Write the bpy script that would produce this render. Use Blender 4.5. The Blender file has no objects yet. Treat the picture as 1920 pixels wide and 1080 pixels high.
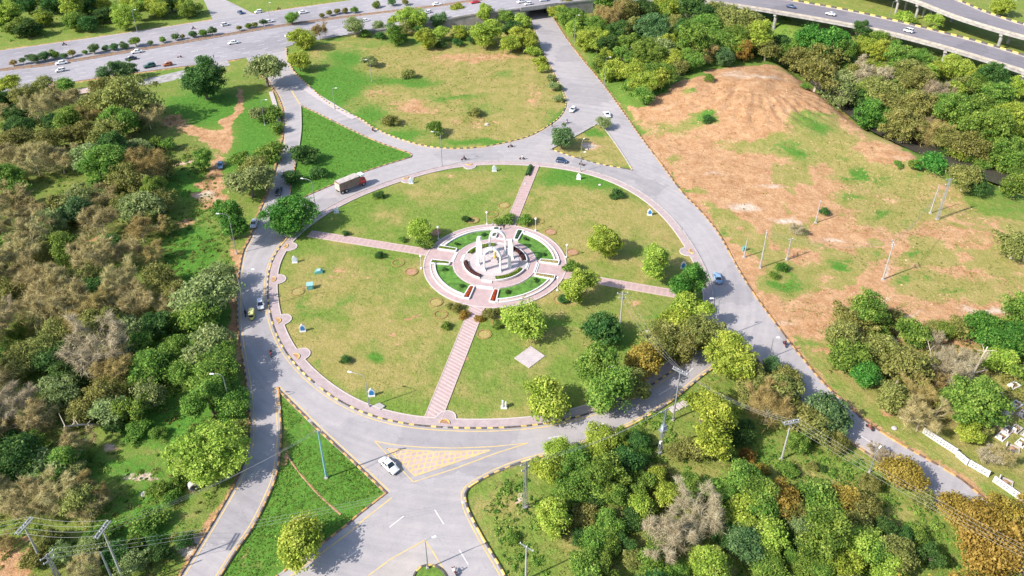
import bpy, bmesh, math, random
import numpy as np
from mathutils import Vector, Matrix
from mathutils.geometry import tessellate_polygon
R = math.radians
scene = bpy.context.scene
COL = scene.collection

# ------------------------------------------------------------------ camera
PITCH = 31.0
KX = 137.5            # metres per pixel-row unit (camera height / cos pitch)
KF = 1706.0           # focal length / cos pitch, in pixels of the 1920 wide photograph
HOR = 500.0           # horizon lies this many pixels above the frame
SP = math.sin(R(PITCH)); CP = math.cos(R(PITCH))
HC = KX * CP
FPX = KF * CP
cam = bpy.data.cameras.new('camera')
cam_ob = bpy.data.objects.new('camera', cam)
COL.objects.link(cam_ob)
cam.sensor_width = 36
cam.lens = FPX / 1920 * 36
cam.shift_y = -((540 - (KF * SP - HOR)) / 1920)
cam.clip_start = 1
cam.clip_end = 9000
cam_ob.location = (0, 0, HC)
cam_ob.rotation_euler = (R(90 - PITCH), 0, 0)
scene.camera = cam_ob

# ------------------------------------------------------------------ light
SUN_EL = 39.0
SHADOW_AZ = 27.0      # shadows run this many degrees from +X towards +Y
wd = bpy.data.worlds.new('World'); scene.world = wd; wd.use_nodes = True
nt = wd.node_tree
bg = nt.nodes['Background']
sky = nt.nodes.new('ShaderNodeTexSky'); sky.sky_type = 'NISHITA'; sky.sun_disc = False
sky.sun_elevation = R(SUN_EL)
sky.sun_rotation = R(180 + 90 - SHADOW_AZ)
sky.air_density = 1.0; sky.dust_density = 1.5
nt.links.new(sky.outputs[0], bg.inputs[0]); bg.inputs[1].default_value = 0.15
sun = bpy.data.lights.new('sun', 'SUN'); sun.energy = 4.5; sun.angle = R(0.55); sun.color = (1.0, 0.95, 0.87)
sun_ob = bpy.data.objects.new('sun', sun); COL.objects.link(sun_ob)
sdir = Vector((math.cos(R(SHADOW_AZ)) * math.cos(R(SUN_EL)), math.sin(R(SHADOW_AZ)) * math.cos(R(SUN_EL)), -math.sin(R(SUN_EL))))
sun_ob.rotation_euler = sdir.to_track_quat('-Z', 'Y').to_euler()
sun_ob.location = (-150, -80, 200)
scene.view_settings.view_transform = 'Standard'
scene.view_settings.look = 'None'
scene.view_settings.gamma = 1.0
scene.view_settings.exposure = 0.80
scene.view_settings.use_curve_mapping = False
scene.cycles.use_denoising = True
scene.cycles.max_bounces = 6
scene.cycles.transparent_max_bounces = 6
scene.cycles.diffuse_bounces = 3
scene.cycles.glossy_bounces = 2
scene.cycles.transmission_bounces = 3

# ------------------------------------------------------------------ helpers
def P(x, y, z=0.0):
    rho = y + HOR
    k = (HC - z) / HC
    return Vector(((x - 960) * KX / rho * k, KX * (KF / rho - SP) * k, z))

def height_at(bx, by, ty):
    """height of a pole whose foot is at pixel (bx,by) and whose top is seen at row ty"""
    g0 = KX * (KF / (ty + HOR) - SP); g = KX * (KF / (by + HOR) - SP)
    return HC * (1 - g / g0)

def crom(pts, n=6, closed=False):
    pts = [Vector(p) for p in pts]
    out = []
    m = len(pts)
    rng_ = range(m) if closed else range(m - 1)
    for i in rng_:
        p0 = pts[(i - 1) % m] if closed or i > 0 else pts[0] * 2 - pts[1]
        p1 = pts[i]; p2 = pts[(i + 1) % m]
        p3 = pts[(i + 2) % m] if closed or i + 2 < m else p2 * 2 - p1
        for k in range(n):
            t = k / n
            out.append(0.5 * ((2 * p1) + (p2 - p0) * t + (2 * p0 - 5 * p1 + 4 * p2 - p3) * t * t + (3 * p1 - p0 - 3 * p2 + p3) * t ** 3))
    if not closed:
        out.append(pts[-1])
    return out

def resample(pts, step=None, n=None):
    pts = [Vector(p) for p in pts]
    d = [0.0]
    for a, b in zip(pts, pts[1:]):
        d.append(d[-1] + (b - a).length)
    L = d[-1]
    if n is None:
        n = max(2, int(round(L / step)) + 1)
    out = []; j = 0
    for i in range(n):
        s = L * i / (n - 1)
        while j < len(d) - 2 and d[j + 1] < s:
            j += 1
        t = (s - d[j]) / max(1e-9, d[j + 1] - d[j])
        out.append(pts[j].lerp(pts[j + 1], t))
    return out

def offset(pts, dist, closed=False):
    out = []; m = len(pts)
    for i, p in enumerate(pts):
        a = pts[i - 1] if i > 0 or closed else pts[i]
        b = pts[(i + 1) % m] if i < m - 1 or closed else pts[i]
        t = (b - a); t.z = 0
        if t.length < 1e-6:
            out.append(p.copy()); continue
        t.normalize()
        out.append(p + Vector((-t.y, t.x, 0)) * dist)
    return out

class MB:
    """collects shapes for one mesh"""
    def __init__(s):
        s.v = []; s.f = []; s.m = []
    def add(s, vs, fs, mi=0):
        o = len(s.v)
        s.v += [tuple(v) for v in vs]
        for f in fs:
            s.f.append([i + o for i in f]); s.m.append(mi)
        return s
    def box(s, c, d, rz=0.0, mi=0, taper=1.0):
        x, y, z = d[0] / 2, d[1] / 2, d[2] / 2
        cs, sn = math.cos(rz), math.sin(rz)
        vs = []
        for k, zz in ((1.0, -z), (taper, z)):
            for px, py in ((-x, -y), (x, -y), (x, y), (-x, y)):
                px *= k; py *= k
                vs.append((c[0] + px * cs - py * sn, c[1] + px * sn + py * cs, c[2] + zz))
        return s.add(vs, [(3, 2, 1, 0), (4, 5, 6, 7), (0, 1, 5, 4), (1, 2, 6, 5), (2, 3, 7, 6), (3, 0, 4, 7)], mi)
    def tube(s, pts, rad, n=6, mi=0, cap=True):
        pts = [Vector(p) for p in pts]
        if not hasattr(rad, '__len__'):
            rad = [rad] * len(pts)
        vs = []; fs = []
        for i, p in enumerate(pts):
            t = (pts[min(i + 1, len(pts) - 1)] - pts[max(i - 1, 0)]).normalized()
            u = t.cross(Vector((0, 0, 1)) if abs(t.z) < .95 else Vector((1, 0, 0))).normalized()
            w = t.cross(u)
            for k in range(n):
                a = 2 * math.pi * k / n
                vs.append(p + (u * math.cos(a) + w * math.sin(a)) * rad[i])
        for i in range(len(pts) - 1):
            for k in range(n):
                k2 = (k + 1) % n
                fs.append((i * n + k, i * n + k2, (i + 1) * n + k2, (i + 1) * n + k))
        if cap:
            fs.append(tuple(range(n - 1, -1, -1))); fs.append(tuple(range((len(pts) - 1) * n, len(pts) * n)))
        return s.add(vs, fs, mi)
    def prism(s, poly, z0, z1, mi=0):
        n = len(poly)
        vs = [(p[0], p[1], z0) for p in poly] + [(p[0], p[1], z1) for p in poly]
        tris = tessellate_polygon([[Vector((p[0], p[1], 0)) for p in poly]])
        fs = []
        for a, b, c in tris:
            ar = (poly[b][0] - poly[a][0]) * (poly[c][1] - poly[a][1]) - (poly[b][1] - poly[a][1]) * (poly[c][0] - poly[a][0])
            if ar < 0: b, c = c, b
            fs.append((a + n, b + n, c + n)); fs.append((c, b, a))
        area = sum(poly[i][0] * poly[(i + 1) % n][1] - poly[(i + 1) % n][0] * poly[i][1] for i in range(n))
        for i in range(n):
            j = (i + 1) % n
            fs.append((i, j, j + n, i + n) if area > 0 else (j, i, i + n, j + n))
        return s.add(vs, fs, mi)
    def strip(s, a, b, mi=0, closed=False):
        """quads between two polylines of the same length"""
        n = len(a); vs = list(a) + list(b); fs = []
        for i in range(n if closed else n - 1):
            j = (i + 1) % n
            fs.append((i, j, n + j, n + i))
        # make the faces look up
        p, q, r = Vector(vs[fs[0][0]]), Vector(vs[fs[0][1]]), Vector(vs[fs[0][2]])
        if (q - p).cross(r - p).z < 0:
            fs = [tuple(reversed(f)) for f in fs]
        return s.add(vs, fs, mi)
    def wall_strip(s, a, b, mi=0, closed=False):
        n = len(a); vs = list(a) + list(b); fs = []
        for i in range(n if closed else n - 1):
            j = (i + 1) % n
            fs.append((i, j, n + j, n + i))
        return s.add(vs, fs, mi)
    def curb(s, line, w, h, z0=0.0, mi=0, closed=False):
        """a box section swept along a line (w across, h high)"""
        l = offset(line, w / 2, closed); r = offset(line, -w / 2, closed)
        up = Vector((0, 0, 1))
        lt = [p + up * (z0 + h) for p in l]; rt = [p + up * (z0 + h) for p in r]
        lb = [p + up * z0 for p in l]; rb = [p + up * z0 for p in r]
        s.strip(lt, rt, mi, closed); s.wall_strip(lb, lt, mi, closed); s.wall_strip(rt, rb, mi, closed)
        if not closed:
            s.add([lb[0], lt[0], rt[0], rb[0]], [(0, 1, 2, 3)], mi); s.add([lb[-1], rb[-1], rt[-1], lt[-1]], [(0, 1, 2, 3)], mi)
        return s
    def lathe(s, prof, n=12, c=(0, 0, 0), mi=0):
        vs = []; fs = []
        for r_, z in prof:
            for k in range(n):
                a = 2 * math.pi * k / n
                vs.append((c[0] + r_ * math.cos(a), c[1] + r_ * math.sin(a), c[2] + z))
        for i in range(len(prof) - 1):
            for k in range(n):
                k2 = (k + 1) % n
                fs.append((i * n + k, i * n + k2, (i + 1) * n + k2, (i + 1) * n + k))
        fs.append(tuple(range(n - 1, -1, -1))); fs.append(tuple(range((len(prof) - 1) * n, len(prof) * n)))
        return s.add(vs, fs, mi)
    def wheel(s, c, r_, w, n=12, mi=0):
        vs = []; fs = []
        for yy in (-w / 2, w / 2):
            for k in range(n):
                a = 2 * math.pi * k / n
                vs.append((c[0] + r_ * math.cos(a), c[1] + yy, c[2] + r_ * math.sin(a)))
        for k in range(n):
            k2 = (k + 1) % n
            fs.append((k, k + n, k2 + n, k2))
        fs.append(tuple(range(n))); fs.append(tuple(range(2 * n - 1, n - 1, -1)))
        return s.add(vs, fs, mi)
    def mesh(s, name, smooth=False):
        me = bpy.data.meshes.new(name)
        me.from_pydata(s.v, [], s.f)
        if any(s.m):
            me.polygons.foreach_set('material_index', s.m)
        if smooth:
            me.polygons.foreach_set('use_smooth', [True] * len(s.f))
        me.update()
        return me

def ob(name, me, mats=None, parent=None, loc=None, rz=None, sc=None):
    if isinstance(me, MB):
        me = me.mesh(name)
    if mats is not None and len(me.materials) == 0:
        for m in (mats if isinstance(mats, (list, tuple)) else [mats]):
            me.materials.append(m)
    o = bpy.data.objects.new(name, me); COL.objects.link(o)
    if parent is not None: o.parent = parent
    if loc is not None: o.location = loc
    if rz is not None: o.rotation_euler = (0, 0, rz)
    if sc is not None: o.scale = (sc, sc, sc) if not hasattr(sc, '__len__') else sc
    return o

def ob_mat(o, m):
    """give this copy its own material while the mesh stays shared"""
    o.material_slots[0].link = 'OBJECT'; o.material_slots[0].material = m

def empty(name, loc=(0, 0, 0), rz=0.0, sc=None):
    o = bpy.data.objects.new(name, None); COL.objects.link(o)
    o.location = loc; o.rotation_euler = (0, 0, rz)
    o.empty_display_size = .2
    if sc is not None: o.scale = (sc, sc, sc) if not hasattr(sc, '__len__') else sc
    return o

def tag(o, label, cat, group=None, kind=None):
    o['label'] = label; o['category'] = cat
    if group: o['group'] = group
    if kind: o['kind'] = kind
    return o

ORD = ['zeroth', 'first', 'second', 'third', 'fourth', 'fifth', 'sixth', 'seventh', 'eighth', 'ninth', 'tenth', 'eleventh', 'twelfth', 'thirteenth',
       'fourteenth', 'fifteenth', 'sixteenth', 'seventeenth', 'eighteenth', 'nineteenth', 'twentieth']
_tens = {2: 'twenty', 3: 'thirty', 4: 'forty'}
def ordinal(n):
    if n <= 20: return ORD[n]
    t, u = divmod(n, 10)
    return (_tens[t] + '-' + ORD[u]) if u else {3: 'thirtieth', 4: 'fortieth'}[t]

# ------------------------------------------------------------------ materials
MATS = {}
def new_mat(name):
    m = bpy.data.materials.new(name); m.use_nodes = True
    MATS[name] = m
    return m, m.node_tree.nodes, m.node_tree.links, m.node_tree.nodes['Principled BSDF']

def ramp(nodes, stops):
    r = nodes.new('ShaderNodeValToRGB')
    while len(r.color_ramp.elements) < len(stops): r.color_ramp.elements.new(.5)
    for e, (p, c) in zip(r.color_ramp.elements, stops):
        e.position = p; e.color = (*c, 1)
    return r

def noise(nodes, links, vec, scale, detail=4, rough=.55, dist=0.0):
    n = nodes.new('ShaderNodeTexNoise'); n.inputs['Scale'].default_value = scale
    n.inputs['Detail'].default_value = detail; n.inputs['Roughness'].default_value = rough
    n.inputs['Distortion'].default_value = dist
    if vec is not None: links.new(vec, n.inputs['Vector'])
    return n

def math_n(nodes, links, op, a, b=None, clamp=False):
    n = nodes.new('ShaderNodeMath'); n.operation = op; n.use_clamp = clamp
    for i, v in enumerate((a, b)):
        if v is None: continue
        if hasattr(v, 'is_output'): links.new(v, n.inputs[i])
        else: n.inputs[i].default_value = v
    return n.outputs[0]

def mixc(nodes, links, f, a, b, mode='MIX'):
    n = nodes.new('ShaderNodeMix'); n.data_type = 'RGBA'; n.blend_type = mode
    for sock, v in ((n.inputs[0], f), (n.inputs[6], a), (n.inputs[7], b)):
        if hasattr(v, 'is_output'): links.new(v, sock)
        elif hasattr(v, '__len__'): sock.default_value = (*v, 1)
        else: sock.default_value = v
    return n.outputs[2]

def mat_simple(name, col, rough=.7, metal=0.0, var=.15, scale=3.0, spec=.4, bump=0.0, world=True):
    """one colour with a soft mottling"""
    m, N, L, b = new_mat(name)
    if world:
        vec = N.new('ShaderNodeNewGeometry').outputs['Position']
    else:
        vec = N.new('ShaderNodeTexCoord').outputs['Object']
    n = noise(N, L, vec, scale, 5)
    r = ramp(N, [(.3, tuple(c * (1 - var) for c in col)), (.7, tuple(min(1, c * (1 + var)) for c in col))])
    L.new(n.outputs[0], r.inputs[0]); L.new(r.outputs[0], b.inputs['Base Color'])
    b.inputs['Roughness'].default_value = rough; b.inputs['Metallic'].default_value = metal
    b.inputs['Specular IOR Level'].default_value = spec
    if bump:
        bp = N.new('ShaderNodeBump'); bp.inputs['Strength'].default_value = bump; bp.inputs['Distance'].default_value = .05
        L.new(n.outputs[0], bp.inputs['Height']); L.new(bp.outputs[0], b.inputs['Normal'])
    return m

def mat_worn_paint(name, col, under, lo=.5, hi=.62):
    """road paint rubbed through to the asphalt in places"""
    m, N, L, b = new_mat(name)
    vec = N.new('ShaderNodeNewGeometry').outputs['Position']
    n = noise(N, L, vec, 1.1, 6, .7); r = ramp(N, [(lo, (0, 0, 0)), (hi, (1, 1, 1))]); L.new(n.outputs[0], r.inputs[0])
    n2 = noise(N, L, vec, .35, 4); r2 = ramp(N, [(.3, tuple(c * .82 for c in col)), (.7, col)]); L.new(n2.outputs[0], r2.inputs[0])
    c = mixc(N, L, math_n(N, L, 'MULTIPLY', r.outputs[0], .8), r2.outputs[0], under)
    L.new(c, b.inputs['Base Color']); b.inputs['Roughness'].default_value = .85
    return m

def mat_asphalt(name, base, warm):
    m, N, L, b = new_mat(name)
    vec = N.new('ShaderNodeNewGeometry').outputs['Position']
    big = noise(N, L, vec, .05, 4, .6, .4); mid = noise(N, L, vec, .45, 5, .6); fine = noise(N, L, vec, 6, 4, .7)
    wav = N.new('ShaderNodeTexVoronoi'); wav.feature = 'DISTANCE_TO_EDGE'; wav.inputs['Scale'].default_value = .11
    wd_ = noise(N, L, vec, .3, 3); add = N.new('ShaderNodeVectorMath'); add.operation = 'MULTIPLY_ADD'
    L.new(wd_.outputs['Color'], add.inputs[0]); add.inputs[1].default_value = (5, 5, 5); L.new(vec, add.inputs[2]); L.new(add.outputs[0], wav.inputs['Vector'])
    r1 = ramp(N, [(.32, tuple(c * .93 for c in base)), (.68, tuple(c * 1.05 for c in base))]); L.new(big.outputs[0], r1.inputs[0])
    r2 = ramp(N, [(.35, (.93, .93, .94)), (.65, (1.04, 1.035, 1.03))]); L.new(mid.outputs[0], r2.inputs[0])
    r3 = ramp(N, [(.3, (.88, .88, .88)), (.7, (1.08, 1.08, 1.08))]); L.new(fine.outputs[0], r3.inputs[0])
    c = mixc(N, L, 1.0, r1.outputs[0], r2.outputs[0], 'MULTIPLY'); c = mixc(N, L, 1.0, c, r3.outputs[0], 'MULTIPLY')
    crack = ramp(N, [(.0, (1, 1, 1)), (.006, (0, 0, 0))]); L.new(wav.outputs['Distance'], crack.inputs[0])
    cf = math_n(N, L, 'MULTIPLY', crack.outputs[0], .35)
    c = mixc(N, L, cf, c, tuple(x * .45 for x in base))
    dust = noise(N, L, vec, .13, 5, .65); dr = ramp(N, [(.55, (0, 0, 0)), (.8, (1, 1, 1))]); L.new(dust.outputs[0], dr.inputs[0])
    df = math_n(N, L, 'MULTIPLY', dr.outputs[0], .45)
    c = mixc(N, L, df, c, warm)
    # worn wheel bands that follow the ring road, tar patches and oil spots
    sb = N.new('ShaderNodeVectorMath'); sb.operation = 'SUBTRACT'; L.new(vec, sb.inputs[0]); sb.inputs[1].default_value = (-4.43, 165.3, 0)
    ln_ = N.new('ShaderNodeVectorMath'); ln_.operation = 'LENGTH'; L.new(sb.outputs[0], ln_.inputs[0])
    cmb = N.new('ShaderNodeCombineXYZ'); L.new(ln_.outputs['Value'], cmb.inputs[0])
    bands = noise(N, L, cmb.outputs[0], .55, 3, .6); br_ = ramp(N, [(.35, (.80, .80, .82)), (.6, (1.05, 1.05, 1.04))]); L.new(bands.outputs[0], br_.inputs[0])
    c = mixc(N, L, .55, c, mixc(N, L, 1.0, c, br_.outputs[0], 'MULTIPLY'))
    pv = N.new('ShaderNodeTexVoronoi'); pv.inputs['Scale'].default_value = .07; L.new(add.outputs[0], pv.inputs['Vector'])
    pr_ = ramp(N, [(.0, (.82, .82, .83)), (.35, (1, 1, 1)), (1, (1.07, 1.06, 1.05))]); sep = N.new('ShaderNodeSeparateColor'); L.new(pv.outputs['Color'], sep.inputs[0]); L.new(sep.outputs[0], pr_.inputs[0])
    c = mixc(N, L, .8, c, mixc(N, L, 1.0, c, pr_.outputs[0], 'MULTIPLY'))
    oil = noise(N, L, vec, .32, 5, .7, 1.2); orp = ramp(N, [(.62, (0, 0, 0)), (.74, (1, 1, 1))]); L.new(oil.outputs[0], orp.inputs[0])
    c = mixc(N, L, math_n(N, L, 'MULTIPLY', orp.outputs[0], .38), c, tuple(x * .5 for x in base))
    L.new(c, b.inputs['Base Color']); b.inputs['Roughness'].default_value = .85; b.inputs['Specular IOR Level'].default_value = .3
    return m
M_ASPHALT = mat_asphalt('asphalt', (.338, .314, .316), (.42, .37, .345))
M_ASPHALT2 = mat_asphalt('highway_asphalt', (.295, .278, .295), (.37, .33, .32))
M_DECK = mat_asphalt('flyover_asphalt', (.20, .185, .20), (.27, .24, .23))
M_YELLOW = mat_simple('kerb_yellow', (.60, .40, .12), .7, var=.35, scale=1.3)
M_BLACK = mat_simple('kerb_black', (.085, .075, .07), .8, var=.4, scale=1.3)
M_ORANGE = mat_simple('faded_kerb_orange', (.46, .255, .09), .75, var=.3, scale=.9)
M_BROWN = mat_simple('faded_kerb_brown', (.15, .10, .07), .85, var=.4, scale=.9)
M_YLINE = mat_worn_paint('yellow_road_paint', (.60, .43, .17), (.36, .31, .29))
M_WLINE = mat_worn_paint('white_road_paint', (.62, .60, .58), (.35, .32, .32), .55, .7)
M_CONC = mat_simple('concrete', (.36, .33, .31), .85, var=.18, scale=.8)
M_CONC_D = mat_simple('weathered_concrete', (.30, .28, .27), .9, var=.3, scale=.5)
M_WHITE = mat_simple('white_paint', (.58, .57, .555), .6, var=.13, scale=.9)
M_SLAB = mat_simple('pale_slab', (.42, .365, .36), .85, var=.14, scale=1.5)
M_PINKBAND = mat_simple('pale_pink_paver', (.46, .355, .34), .85, var=.12, scale=2)
M_STEEL = mat_simple('galvanised_steel', (.30, .31, .32), .5, .4, var=.15, scale=2)
M_CONCPOLE = mat_simple('concrete_pole', (.33, .315, .30), .8, var=.15, scale=2)
M_BLUEPOLE = mat_simple('blue_pole_paint', (.20, .38, .47), .6, var=.15, scale=2)
M_LAMP = mat_simple('lamp_housing', (.8, .8, .8), .4, var=.05)
M_CABLE = mat_simple('cable', (.22, .22, .22), .5, var=.1)
M_TEAL = mat_simple('teal_paint', (.10, .30, .29), .5, var=.15)
M_BLUEPANEL = mat_simple('blue_panel', (.03, .17, .42), .4, var=.2, scale=4)
M_RUBBER = mat_simple('rubber', (.02, .02, .021), .8, var=.2)
M_GLASS = mat_simple('dark_glass', (.02, .025, .03), .08, var=.2, spec=.8)
M_CHROME = mat_simple('rim_metal', (.55, .55, .56), .3, .8, var=.1)
M_REDLAMP = mat_simple('red_lamp', (.35, .02, .02), .3)
M_CLEARLAMP = mat_simple('clear_lamp', (.75, .75, .72), .2)
M_BARK = mat_simple('bark', (.17, .13, .10), .9, var=.35, scale=2, world=False)
M_BARK_PALE = mat_simple('pale_bark', (.46, .39, .31), .9, var=.25, scale=2, world=False)
M_SOIL = mat_simple('bare_soil', (.34, .19, .11), .95, var=.25, scale=1.5, bump=.4)
M_ROCK = mat_simple('river_rock', (.44, .37, .32), .9, var=.3, scale=.8)
M_GOLD = mat_simple('gold_paint', (.62, .38, .08), .4, .3, var=.15)

def mat_paver(name, c1, c2, gap, size, rot=0.0):
    m, N, L, b = new_mat(name)
    vec = N.new('ShaderNodeTexCoord').outputs['Object']
    mp = N.new('ShaderNodeMapping'); mp.inputs['Rotation'].default_value = (0, 0, rot); L.new(vec, mp.inputs[0])
    br = N.new('ShaderNodeTexBrick'); br.inputs['Scale'].default_value = 1.0 / size
    br.inputs['Color1'].default_value = (*c1, 1); br.inputs['Color2'].default_value = (*c2, 1); br.inputs['Mortar'].default_value = (*gap, 1)
    br.inputs['Mortar Size'].default_value = .04; br.inputs['Bias'].default_value = .1
    br.inputs['Brick Width'].default_value = 1.0; br.inputs['Row Height'].default_value = 1.0; br.offset = 0.5
    L.new(mp.outputs[0], br.inputs['Vector'])
    n = noise(N, L, vec, .6, 5, .6); r = ramp(N, [(.3, (.86, .85, .85)), (.7, (1.1, 1.09, 1.08))]); L.new(n.outputs[0], r.inputs[0])
    c = mixc(N, L, 1.0, br.outputs[0], r.outputs[0], 'MULTIPLY')
    L.new(c, b.inputs['Base Color']); b.inputs['Roughness'].default_value = .85
    return m
M_PAVE = mat_paver('plaza_paver', (.43, .305, .295), (.39, .285, .28), (.30, .24, .235), .5)
M_PAVE_IN = mat_paver('platform_paver', (.44, .38, .365), (.40, .345, .335), (.31, .27, .265), .6)
M_WALK = mat_paver('sidewalk_paver', (.40, .315, .31), (.355, .285, .28), (.27, .22, .22), .5)
M_PATH = mat_paver('path_paver', (.41, .295, .275), (.375, .27, .255), (.30, .225, .21), .45)

# ---- leaves: colour by clump, leaf and tree
def mat_leaf(name, dark, mid, light, trans=.36, rough=.55, hue=.05):
    m, N, L, b = new_mat(name)
    at = N.new('ShaderNodeAttribute'); at.attribute_name = 'tint'
    oi = N.new('ShaderNodeObjectInfo')
    j = math_n(N, L, 'MULTIPLY_ADD', oi.outputs['Random'], .22); N[-1].inputs[2].default_value = -.11
    t = math_n(N, L, 'ADD', at.outputs['Fac'], j, True)
    r = ramp(N, [(.08, dark), (.5, mid), (.92, light)]); L.new(t, r.inputs[0])
    hs = N.new('ShaderNodeHueSaturation'); L.new(r.outputs[0], hs.inputs['Color'])
    h = math_n(N, L, 'MULTIPLY_ADD', oi.outputs['Random'], hue if trans > .15 else .02); N[-1].inputs[2].default_value = .5 - (hue if trans > .15 else .02) / 2
    L.new(h, hs.inputs['Hue'])
    L.new(hs.outputs[0], b.inputs['Base Color']); b.inputs['Roughness'].default_value = rough; b.inputs['Specular IOR Level'].default_value = .12
    if trans:
        tr = N.new('ShaderNodeBsdfTranslucent'); L.new(hs.outputs[0], tr.inputs[0])
        mx = N.new('ShaderNodeMixShader'); mx.inputs[0].default_value = trans
        L.new(b.outputs[0], mx.inputs[1]); L.new(tr.outputs[0], mx.inputs[2]); L.new(mx.outputs[0], N['Material Output'].inputs[0])
    return m
LEAF = {
    'L': mat_leaf('lime_leaves', (0.12, 0.2, 0.02), (0.32, 0.42, 0.055), (0.52, 0.56, 0.11)),
    'G': mat_leaf('green_leaves', (0.05, 0.12, 0.02), (0.155, 0.27, 0.042), (0.32, 0.41, 0.08)),
    'D': mat_leaf('dark_leaves', (0.024, 0.075, 0.02), (0.065, 0.15, 0.034), (0.15, 0.24, 0.06)),
    'V': mat_leaf('vivid_leaves', (0.028, 0.11, 0.018), (0.08, 0.22, 0.032), (0.2, 0.36, 0.065)),
    'O': mat_leaf('olive_leaves', (0.1, 0.125, 0.03), (0.24, 0.255, 0.065), (0.4, 0.38, 0.12)),
    'F': mat_leaf('ochre_leaves', (0.15, 0.115, 0.02), (0.36, 0.25, 0.045), (0.46, 0.36, 0.09)),
    'T': mat_leaf('bluish_leaves', (0.04, 0.095, 0.035), (0.11, 0.205, 0.07), (0.22, 0.32, 0.12)),
    'P': mat_leaf('pale_leaves', (0.11, 0.17, 0.05), (0.25, 0.32, 0.11), (0.4, 0.44, 0.18)),
    'B': mat_leaf('tan_twigs', (0.18, 0.15, 0.055), (0.4, 0.335, 0.14), (0.58, 0.5, 0.26), .1, .8),
    'S': mat_leaf('grey_twigs', (0.19, 0.155, 0.09), (0.37, 0.305, 0.19), (0.52, 0.45, 0.31), .1, .8),
    'C': mat_leaf('brown_twigs', (0.16, 0.125, 0.04), (0.36, 0.275, 0.095), (0.48, 0.38, 0.16), .1, .8),
}
M_HEDGE_G = mat_leaf('hedge_leaves', (.05, .10, .008), (.13, .20, .014), (.20, .27, .03), .15)
M_HEDGE_M = mat_leaf('maroon_leaves', (.035, .012, .012), (.075, .028, .025), (.12, .05, .04), .1)
M_FLOWER = mat_leaf('red_flowers', (.20, .03, .012), (.42, .07, .02), (.50, .13, .04), .1)
M_DRYBED = mat_leaf('dry_bed_plants', (.20, .16, .05), (.32, .26, .10), (.40, .34, .15), .1)
M_REDSHRUB = mat_leaf('reddish_shrub_leaves', (.07, .06, .012), (.16, .13, .03), (.22, .13, .05), .2)

# ------------------------------------------------------------------ the traced plan (pixels of the photograph)
W_LEFT = [(467, 118), (500, 148), (512, 165), (524, 185), (533, 217), (530, 267), (517, 320), (503, 360), (487, 400), (470, 447), (458, 470), (450, 510),
          (447, 560), (448, 610), (455, 660), (465, 720), (470, 770), (470, 820), (462, 863), (443, 907), (413, 960), (383, 1010), (340, 1080), (312, 1125)]
SW_LEFT = [(382, 1125), (413, 1077), (443, 1030), (473, 987), (500, 933), (517, 887), (525, 820), (523, 770), (520, 727)]
SW_RIGHT = [(520, 727), (550, 757), (593, 800), (640, 843), (683, 883), (727, 925)]
SW_BOT = [(727, 925), (673, 967), (640, 995), (527, 1078), (463, 1125)]
S_EAST = [(965, 1125), (943, 1078), (927, 1050), (903, 1010), (877, 960), (870, 933), (873, 920), (884, 909), (923, 887), (973, 867), (1027, 852), (1090, 832),
          (1157, 807), (1207, 783), (1260, 750), (1317, 703), (1362, 674), (1403, 655)]
SE_LEFT = [(1403, 655), (1463, 718), (1500, 752), (1545, 790), (1593, 827), (1647, 863), (1700, 905), (1747, 940), (1800, 980), (1900, 1060), (1990, 1135)]
NE_RIGHT = [(2080, 1120), (1960, 1030), (1880, 965), (1830, 925), (1800, 900), (1747, 868), (1680, 830), (1620, 790), (1580, 753), (1543, 720), (1487, 653), (1457, 613),
            (1413, 553), (1380, 500), (1347, 440), (1313, 397), (1277, 360), (1240, 310), (1200, 257), (1160, 200), (1123, 150), (1087, 107), (1053, 60), (1030, 20), (1012, -12), (996, -40)]
NW_LOOP = [(948, -40), (968, -12), (985, 10), (992, 27), (1007, 70), (1023, 107), (1040, 140), (1058, 177), (1062, 197), (1050, 220), (1023, 240), (990, 257), (940, 270), (890, 278),
           (840, 279), (790, 273), (740, 258), (700, 240), (673, 222), (620, 197), (577, 160), (550, 133), (538, 108), (537, 90)]
TRI_NW = [(563, 197), (600, 214), (640, 234), (707, 265), (772, 288), (773, 295), (707, 315), (660, 332), (620, 349), (585, 364), (558, 375), (543, 372), (543, 358), (551, 317), (563, 250)]
TRI_NE = [(1117, 233), (1073, 258), (1031, 280), (1075, 295), (1123, 308), (1187, 320), (1167, 287), (1133, 240)]
ISLAND = [(547, 438), (515, 470), (503, 515), (502, 560), (510, 602), (523, 643), (550, 682), (593, 722), (640, 757), (690, 782), (740, 794), (807, 801), (857, 803), (907, 803),
          (973, 802), (1040, 794), (1090, 782), (1150, 760), (1215, 726), (1270, 690), (1310, 650), (1332, 610), (1340, 570), (1335, 535), (1320, 500), (1297, 458),
          (1270, 420), (1235, 384), (1187, 351), (1140, 330), (1090, 316), (1017, 306), (930, 302), (867, 305), (807, 317), (740, 337), (680, 358), (640, 376), (585, 407)]

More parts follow.
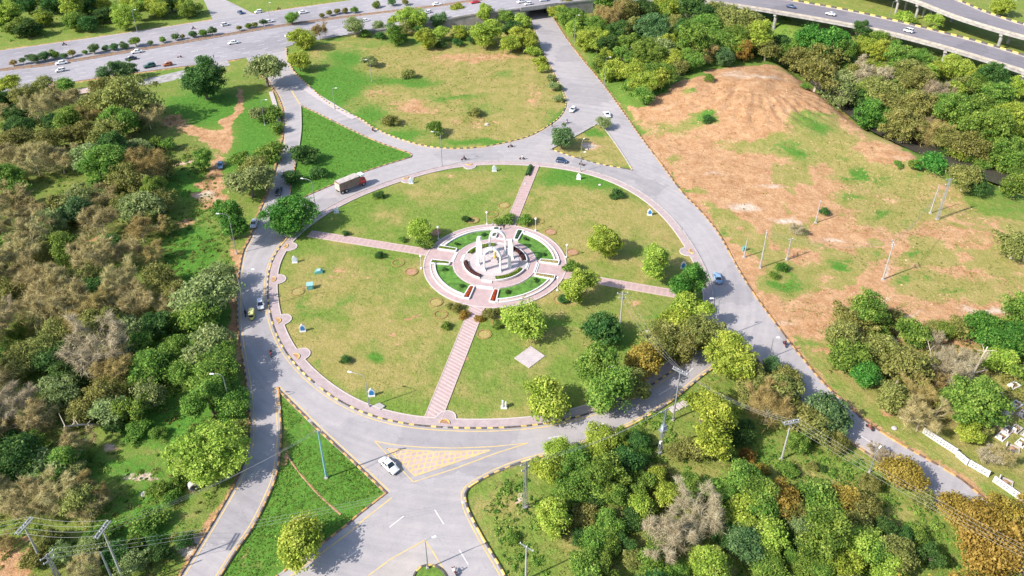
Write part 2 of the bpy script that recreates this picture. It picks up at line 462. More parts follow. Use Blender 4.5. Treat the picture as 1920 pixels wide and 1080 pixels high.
def line(px, n=6, z=0.0):
    return crom([P(x, y, z) for x, y in px], n)
CEN = P(928, 493.5)
PR = 18.4
AX = R(-12.5)
def polar_edge():
    """island edge as radius over angle, smoothed"""
    a = []
    for x, y in ISLAND:
        d = P(x, y) - CEN
        a.append((math.atan2(d.y, d.x), math.hypot(d.x, d.y)))
    a.sort()
    an = np.array([t for t, _ in a]); rr = np.array([r_ for _, r_ in a])
    phi = np.linspace(-math.pi, math.pi, 361)[:-1]
    an3 = np.concatenate([an - 2 * math.pi, an, an + 2 * math.pi]); rr3 = np.concatenate([rr] * 3)
    v = np.interp(phi, an3, rr3)
    k = np.ones(21) / 21
    v = np.convolve(np.concatenate([v[-10:], v, v[:10]]), k, 'valid')
    return phi, v
PHI, REDGE = polar_edge()
def edge_r(a):
    a = (a + math.pi) % (2 * math.pi) - math.pi
    return float(np.interp(a, np.append(PHI, math.pi), np.append(REDGE, REDGE[0])))
def pol(a, r_, z=0.0):
    return Vector((CEN.x + r_ * math.cos(a), CEN.y + r_ * math.sin(a), z))
island_line = [pol(a, r_) for a, r_ in zip(PHI, REDGE)]

L_WLEFT = line(W_LEFT); L_SWL = line(SW_LEFT); L_SWR = line(SW_RIGHT); L_SWB = line(SW_BOT)
L_SE = line(S_EAST); L_SEL = line(SE_LEFT); L_NER = line(NE_RIGHT); L_NWL = line(NW_LOOP)
def tri_line(px, sharp):
    """closed outline, smooth between the sharp corners"""
    out = []; m = len(px); cut = sorted(sharp)
    for a, b in zip(cut, cut[1:] + [cut[0] + m]):
        seg = [px[i % m] for i in range(a, b + 1)]
        out += line(seg, 5)[:-1]
    return out
L_TNW = tri_line(TRI_NW, [0, 4, 5, 10, 12]); L_TNE = tri_line(TRI_NE, [0, 2, 5])

road_outer = L_WLEFT + L_SWL + L_SWR[1:] + L_SWB[1:] + L_SE + L_SEL[1:] + L_NER + L_NWL + [P(520, 66), P(452, 92)]
SMED = [P(803, 1058), P(822, 1062), P(836, 1075), P(846, 1100), P(852, 1125), P(765, 1125), P(772, 1085), P(785, 1064)]

# ------------------------------------------------------------------ terrain
def _lat(seed, n=64):
    return np.random.RandomState(seed).rand(n, n)
def vn(X, Y, s, seed):
    g = _lat(seed); n = g.shape[0]
    u = np.asarray(X) / s; v = np.asarray(Y) / s
    iu = np.floor(u).astype(int); iv = np.floor(v).astype(int); fu = u - iu; fv = v - iv
    fu = fu * fu * (3 - 2 * fu); fv = fv * fv * (3 - 2 * fv)
    a = g[iu % n, iv % n]; b_ = g[(iu + 1) % n, iv % n]; c = g[iu % n, (iv + 1) % n]; d = g[(iu + 1) % n, (iv + 1) % n]
    return (a * (1 - fu) + b_ * fu) * (1 - fv) + (c * (1 - fu) + d * fu) * fv
def fbm(X, Y, s, seed, o=4):
    t = 0; a = 1; w = 0
    for i in range(o):
        t = t + a * vn(X, Y, s / 2 ** i, seed + i); w += a; a *= .55
    return t / w
def inpoly(X, Y, poly):
    X = np.asarray(X, float); Y = np.asarray(Y, float)
    r_ = np.zeros(X.shape, bool); n = len(poly)
    for i in range(n):
        x0, y0 = poly[i][0], poly[i][1]; x1, y1 = poly[(i + 1) % n][0], poly[(i + 1) % n][1]
        if y0 == y1: continue
        c = ((y0 > Y) != (y1 > Y)) & (X < (x1 - x0) * (Y - y0) / (y1 - y0) + x0)
        r_ ^= c
    return r_
def dist_line(X, Y, pts):
    d = np.full(np.shape(X), 1e9)
    for a, b_ in zip(pts, pts[1:]):
        dx, dy = b_.x - a.x, b_.y - a.y
        t = np.clip(((X - a.x) * dx + (Y - a.y) * dy) / (dx * dx + dy * dy), 0, 1)
        d = np.minimum(d, np.hypot(X - a.x - t * dx, Y - a.y - t * dy))
    return d
def sstep(a, b_, x):
    t = np.clip((x - a) / (b_ - a), 0, 1)
    return t * t * (3 - 2 * t)
STREAM = line([(1430, 70), (1500, 120), (1570, 178), (1640, 232), (1700, 262), (1750, 285), (1840, 320), (1930, 350), (2060, 390), (2250, 430)], 4, -4.0)
MND = P(1425, 175, 3)
def terrain(X, Y):
    X = np.asarray(X, float); Y = np.asarray(Y, float)
    m = 7.5 * np.exp(-((X - MND.x) / 25) ** 2 / 1.6 - ((Y - MND.y) / 21) ** 2 / 1.6) - .25
    m = np.where(m > 0, 4.6 * np.tanh(m / 4.6), m)
    # the ridge that runs along the bank of the stream
    m2 = 3.0 * np.exp(-((X - MND.x - 42) / 22) ** 2 - ((Y - MND.y + 42) / 20) ** 2) - .2
    z = np.maximum(m, 0) + np.maximum(m2, 0)
    gul = fbm((X * .9 - Y * .35), (X * .25 + Y * .9) * .22, 5.0, 77, 3) - .5
    z = z + gul * 2.0 * sstep(.5, 3.5, z)
    ang = np.arctan2(Y - MND.y - 10, X - MND.x); rr = np.hypot(X - MND.x, Y - MND.y - 10)
    gl = np.abs(np.sin(ang * 19 + (fbm(X, Y, 11, 91, 4) - .5) * 5)) ** .45
    z = z - (1 - gl) * 1.0 * sstep(8, 13, rr) * (1 - sstep(30, 40, rr)) * (Y < MND.y + 8) * sstep(.15, 1.2, z)
    d = dist_line(X, Y, STREAM)
    z = z * (1 - np.exp(-(d / 16) ** 2)) - 4.6 * np.exp(-(d / 11) ** 4) - 1.2 * np.exp(-(d / 24) ** 2)
    return z

# highway lines (shared by the ground sheet)
def hz(x):
    return 6.0 * float(sstep(600, 1000, x))
def hline(px, n=5):
    return crom([P(x, y, hz(x)) for x, y in px], n)
H_FAR = hline([(-260, 132), (0, 95), (200, 67), (400, 37), (640, 3), (760, -12), (900, -26), (1040, -38), (1160, -46)])
H_MED = hline([(-260, 170), (0, 132), (100, 120), (300, 87), (500, 53), (640, 33), (807, 13), (900, 0), (1000, -12), (1120, -24)])
H_NEAR = hline([(-260, 215), (0, 174), (150, 151), (300, 130), (423, 114), (480, 104), (540, 87), (640, 67), (807, 43), (890, 28), (973, 18), (1040, 9), (1113, 1)])
NS = 160
hf = resample(H_FAR, n=NS); hm = resample(H_MED, n=NS); hn = resample(H_NEAR, n=NS)
up = Vector((0, 0, 1))
# ------------------------------------------------------------------ ground sheet with its map of soil, dry grass, lush grass and leaf litter
def ground():
    x0, x1, y0, y1 = -300, 300, 55, 455
    st = 1.0
    xs = np.arange(x0, x1 + .1, st); ys = np.arange(y0, y1 + .1, st)
    X, Y = np.meshgrid(xs, ys); nx, ny = len(xs), len(ys)
    road = inpoly(X, Y, road_outer).astype(float)
    for h in (island_line, L_TNW, L_TNE):
        road[inpoly(X, Y, h)] = 0
    hp_ = [p for p in hf] + [p for p in reversed(hn)]
    road[inpoly(X, Y, hp_)] = 1
    bl = road.copy()
    for ax in (0, 1):
        acc = np.zeros_like(bl)
        for k in range(-5, 6): acc += np.roll(bl, k, ax)
        bl = acc / 11
    free = 1 - sstep(.02, .35, bl)
    z = terrain(X, Y)
    # px map
    rho = KF / (Y / KX + SP); px = 960 + X * rho / KX; py = rho - HOR
    n1 = fbm(X, Y, 9, 5); n2 = fbm(X, Y, 9, 15); n3 = fbm(X, Y, 30, 25); n4 = fbm(X, Y, 4, 35)
    wx = px + (n1 - .5) * 60 * (rho / 1000); wy = py + (n2 - .5) * 36 * (rho / 1000)
    soil = np.zeros_like(X); dry = np.full_like(X, .32) + (n3 - .5) * .5; lush = np.full_like(X, .25); lit = np.zeros_like(X); grey = np.zeros_like(X)
    def blob(ch, cx, cy, rx, ry, a):
        ch += a * np.exp(-((wx - cx) / rx) ** 2 - ((wy - cy) / ry) ** 2)
    def zone(poly):
        return inpoly(wx, wy, poly)
    # west wood
    west = zone([(-400, 150), (150, 160), (460, 130), (520, 200), (530, 270), (500, 360), (450, 470), (440, 560), (450, 700), (465, 800), (400, 980), (300, 1150), (-400, 1150)])
    lit[west] = .38; lush[west] = .42; dry[west] = .3
    for b in [(385, 200, 60, 35, 1), (470, 300, 40, 50, .8), (490, 220, 30, 40, .8), (360, 480, 45, 60, .9), (350, 350, 35, 22, .9), (330, 340, 25, 20, .5), (300, 790, 70, 45, .9), (290, 930, 50, 25, .9), (240, 880, 60, 20, .4),
              (400, 700, 40, 60, 1), (100, 870, 100, 40, .5), (200, 130, 200, 15, .6), (260, 1000, 80, 40, .7), (60, 680, 60, 40, .4), (300, 650, 60, 60, .5), (380, 600, 40, 60, .8), (430, 770, 30, 60, .7)]:
        blob(lush, *b); blob(lit, *b[:4], -b[4])
    for b in [(330, 228, 22, 9, 1.1), (370, 247, 26, 9, 1), (410, 266, 25, 13, 1.3), (427, 240, 7, 22, 1.1), (440, 210, 5, 22, 1.1), (452, 180, 5, 19, 1.3), (446, 195, 5, 14, .9), (433, 225, 6, 14, .9), (395, 255, 20, 8, .8), (412, 310, 14, 26, 1.2), (396, 345, 13, 22, 1),
              (345, 303, 26, 8, 1), (340, 425, 34, 8, 1), (180, 452, 80, 7, .9), (385, 367, 28, 13, 1.1), (400, 350, 16, 20, .8), (395, 390, 22, 10, .8), (440, 480, 10, 40, .8), (438, 560, 9, 60, .7), (440, 640, 10, 60, .7), (20, 1050, 55, 35, 1.1), (60, 1000, 25, 15, .6), (440, 840, 12, 30, .5), (320, 240, 40, 25, .4),
              (215, 830, 20, 14, .8), (322, 858, 14, 17, 1.3), (250, 892, 60, 9, .8), (370, 1025, 40, 22, .9), (410, 985, 20, 20, .6), (330, 600, 14, 30, .4), (350, 920, 30, 20, .5), (130, 180, 60, 12, .6)]:
        blob(soil, *b)
    for b in [(322, 858, 18, 20, 1.), (250, 892, 70, 12, 1.), (370, 1030, 50, 25, 1.), (215, 830, 22, 16, .8), (385, 367, 28, 13, .9), (412, 312, 12, 20, .6), (345, 303, 24, 7, .8)]:
        blob(grey, *b)
    # beyond the highway
    top = zone([(-400, 90), (0, 90), (640, 0), (640, -80), (-400, -80)])
    lush[top] = .55; dry[top] = .35
    # field inside the loop
    fld = zone([(545, 100), (640, 75), (960, 30), (1000, 60), (1060, 190), (1020, 240), (900, 280), (780, 270), (640, 205), (560, 140)])
    dry[fld] = .85; lush[fld] = .12; soil[fld] += .12 + (n4[fld] - .5) * .5
    for b in [(640, 150, 55, 34, .9), (600, 180, 45, 40, .9), (750, 150, 70, 12, .7), (850, 182, 70, 9, .7), (900, 205, 55, 12, .55), (950, 137, 28, 9, .6), (650, 105, 45, 16, .8), (760, 252, 70, 12, .8), (900, 268, 90, 9, .9),
              (1042, 222, 25, 22, .8), (790, 78, 170, 12, .7), (695, 218, 45, 25, .9), (560, 120, 25, 25, .7), (800, 160, 60, 14, .4)]:
        blob(lush, *b); blob(soil, *b[:4], -.5 * b[4]); blob(dry, *b[:4], -.6 * b[4])
    for b in [(770, 202, 75, 13, .6), (705, 178, 50, 9, .55), (845, 110, 70, 11, .5), (930, 107, 55, 14, .5), (1000, 180, 32, 32, .4), (880, 225, 80, 14, .3), (600, 105, 25, 7, .5), (650, 155, 20, 5, .6)]:
        blob(soil, *b)
    # traffic triangles
    t1 = inpoly(X, Y, L_TNW); lush[t1] = 1.0; dry[t1] = 0.0; soil[t1] = 0
    t2 = zone([(1117, 225), (1020, 280), (1190, 328)]); dry[t2] = .8; lush[t2] = .15; soil[t2] += .25
    blob(lush, 1110, 246, 28, 12, .9); blob(soil, 1115, 277, 16, 6, .8); blob(grey, 1115, 277, 18, 7, 1.0)
    t3 = zone([(520, 720), (735, 925), (640, 1000), (450, 1130), (380, 1130), (500, 950), (528, 850)])
    lush[t3] = .85; dry[t3] = .15; soil[t3] = 0; lit[t3] = 0
    for b in [(560, 800, 25, 20, .5), (480, 1050, 25, 30, .6), (690, 930, 20, 10, .4), (530, 865, 8, 30, .8)]: blob(dry, *b)
    blob(soil, 531, 860, 7, 34, .9); blob(soil, 462, 1040, 7, 12, .5)
    # the island lawn
    isl = inpoly(X, Y, island_line)
    lawn_n = fbm(X, Y, 22, 205, 4)
    lush[isl] = .20 + (n1[isl] - .5) * .5; dry[isl] = .47 + (lawn_n[isl] - .5) * 2.2; soil[isl] = .02; lit[isl] = 0
    for b in [(1120, 340, 75, 22, .75), (1215, 360, 40, 18, .6), (1055, 330, 45, 18, .6), (600, 510, 60, 18, .4), (640, 565, 45, 16, .5), (717, 662, 14, 10, .9), (600, 590, 40, 14, .4), (660, 470, 60, 14, .3), (560, 560, 22, 30, .5),
              (1050, 600, 60, 14, .35), (900, 770, 50, 12, .35), (1190, 650, 50, 18, .4), (700, 640, 18, 8, .5), (600, 690, 20, 8, .5), (1230, 470, 40, 16, .4), (1240, 600, 50, 22, .4), (630, 390, 40, 14, .5), (860, 315, 110, 8, .45), (1060, 640, 40, 15, .25), (1085, 400, 60, 14, .35)]:
        blob(lush, *b); blob(dry, *b[:4], -.8 * b[4])
    for b in [(1165, 400, 45, 14, .6), (820, 362, 95, 18, .7), (770, 620, 70, 26, .6), (700, 700, 70, 26, .8), (1000, 640, 60, 16, .35), (740, 400, 60, 14, .35), (960, 700, 60, 20, .3), (1000, 380, 40, 12, .3), (1120, 640, 50, 20, .3)]:
        blob(dry, *b)
    for b in [(1000, 762, 28, 9, .55), (770, 595, 13, 6, .7), (1188, 575, 11, 6, .7), (852, 329, 11, 4, .7), (1245, 447, 10, 5, .6), (1260, 463, 12, 4, .5), (855, 668, 6, 14, .8), (640, 515, 22, 8, .32), (745, 620, 18, 8, .25), (660, 600, 16, 6, .3), (560, 545, 12, 6, .4), (1258, 567, 8, 4, .6), (1040, 745, 20, 8, .5), (1230, 690, 30, 10, .4), (820, 437, 10, 4, .5), (645, 515, 20, 8, .4)]:
        blob(soil, *b)
    tr = np.minimum(dist_line(X, Y, line([(700, 610), (730, 600), (745, 612), (735, 630)], 4)), dist_line(X, Y, line([(640, 620), (700, 640), (760, 650), (800, 700)], 4)))
    tr = np.minimum(tr, dist_line(X, Y, line([(560, 545), (620, 520), (700, 520)], 4)))
    tr = np.minimum(tr, dist_line(X, Y, line([(1060, 600), (1120, 680), (1090, 760)], 4)))
    soil += .45 * np.exp(-(tr / .7) ** 2) * isl
    # the bare mound and waste ground in the east
    east = zone([(1175, 195), (1240, 170), (1310, 138), (1400, 112), (1500, 125), (1600, 205), (1740, 325), (1840, 400), (1940, 420), (1980, 640), (1780, 640), (1520, 668), (1440, 600), (1330, 420), (1230, 290)])
    soil[east] = .98 + (n1[east] - .5) * .7; dry[east] = .75; lush[east] = .05; lit[east] = 0
    oliv = sstep(1480, 1760, wx) * east
    soil -= oliv * .42; dry += oliv * .3
    for b in [(1315, 232, 32, 13, .8), (1507, 233, 38, 15, .9), (1533, 250, 34, 12, .9), (1557, 227, 20, 7, .8), (1480, 277, 62, 16, .6), (1510, 293, 42, 13, .7), (1583, 293, 13, 9, .9), (1613, 333, 55, 14, .9), (1300, 187, 22, 9, .9),
              (1327, 228, 14, 7, .9), (1723, 335, 34, 17, .8), (1590, 373, 28, 9, .9), (1570, 500, 30, 9, 1.1), (1700, 480, 19, 9, .9), (1700, 527, 19, 13, 1.), (1743, 523, 24, 13, .9), (1785, 550, 34, 11, .9), (1447, 540, 32, 15, 1.1),
              (1487, 530, 32, 22, .9), (1467, 503, 26, 13, .8), (1730, 390, 24, 11, .9), (1697, 420, 18, 9, .8), (1633, 473, 24, 9, .9), (1330, 390, 14, 12, .7), (1525, 643, 40, 15, .9), (1647, 403, 34, 11, .9), (1857, 563, 18, 6, .8), (1360, 450, 12, 22, .6), (1210, 240, 30, 20, .5), (1250, 300, 25, 10, .5), (1420, 470, 20, 12, .6), (1270, 250, 30, 10, .5), (1560, 140, 40, 14, .6), (1880, 390, 50, 12, .6)]:
        blob(lush, *b[:4], .75 * b[4]); blob(soil, *b[:2], b[2] * 1.25, b[3] * 1.25, -1.0 * b[4]); blob(dry, *b[:4], -.2 * b[4])
    for b in [(1500, 605, 45, 11, .9), (1560, 577, 42, 9, .8), (1610, 547, 36, 9, .8), (1650, 512, 22, 12, .8), (1680, 470, 22, 12, .8), (1760, 590, 65, 8, 1.), (1850, 582, 55, 8, 1.), (1380, 200, 90, 50, .6), (1230, 215, 40, 10, .5), (1560, 440, 50, 14, .6), (1490, 400, 40, 14, .5), (1420, 390, 40, 16, .4), (1660, 290, 50, 20, .4), (1790, 500, 30, 14, .5), (1340, 350, 50, 30, .3), (1740, 640, 40, 25, .6), (1770, 435, 60, 5, .5)]:
        blob(soil, *b)
    pn = fbm(X, Y, 14, 405, 4); gp = sstep(.56, .68, pn) * east * (1 - sstep(40, 90, np.hypot((wx - 1390) * .9, (wy - 195) * 1.8)) * 0 - np.exp(-((wx - 1390) / 110) ** 2 - ((wy - 200) / 60) ** 2))
    soil -= (.45 + .35 * sstep(240, 340, wy)) * gp; lush += (.2 + .2 * sstep(240, 340, wy)) * gp * (n2 > .48); dry += .1 * gp
    for b in [(1400, 385, 45, 10, .9), (1470, 410, 35, 9, .8), (1330, 330, 30, 8, .6), (1370, 150, 60, 8, .6), (1440, 160, 60, 6, .7), (1450, 345, 40, 6, .8), (1560, 450, 34, 9, .8), (1540, 475, 24, 8, .6), (1660, 515, 10, 24, .7), (1700, 590, 40, 5, .8), (1840, 580, 50, 5, .8), (1480, 600, 26, 8, .7), (1250, 205, 30, 6, .5), (1680, 300, 40, 8, .5)]: blob(grey, *b); blob(soil, *b[:4], .6 * b[4])
    # verge of the eastern road
    verge = zone([(1440, 620), (1500, 640), (1640, 740), (1900, 930), (1980, 1000), (1830, 930), (1640, 810), (1540, 720)])
    lush[verge] = .45; dry[verge] = .5; soil[verge] = .10
    blob(soil, 1560, 690, 20, 12, .4); blob(soil, 1665, 765, 20, 12, .6); blob(soil, 1800, 905, 30, 16, .9); blob(soil, 1850, 950, 40, 20, .6); blob(grey, 1800, 905, 30, 14, .5)
    # thicket and graveyard on the right
    thick = zone([(1520, 660), (1640, 600), (1960, 600), (1980, 960), (1860, 900), (1640, 760)])
    lit[thick] = .3; dry[thick] = .65; lush[thick] = .25; soil[thick] += .1
    blob(soil, 1790, 650, 35, 22, .7); blob(soil, 1880, 790, 40, 30, .4)
    # stream valley and north wood
    d = dist_line(X, Y, STREAM)
    val = (d < 26) & ~zone([(1175, 195), (1310, 138), (1400, 112), (1500, 125), (1600, 205), (1740, 325), (1840, 400), (1940, 420), (1940, 640), (1330, 420)])
    lush[val] = .6; dry[val] = .25; soil[val] = .0; lit[val] = .15
    nw_ = zone([(1040, 0), (1480, 0), (1480, 110), (1330, 140), (1200, 210), (1120, 160)])
    lush[nw_] = .65; dry[nw_] = .2; lit[nw_] = .25; soil[nw_] = 0
    bank = np.exp(-((d - 9.5) / 3.0) ** 2) * sstep(1640, 1700, px)
    soil += bank * 1.0; grey += bank * .8
    # south-east wood
    se = zone([(870, 920), (1030, 850), (1300, 715), (1400, 655), (1590, 825), (1760, 955), (1980, 1150), (940, 1150)])
    lush[se] = .48 + (n1[se] - .5) * .5; dry[se] = .35 + (n3[se] - .5) * .6; soil[se] = 0; lit[se] = .12
    for b in [(930, 960, 40, 28, .6), (1085, 1005, 45, 30, .5), (1560, 900, 70, 20, .4), (960, 870, 50, 10, .3), (1500, 880, 40, 20, .3), (1700, 950, 50, 25, .4)]: blob(dry, *b)
    for b in [(975, 937, 14, 6, .9), (955, 948, 12, 6, .9), (995, 926, 12, 5, .8), (1010, 915, 10, 5, .7), (905, 942, 12, 8, .4), (1540, 885, 20, 8, .5), (1460, 890, 20, 8, .4), (950, 1035, 14, 10, .5)]: blob(soil, *b)
    for b in [(975, 937, 20, 9, 1.), (955, 948, 15, 8, .8), (1000, 924, 20, 8, .8)]: blob(grey, *b)
    for q_, w_ in ((hf, 2.2), (hn[:70], 2.0), (L_NER, 1.6), (L_WLEFT, 1.4)):
        soil += .75 * np.exp(-(dist_line(X, Y, q_[::3]) / w_) ** 2)
    # relief away from the roads
    rel = (fbm(X, Y, 7, 305, 3) - .5) * .55 * np.clip(lit + soil * .8 + lush * .35, 0, 1)
    rel[isl] *= .25
    z = (z + rel) * free - .1 * (1 - free)
    z[isl] = np.minimum(z[isl], .05)
    clear = np.hypot(X - CEN.x, Y - CEN.y) < PR + 3
    z[clear] = -.05
    # which cell belongs to which sheet
    cx = (X[:-1, :-1] + X[1:, 1:]) / 2; cy = (Y[:-1, :-1] + Y[1:, 1:]) / 2
    own = np.zeros(cx.shape, int)
    big_isl = [pol(a, r_ + .8) for a, r_ in zip(PHI, REDGE)]
    ii = inpoly(cx, cy, big_isl)
    ca, sa = math.cos(-AX), math.sin(-AX)
    u = (cx - CEN.x) * ca - (cy - CEN.y) * sa; v = (cx - CEN.x) * sa + (cy - CEN.y) * ca
    own[ii & (u >= 0) & (v >= 0)] = 1; own[ii & (u < 0) & (v >= 0)] = 2; own[ii & (u < 0) & (v < 0)] = 3; own[ii & (u >= 0) & (v < 0)] = 4
    own[inpoly(cx, cy, offset(L_TNW, 1, True)) | inpoly(cx, cy, L_TNW)] = 5
    own[inpoly(cx, cy, offset(L_TNE, 1, True)) | inpoly(cx, cy, L_TNE)] = 6
    fpoly = L_NWL[18:] + [P(560, 84), P(640, 68), P(807, 45), P(970, 28)]
    own[inpoly(cx, cy, fpoly)] = 7
    spoly = L_SWL + L_SWR[1:] + L_SWB[1:]
    own[inpoly(cx, cy, spoly)] = 8
    idx = np.arange(nx * ny).reshape(ny, nx)
    quads = np.stack([idx[:-1, :-1], idx[:-1, 1:], idx[1:, 1:], idx[1:, :-1]], -1)
    V = np.stack([X, Y, z], -1).reshape(-1, 3)
    chan = {'soil': soil, 'dry': dry, 'lush': lush, 'litter': lit, 'grey': grey}
    chan = {k: np.clip(v_, -.3, 1.3).reshape(-1).astype(np.float32) for k, v_ in chan.items()}
    info = [('ground', 'rough ground of grass, bare soil and leaf litter around the roads', 'ground'),
            ('lawn', 'northeast quarter of the roundabout lawn, greenest of the four', 'lawn'), ('lawn', 'northwest quarter of the roundabout lawn beside the parked dump truck', 'lawn'),
            ('lawn', 'southwest quarter of the roundabout lawn with teal cabinets', 'lawn'), ('lawn', 'southeast quarter of the roundabout lawn with the diamond slab', 'lawn'),
            ('lawn', 'lush green traffic triangle north of the dump truck', 'lawn'), ('lawn', 'dry traffic triangle between the underpass road and the roundabout', 'lawn'),
            ('field', 'dry tan field enclosed by the looping slip road', 'field'), ('lawn', 'long green traffic triangle southwest of the roundabout', 'lawn')]
    for k, (nm, lb, ct) in enumerate(info):
        q = quads[own == k].reshape(-1, 4)
        used, inv = np.unique(q, return_inverse=True)
        vv = V[used]; qq = inv.reshape(-1, 4)
        extra = 0
        if k == 0:
            far = [(-5000, -3000, 0), (5000, -3000, 0), (5000, 7000, 0), (-5000, 7000, 0), (x0, y0, 0), (x1, y0, 0), (x1, y1, 0), (x0, y1, 0)]
            o = len(vv); extra = len(far)
            vv = np.concatenate([vv, np.array(far, float) - np.array([0, 0, .06])])
            qq = np.concatenate([qq, np.array([[0, 1, 5, 4], [1, 2, 6, 5], [2, 3, 7, 6], [3, 0, 4, 7]]) + o])
        me = bpy.data.meshes.new(nm)
        me.vertices.add(len(vv)); me.vertices.foreach_set('co', vv.astype(np.float32).ravel())
        me.loops.add(len(qq) * 4); me.loops.foreach_set('vertex_index', qq.astype(np.int32).ravel())
        me.polygons.add(len(qq)); me.polygons.foreach_set('loop_start', np.arange(0, len(qq) * 4, 4, dtype=np.int32))
        me.polygons.foreach_set('use_smooth', np.ones(len(qq), bool))
        me.update(calc_edges=True)
        for c, arr in chan.items():
            a = me.attributes.new(c, 'FLOAT', 'POINT')
            d_ = np.concatenate([arr[used], np.full(extra, .3, np.float32)])
            a.data.foreach_set('value', d_)
        tag(ob(nm, me, M_GROUND), lb, ct, kind='structure')

def mat_ground():
    m, N, L, b = new_mat('ground_cover')
    vec = N.new('ShaderNodeNewGeometry').outputs['Position']
    def at(n):
        a = N.new('ShaderNodeAttribute'); a.attribute_name = n; return a.outputs['Fac']
    nA = noise(N, L, vec, .22, 6, .62, .3).outputs[0]; nB = noise(N, L, vec, .75, 6, .65).outputs[0]; nC = noise(N, L, vec, 3.2, 4, .7).outputs[0]
    nD = noise(N, L, vec, .42, 5, .6, .6).outputs[0]
    def fac(ch, n, amp, lo, hi):
        j = math_n(N, L, 'MULTIPLY_ADD', n, amp); N[-1].inputs[2].default_value = -amp / 2
        s = math_n(N, L, 'ADD', at(ch), j)
        mr = N.new('ShaderNodeMapRange'); mr.interpolation_type = 'SMOOTHSTEP'; L.new(s, mr.inputs[0])
        mr.inputs[1].default_value = lo; mr.inputs[2].default_value = hi
        return mr.outputs[0]
    def col(n, lo, hi):
        r = ramp(N, [(.3, lo), (.72, hi)]); L.new(n, r.inputs[0]); return r.outputs[0]
    green = col(nB, (.11, .175, .028), (.185, .255, .05))
    dryc = col(nA, (.22, .215, .055), (.35, .275, .11))
    lushc = col(nB, (.048, .145, .018), (.115, .245, .036))
    litc = col(nB, (.045, .045, .018), (.15, .12, .05))
    soilc = mixc(N, L, .45, col(nA, (.32, .15, .062), (.54, .335, .19)), col(nD, (.26, .125, .055), (.58, .375, .225)))
    greyc = col(nB, (.42, .33, .26), (.66, .55, .46))
    c = mixc(N, L, fac('dry', nA, 1.1, .05, .9), green, dryc)
    c = mixc(N, L, fac('lush', nB, 1.5, .42, .95), c, lushc)
    c = mixc(N, L, fac('litter', nB, 1.1, .25, .75), c, litc)
    sc = mixc(N, L, fac('grey', nB, .6, .3, .9), soilc, greyc)
    nF = math_n(N, L, 'MULTIPLY_ADD', noise(N, L, vec, 1.1, 6, .7, .5).outputs[0], .5); mh = N[-1]; L.new(math_n(N, L, 'MULTIPLY', nD, .5), mh.inputs[2])
    c = mixc(N, L, fac('soil', nF, 2.2, .40, .66), c, sc)
    fr = ramp(N, [(.28, (.70, .71, .70)), (.72, (1.22, 1.21, 1.20))]); L.new(nC, fr.inputs[0])
    c = mixc(N, L, 1.0, c, fr.outputs[0], 'MULTIPLY')
    nE = noise(N, L, vec, 1.4, 5, .7).outputs[0]
    fr2 = ramp(N, [(.32, (.84, .85, .83)), (.68, (1.12, 1.11, 1.10))]); L.new(nE, fr2.inputs[0])
    c = mixc(N, L, 1.0, c, fr2.outputs[0], 'MULTIPLY')
    L.new(c, b.inputs['Base Color']); b.inputs['Roughness'].default_value = .95; b.inputs['Specular IOR Level'].default_value = .1
    h = math_n(N, L, 'MULTIPLY_ADD', nC, .3); L.new(nB, N[-1].inputs[2])
    bp = N.new('ShaderNodeBump'); bp.inputs['Strength'].default_value = .8; bp.inputs['Distance'].default_value = .45
    L.new(h, bp.inputs['Height']); L.new(bp.outputs[0], b.inputs['Normal'])
    return m
M_GROUND = mat_ground()
ground()
# ------------------------------------------------------------------ roads
def poly_sheet(outer, holes, z):
    loops = [[Vector((p.x, p.y, 0)) for p in outer]] + [[Vector((p.x, p.y, 0)) for p in h] for h in holes]
    flat = [p for l in loops for p in l]
    tris = tessellate_polygon(loops)
    mb = MB(); fs = []
    for a, b, c in tris:
        p, q, r_ = flat[a], flat[b], flat[c]
        if (q - p).cross(r_ - p).z < 0: b, c = c, b
        fs.append((a, b, c))
    mb.add([(p.x, p.y, z) for p in flat], fs)
    return mb
road = ob('road', poly_sheet(road_outer, [island_line, L_TNW, L_TNE, SMED], .03), M_ASPHALT)
tag(road, 'pale grey asphalt roads circling and leaving the roundabout', 'road', kind='structure')

# kerbs: a footing with painted stones, yellow and black by turns
def stone_mesh(mat, nm, l=1.0, w=.34, h=.24):
    mb = MB()
    x, y = l / 2, w / 2; c = .05
    vs = [(-x, -y, 0), (x, -y, 0), (x, y, 0), (-x, y, 0), (-x, -y, h - c), (x, -y, h - c), (x, y, h - c), (-x, y, h - c), (-x + c, -y + c, h), (x - c, -y + c, h), (x - c, y - c, h), (-x + c, y - c, h)]
    fs = [(0, 1, 5, 4), (1, 2, 6, 5), (2, 3, 7, 6), (3, 0, 4, 7), (4, 5, 9, 8), (5, 6, 10, 9), (6, 7, 11, 10), (7, 4, 8, 11), (8, 9, 10, 11)]
    mb.add(vs, fs); me = mb.mesh(nm); me.materials.append(mat); return me
ST_Y = stone_mesh(M_YELLOW, 'kerb_stone_yellow'); ST_B = stone_mesh(M_BLACK, 'kerb_stone_black')
ST_O = stone_mesh(M_ORANGE, 'kerb_stone_orange'); ST_N = stone_mesh(M_BROWN, 'kerb_stone_brown')
rk = random.Random(4)
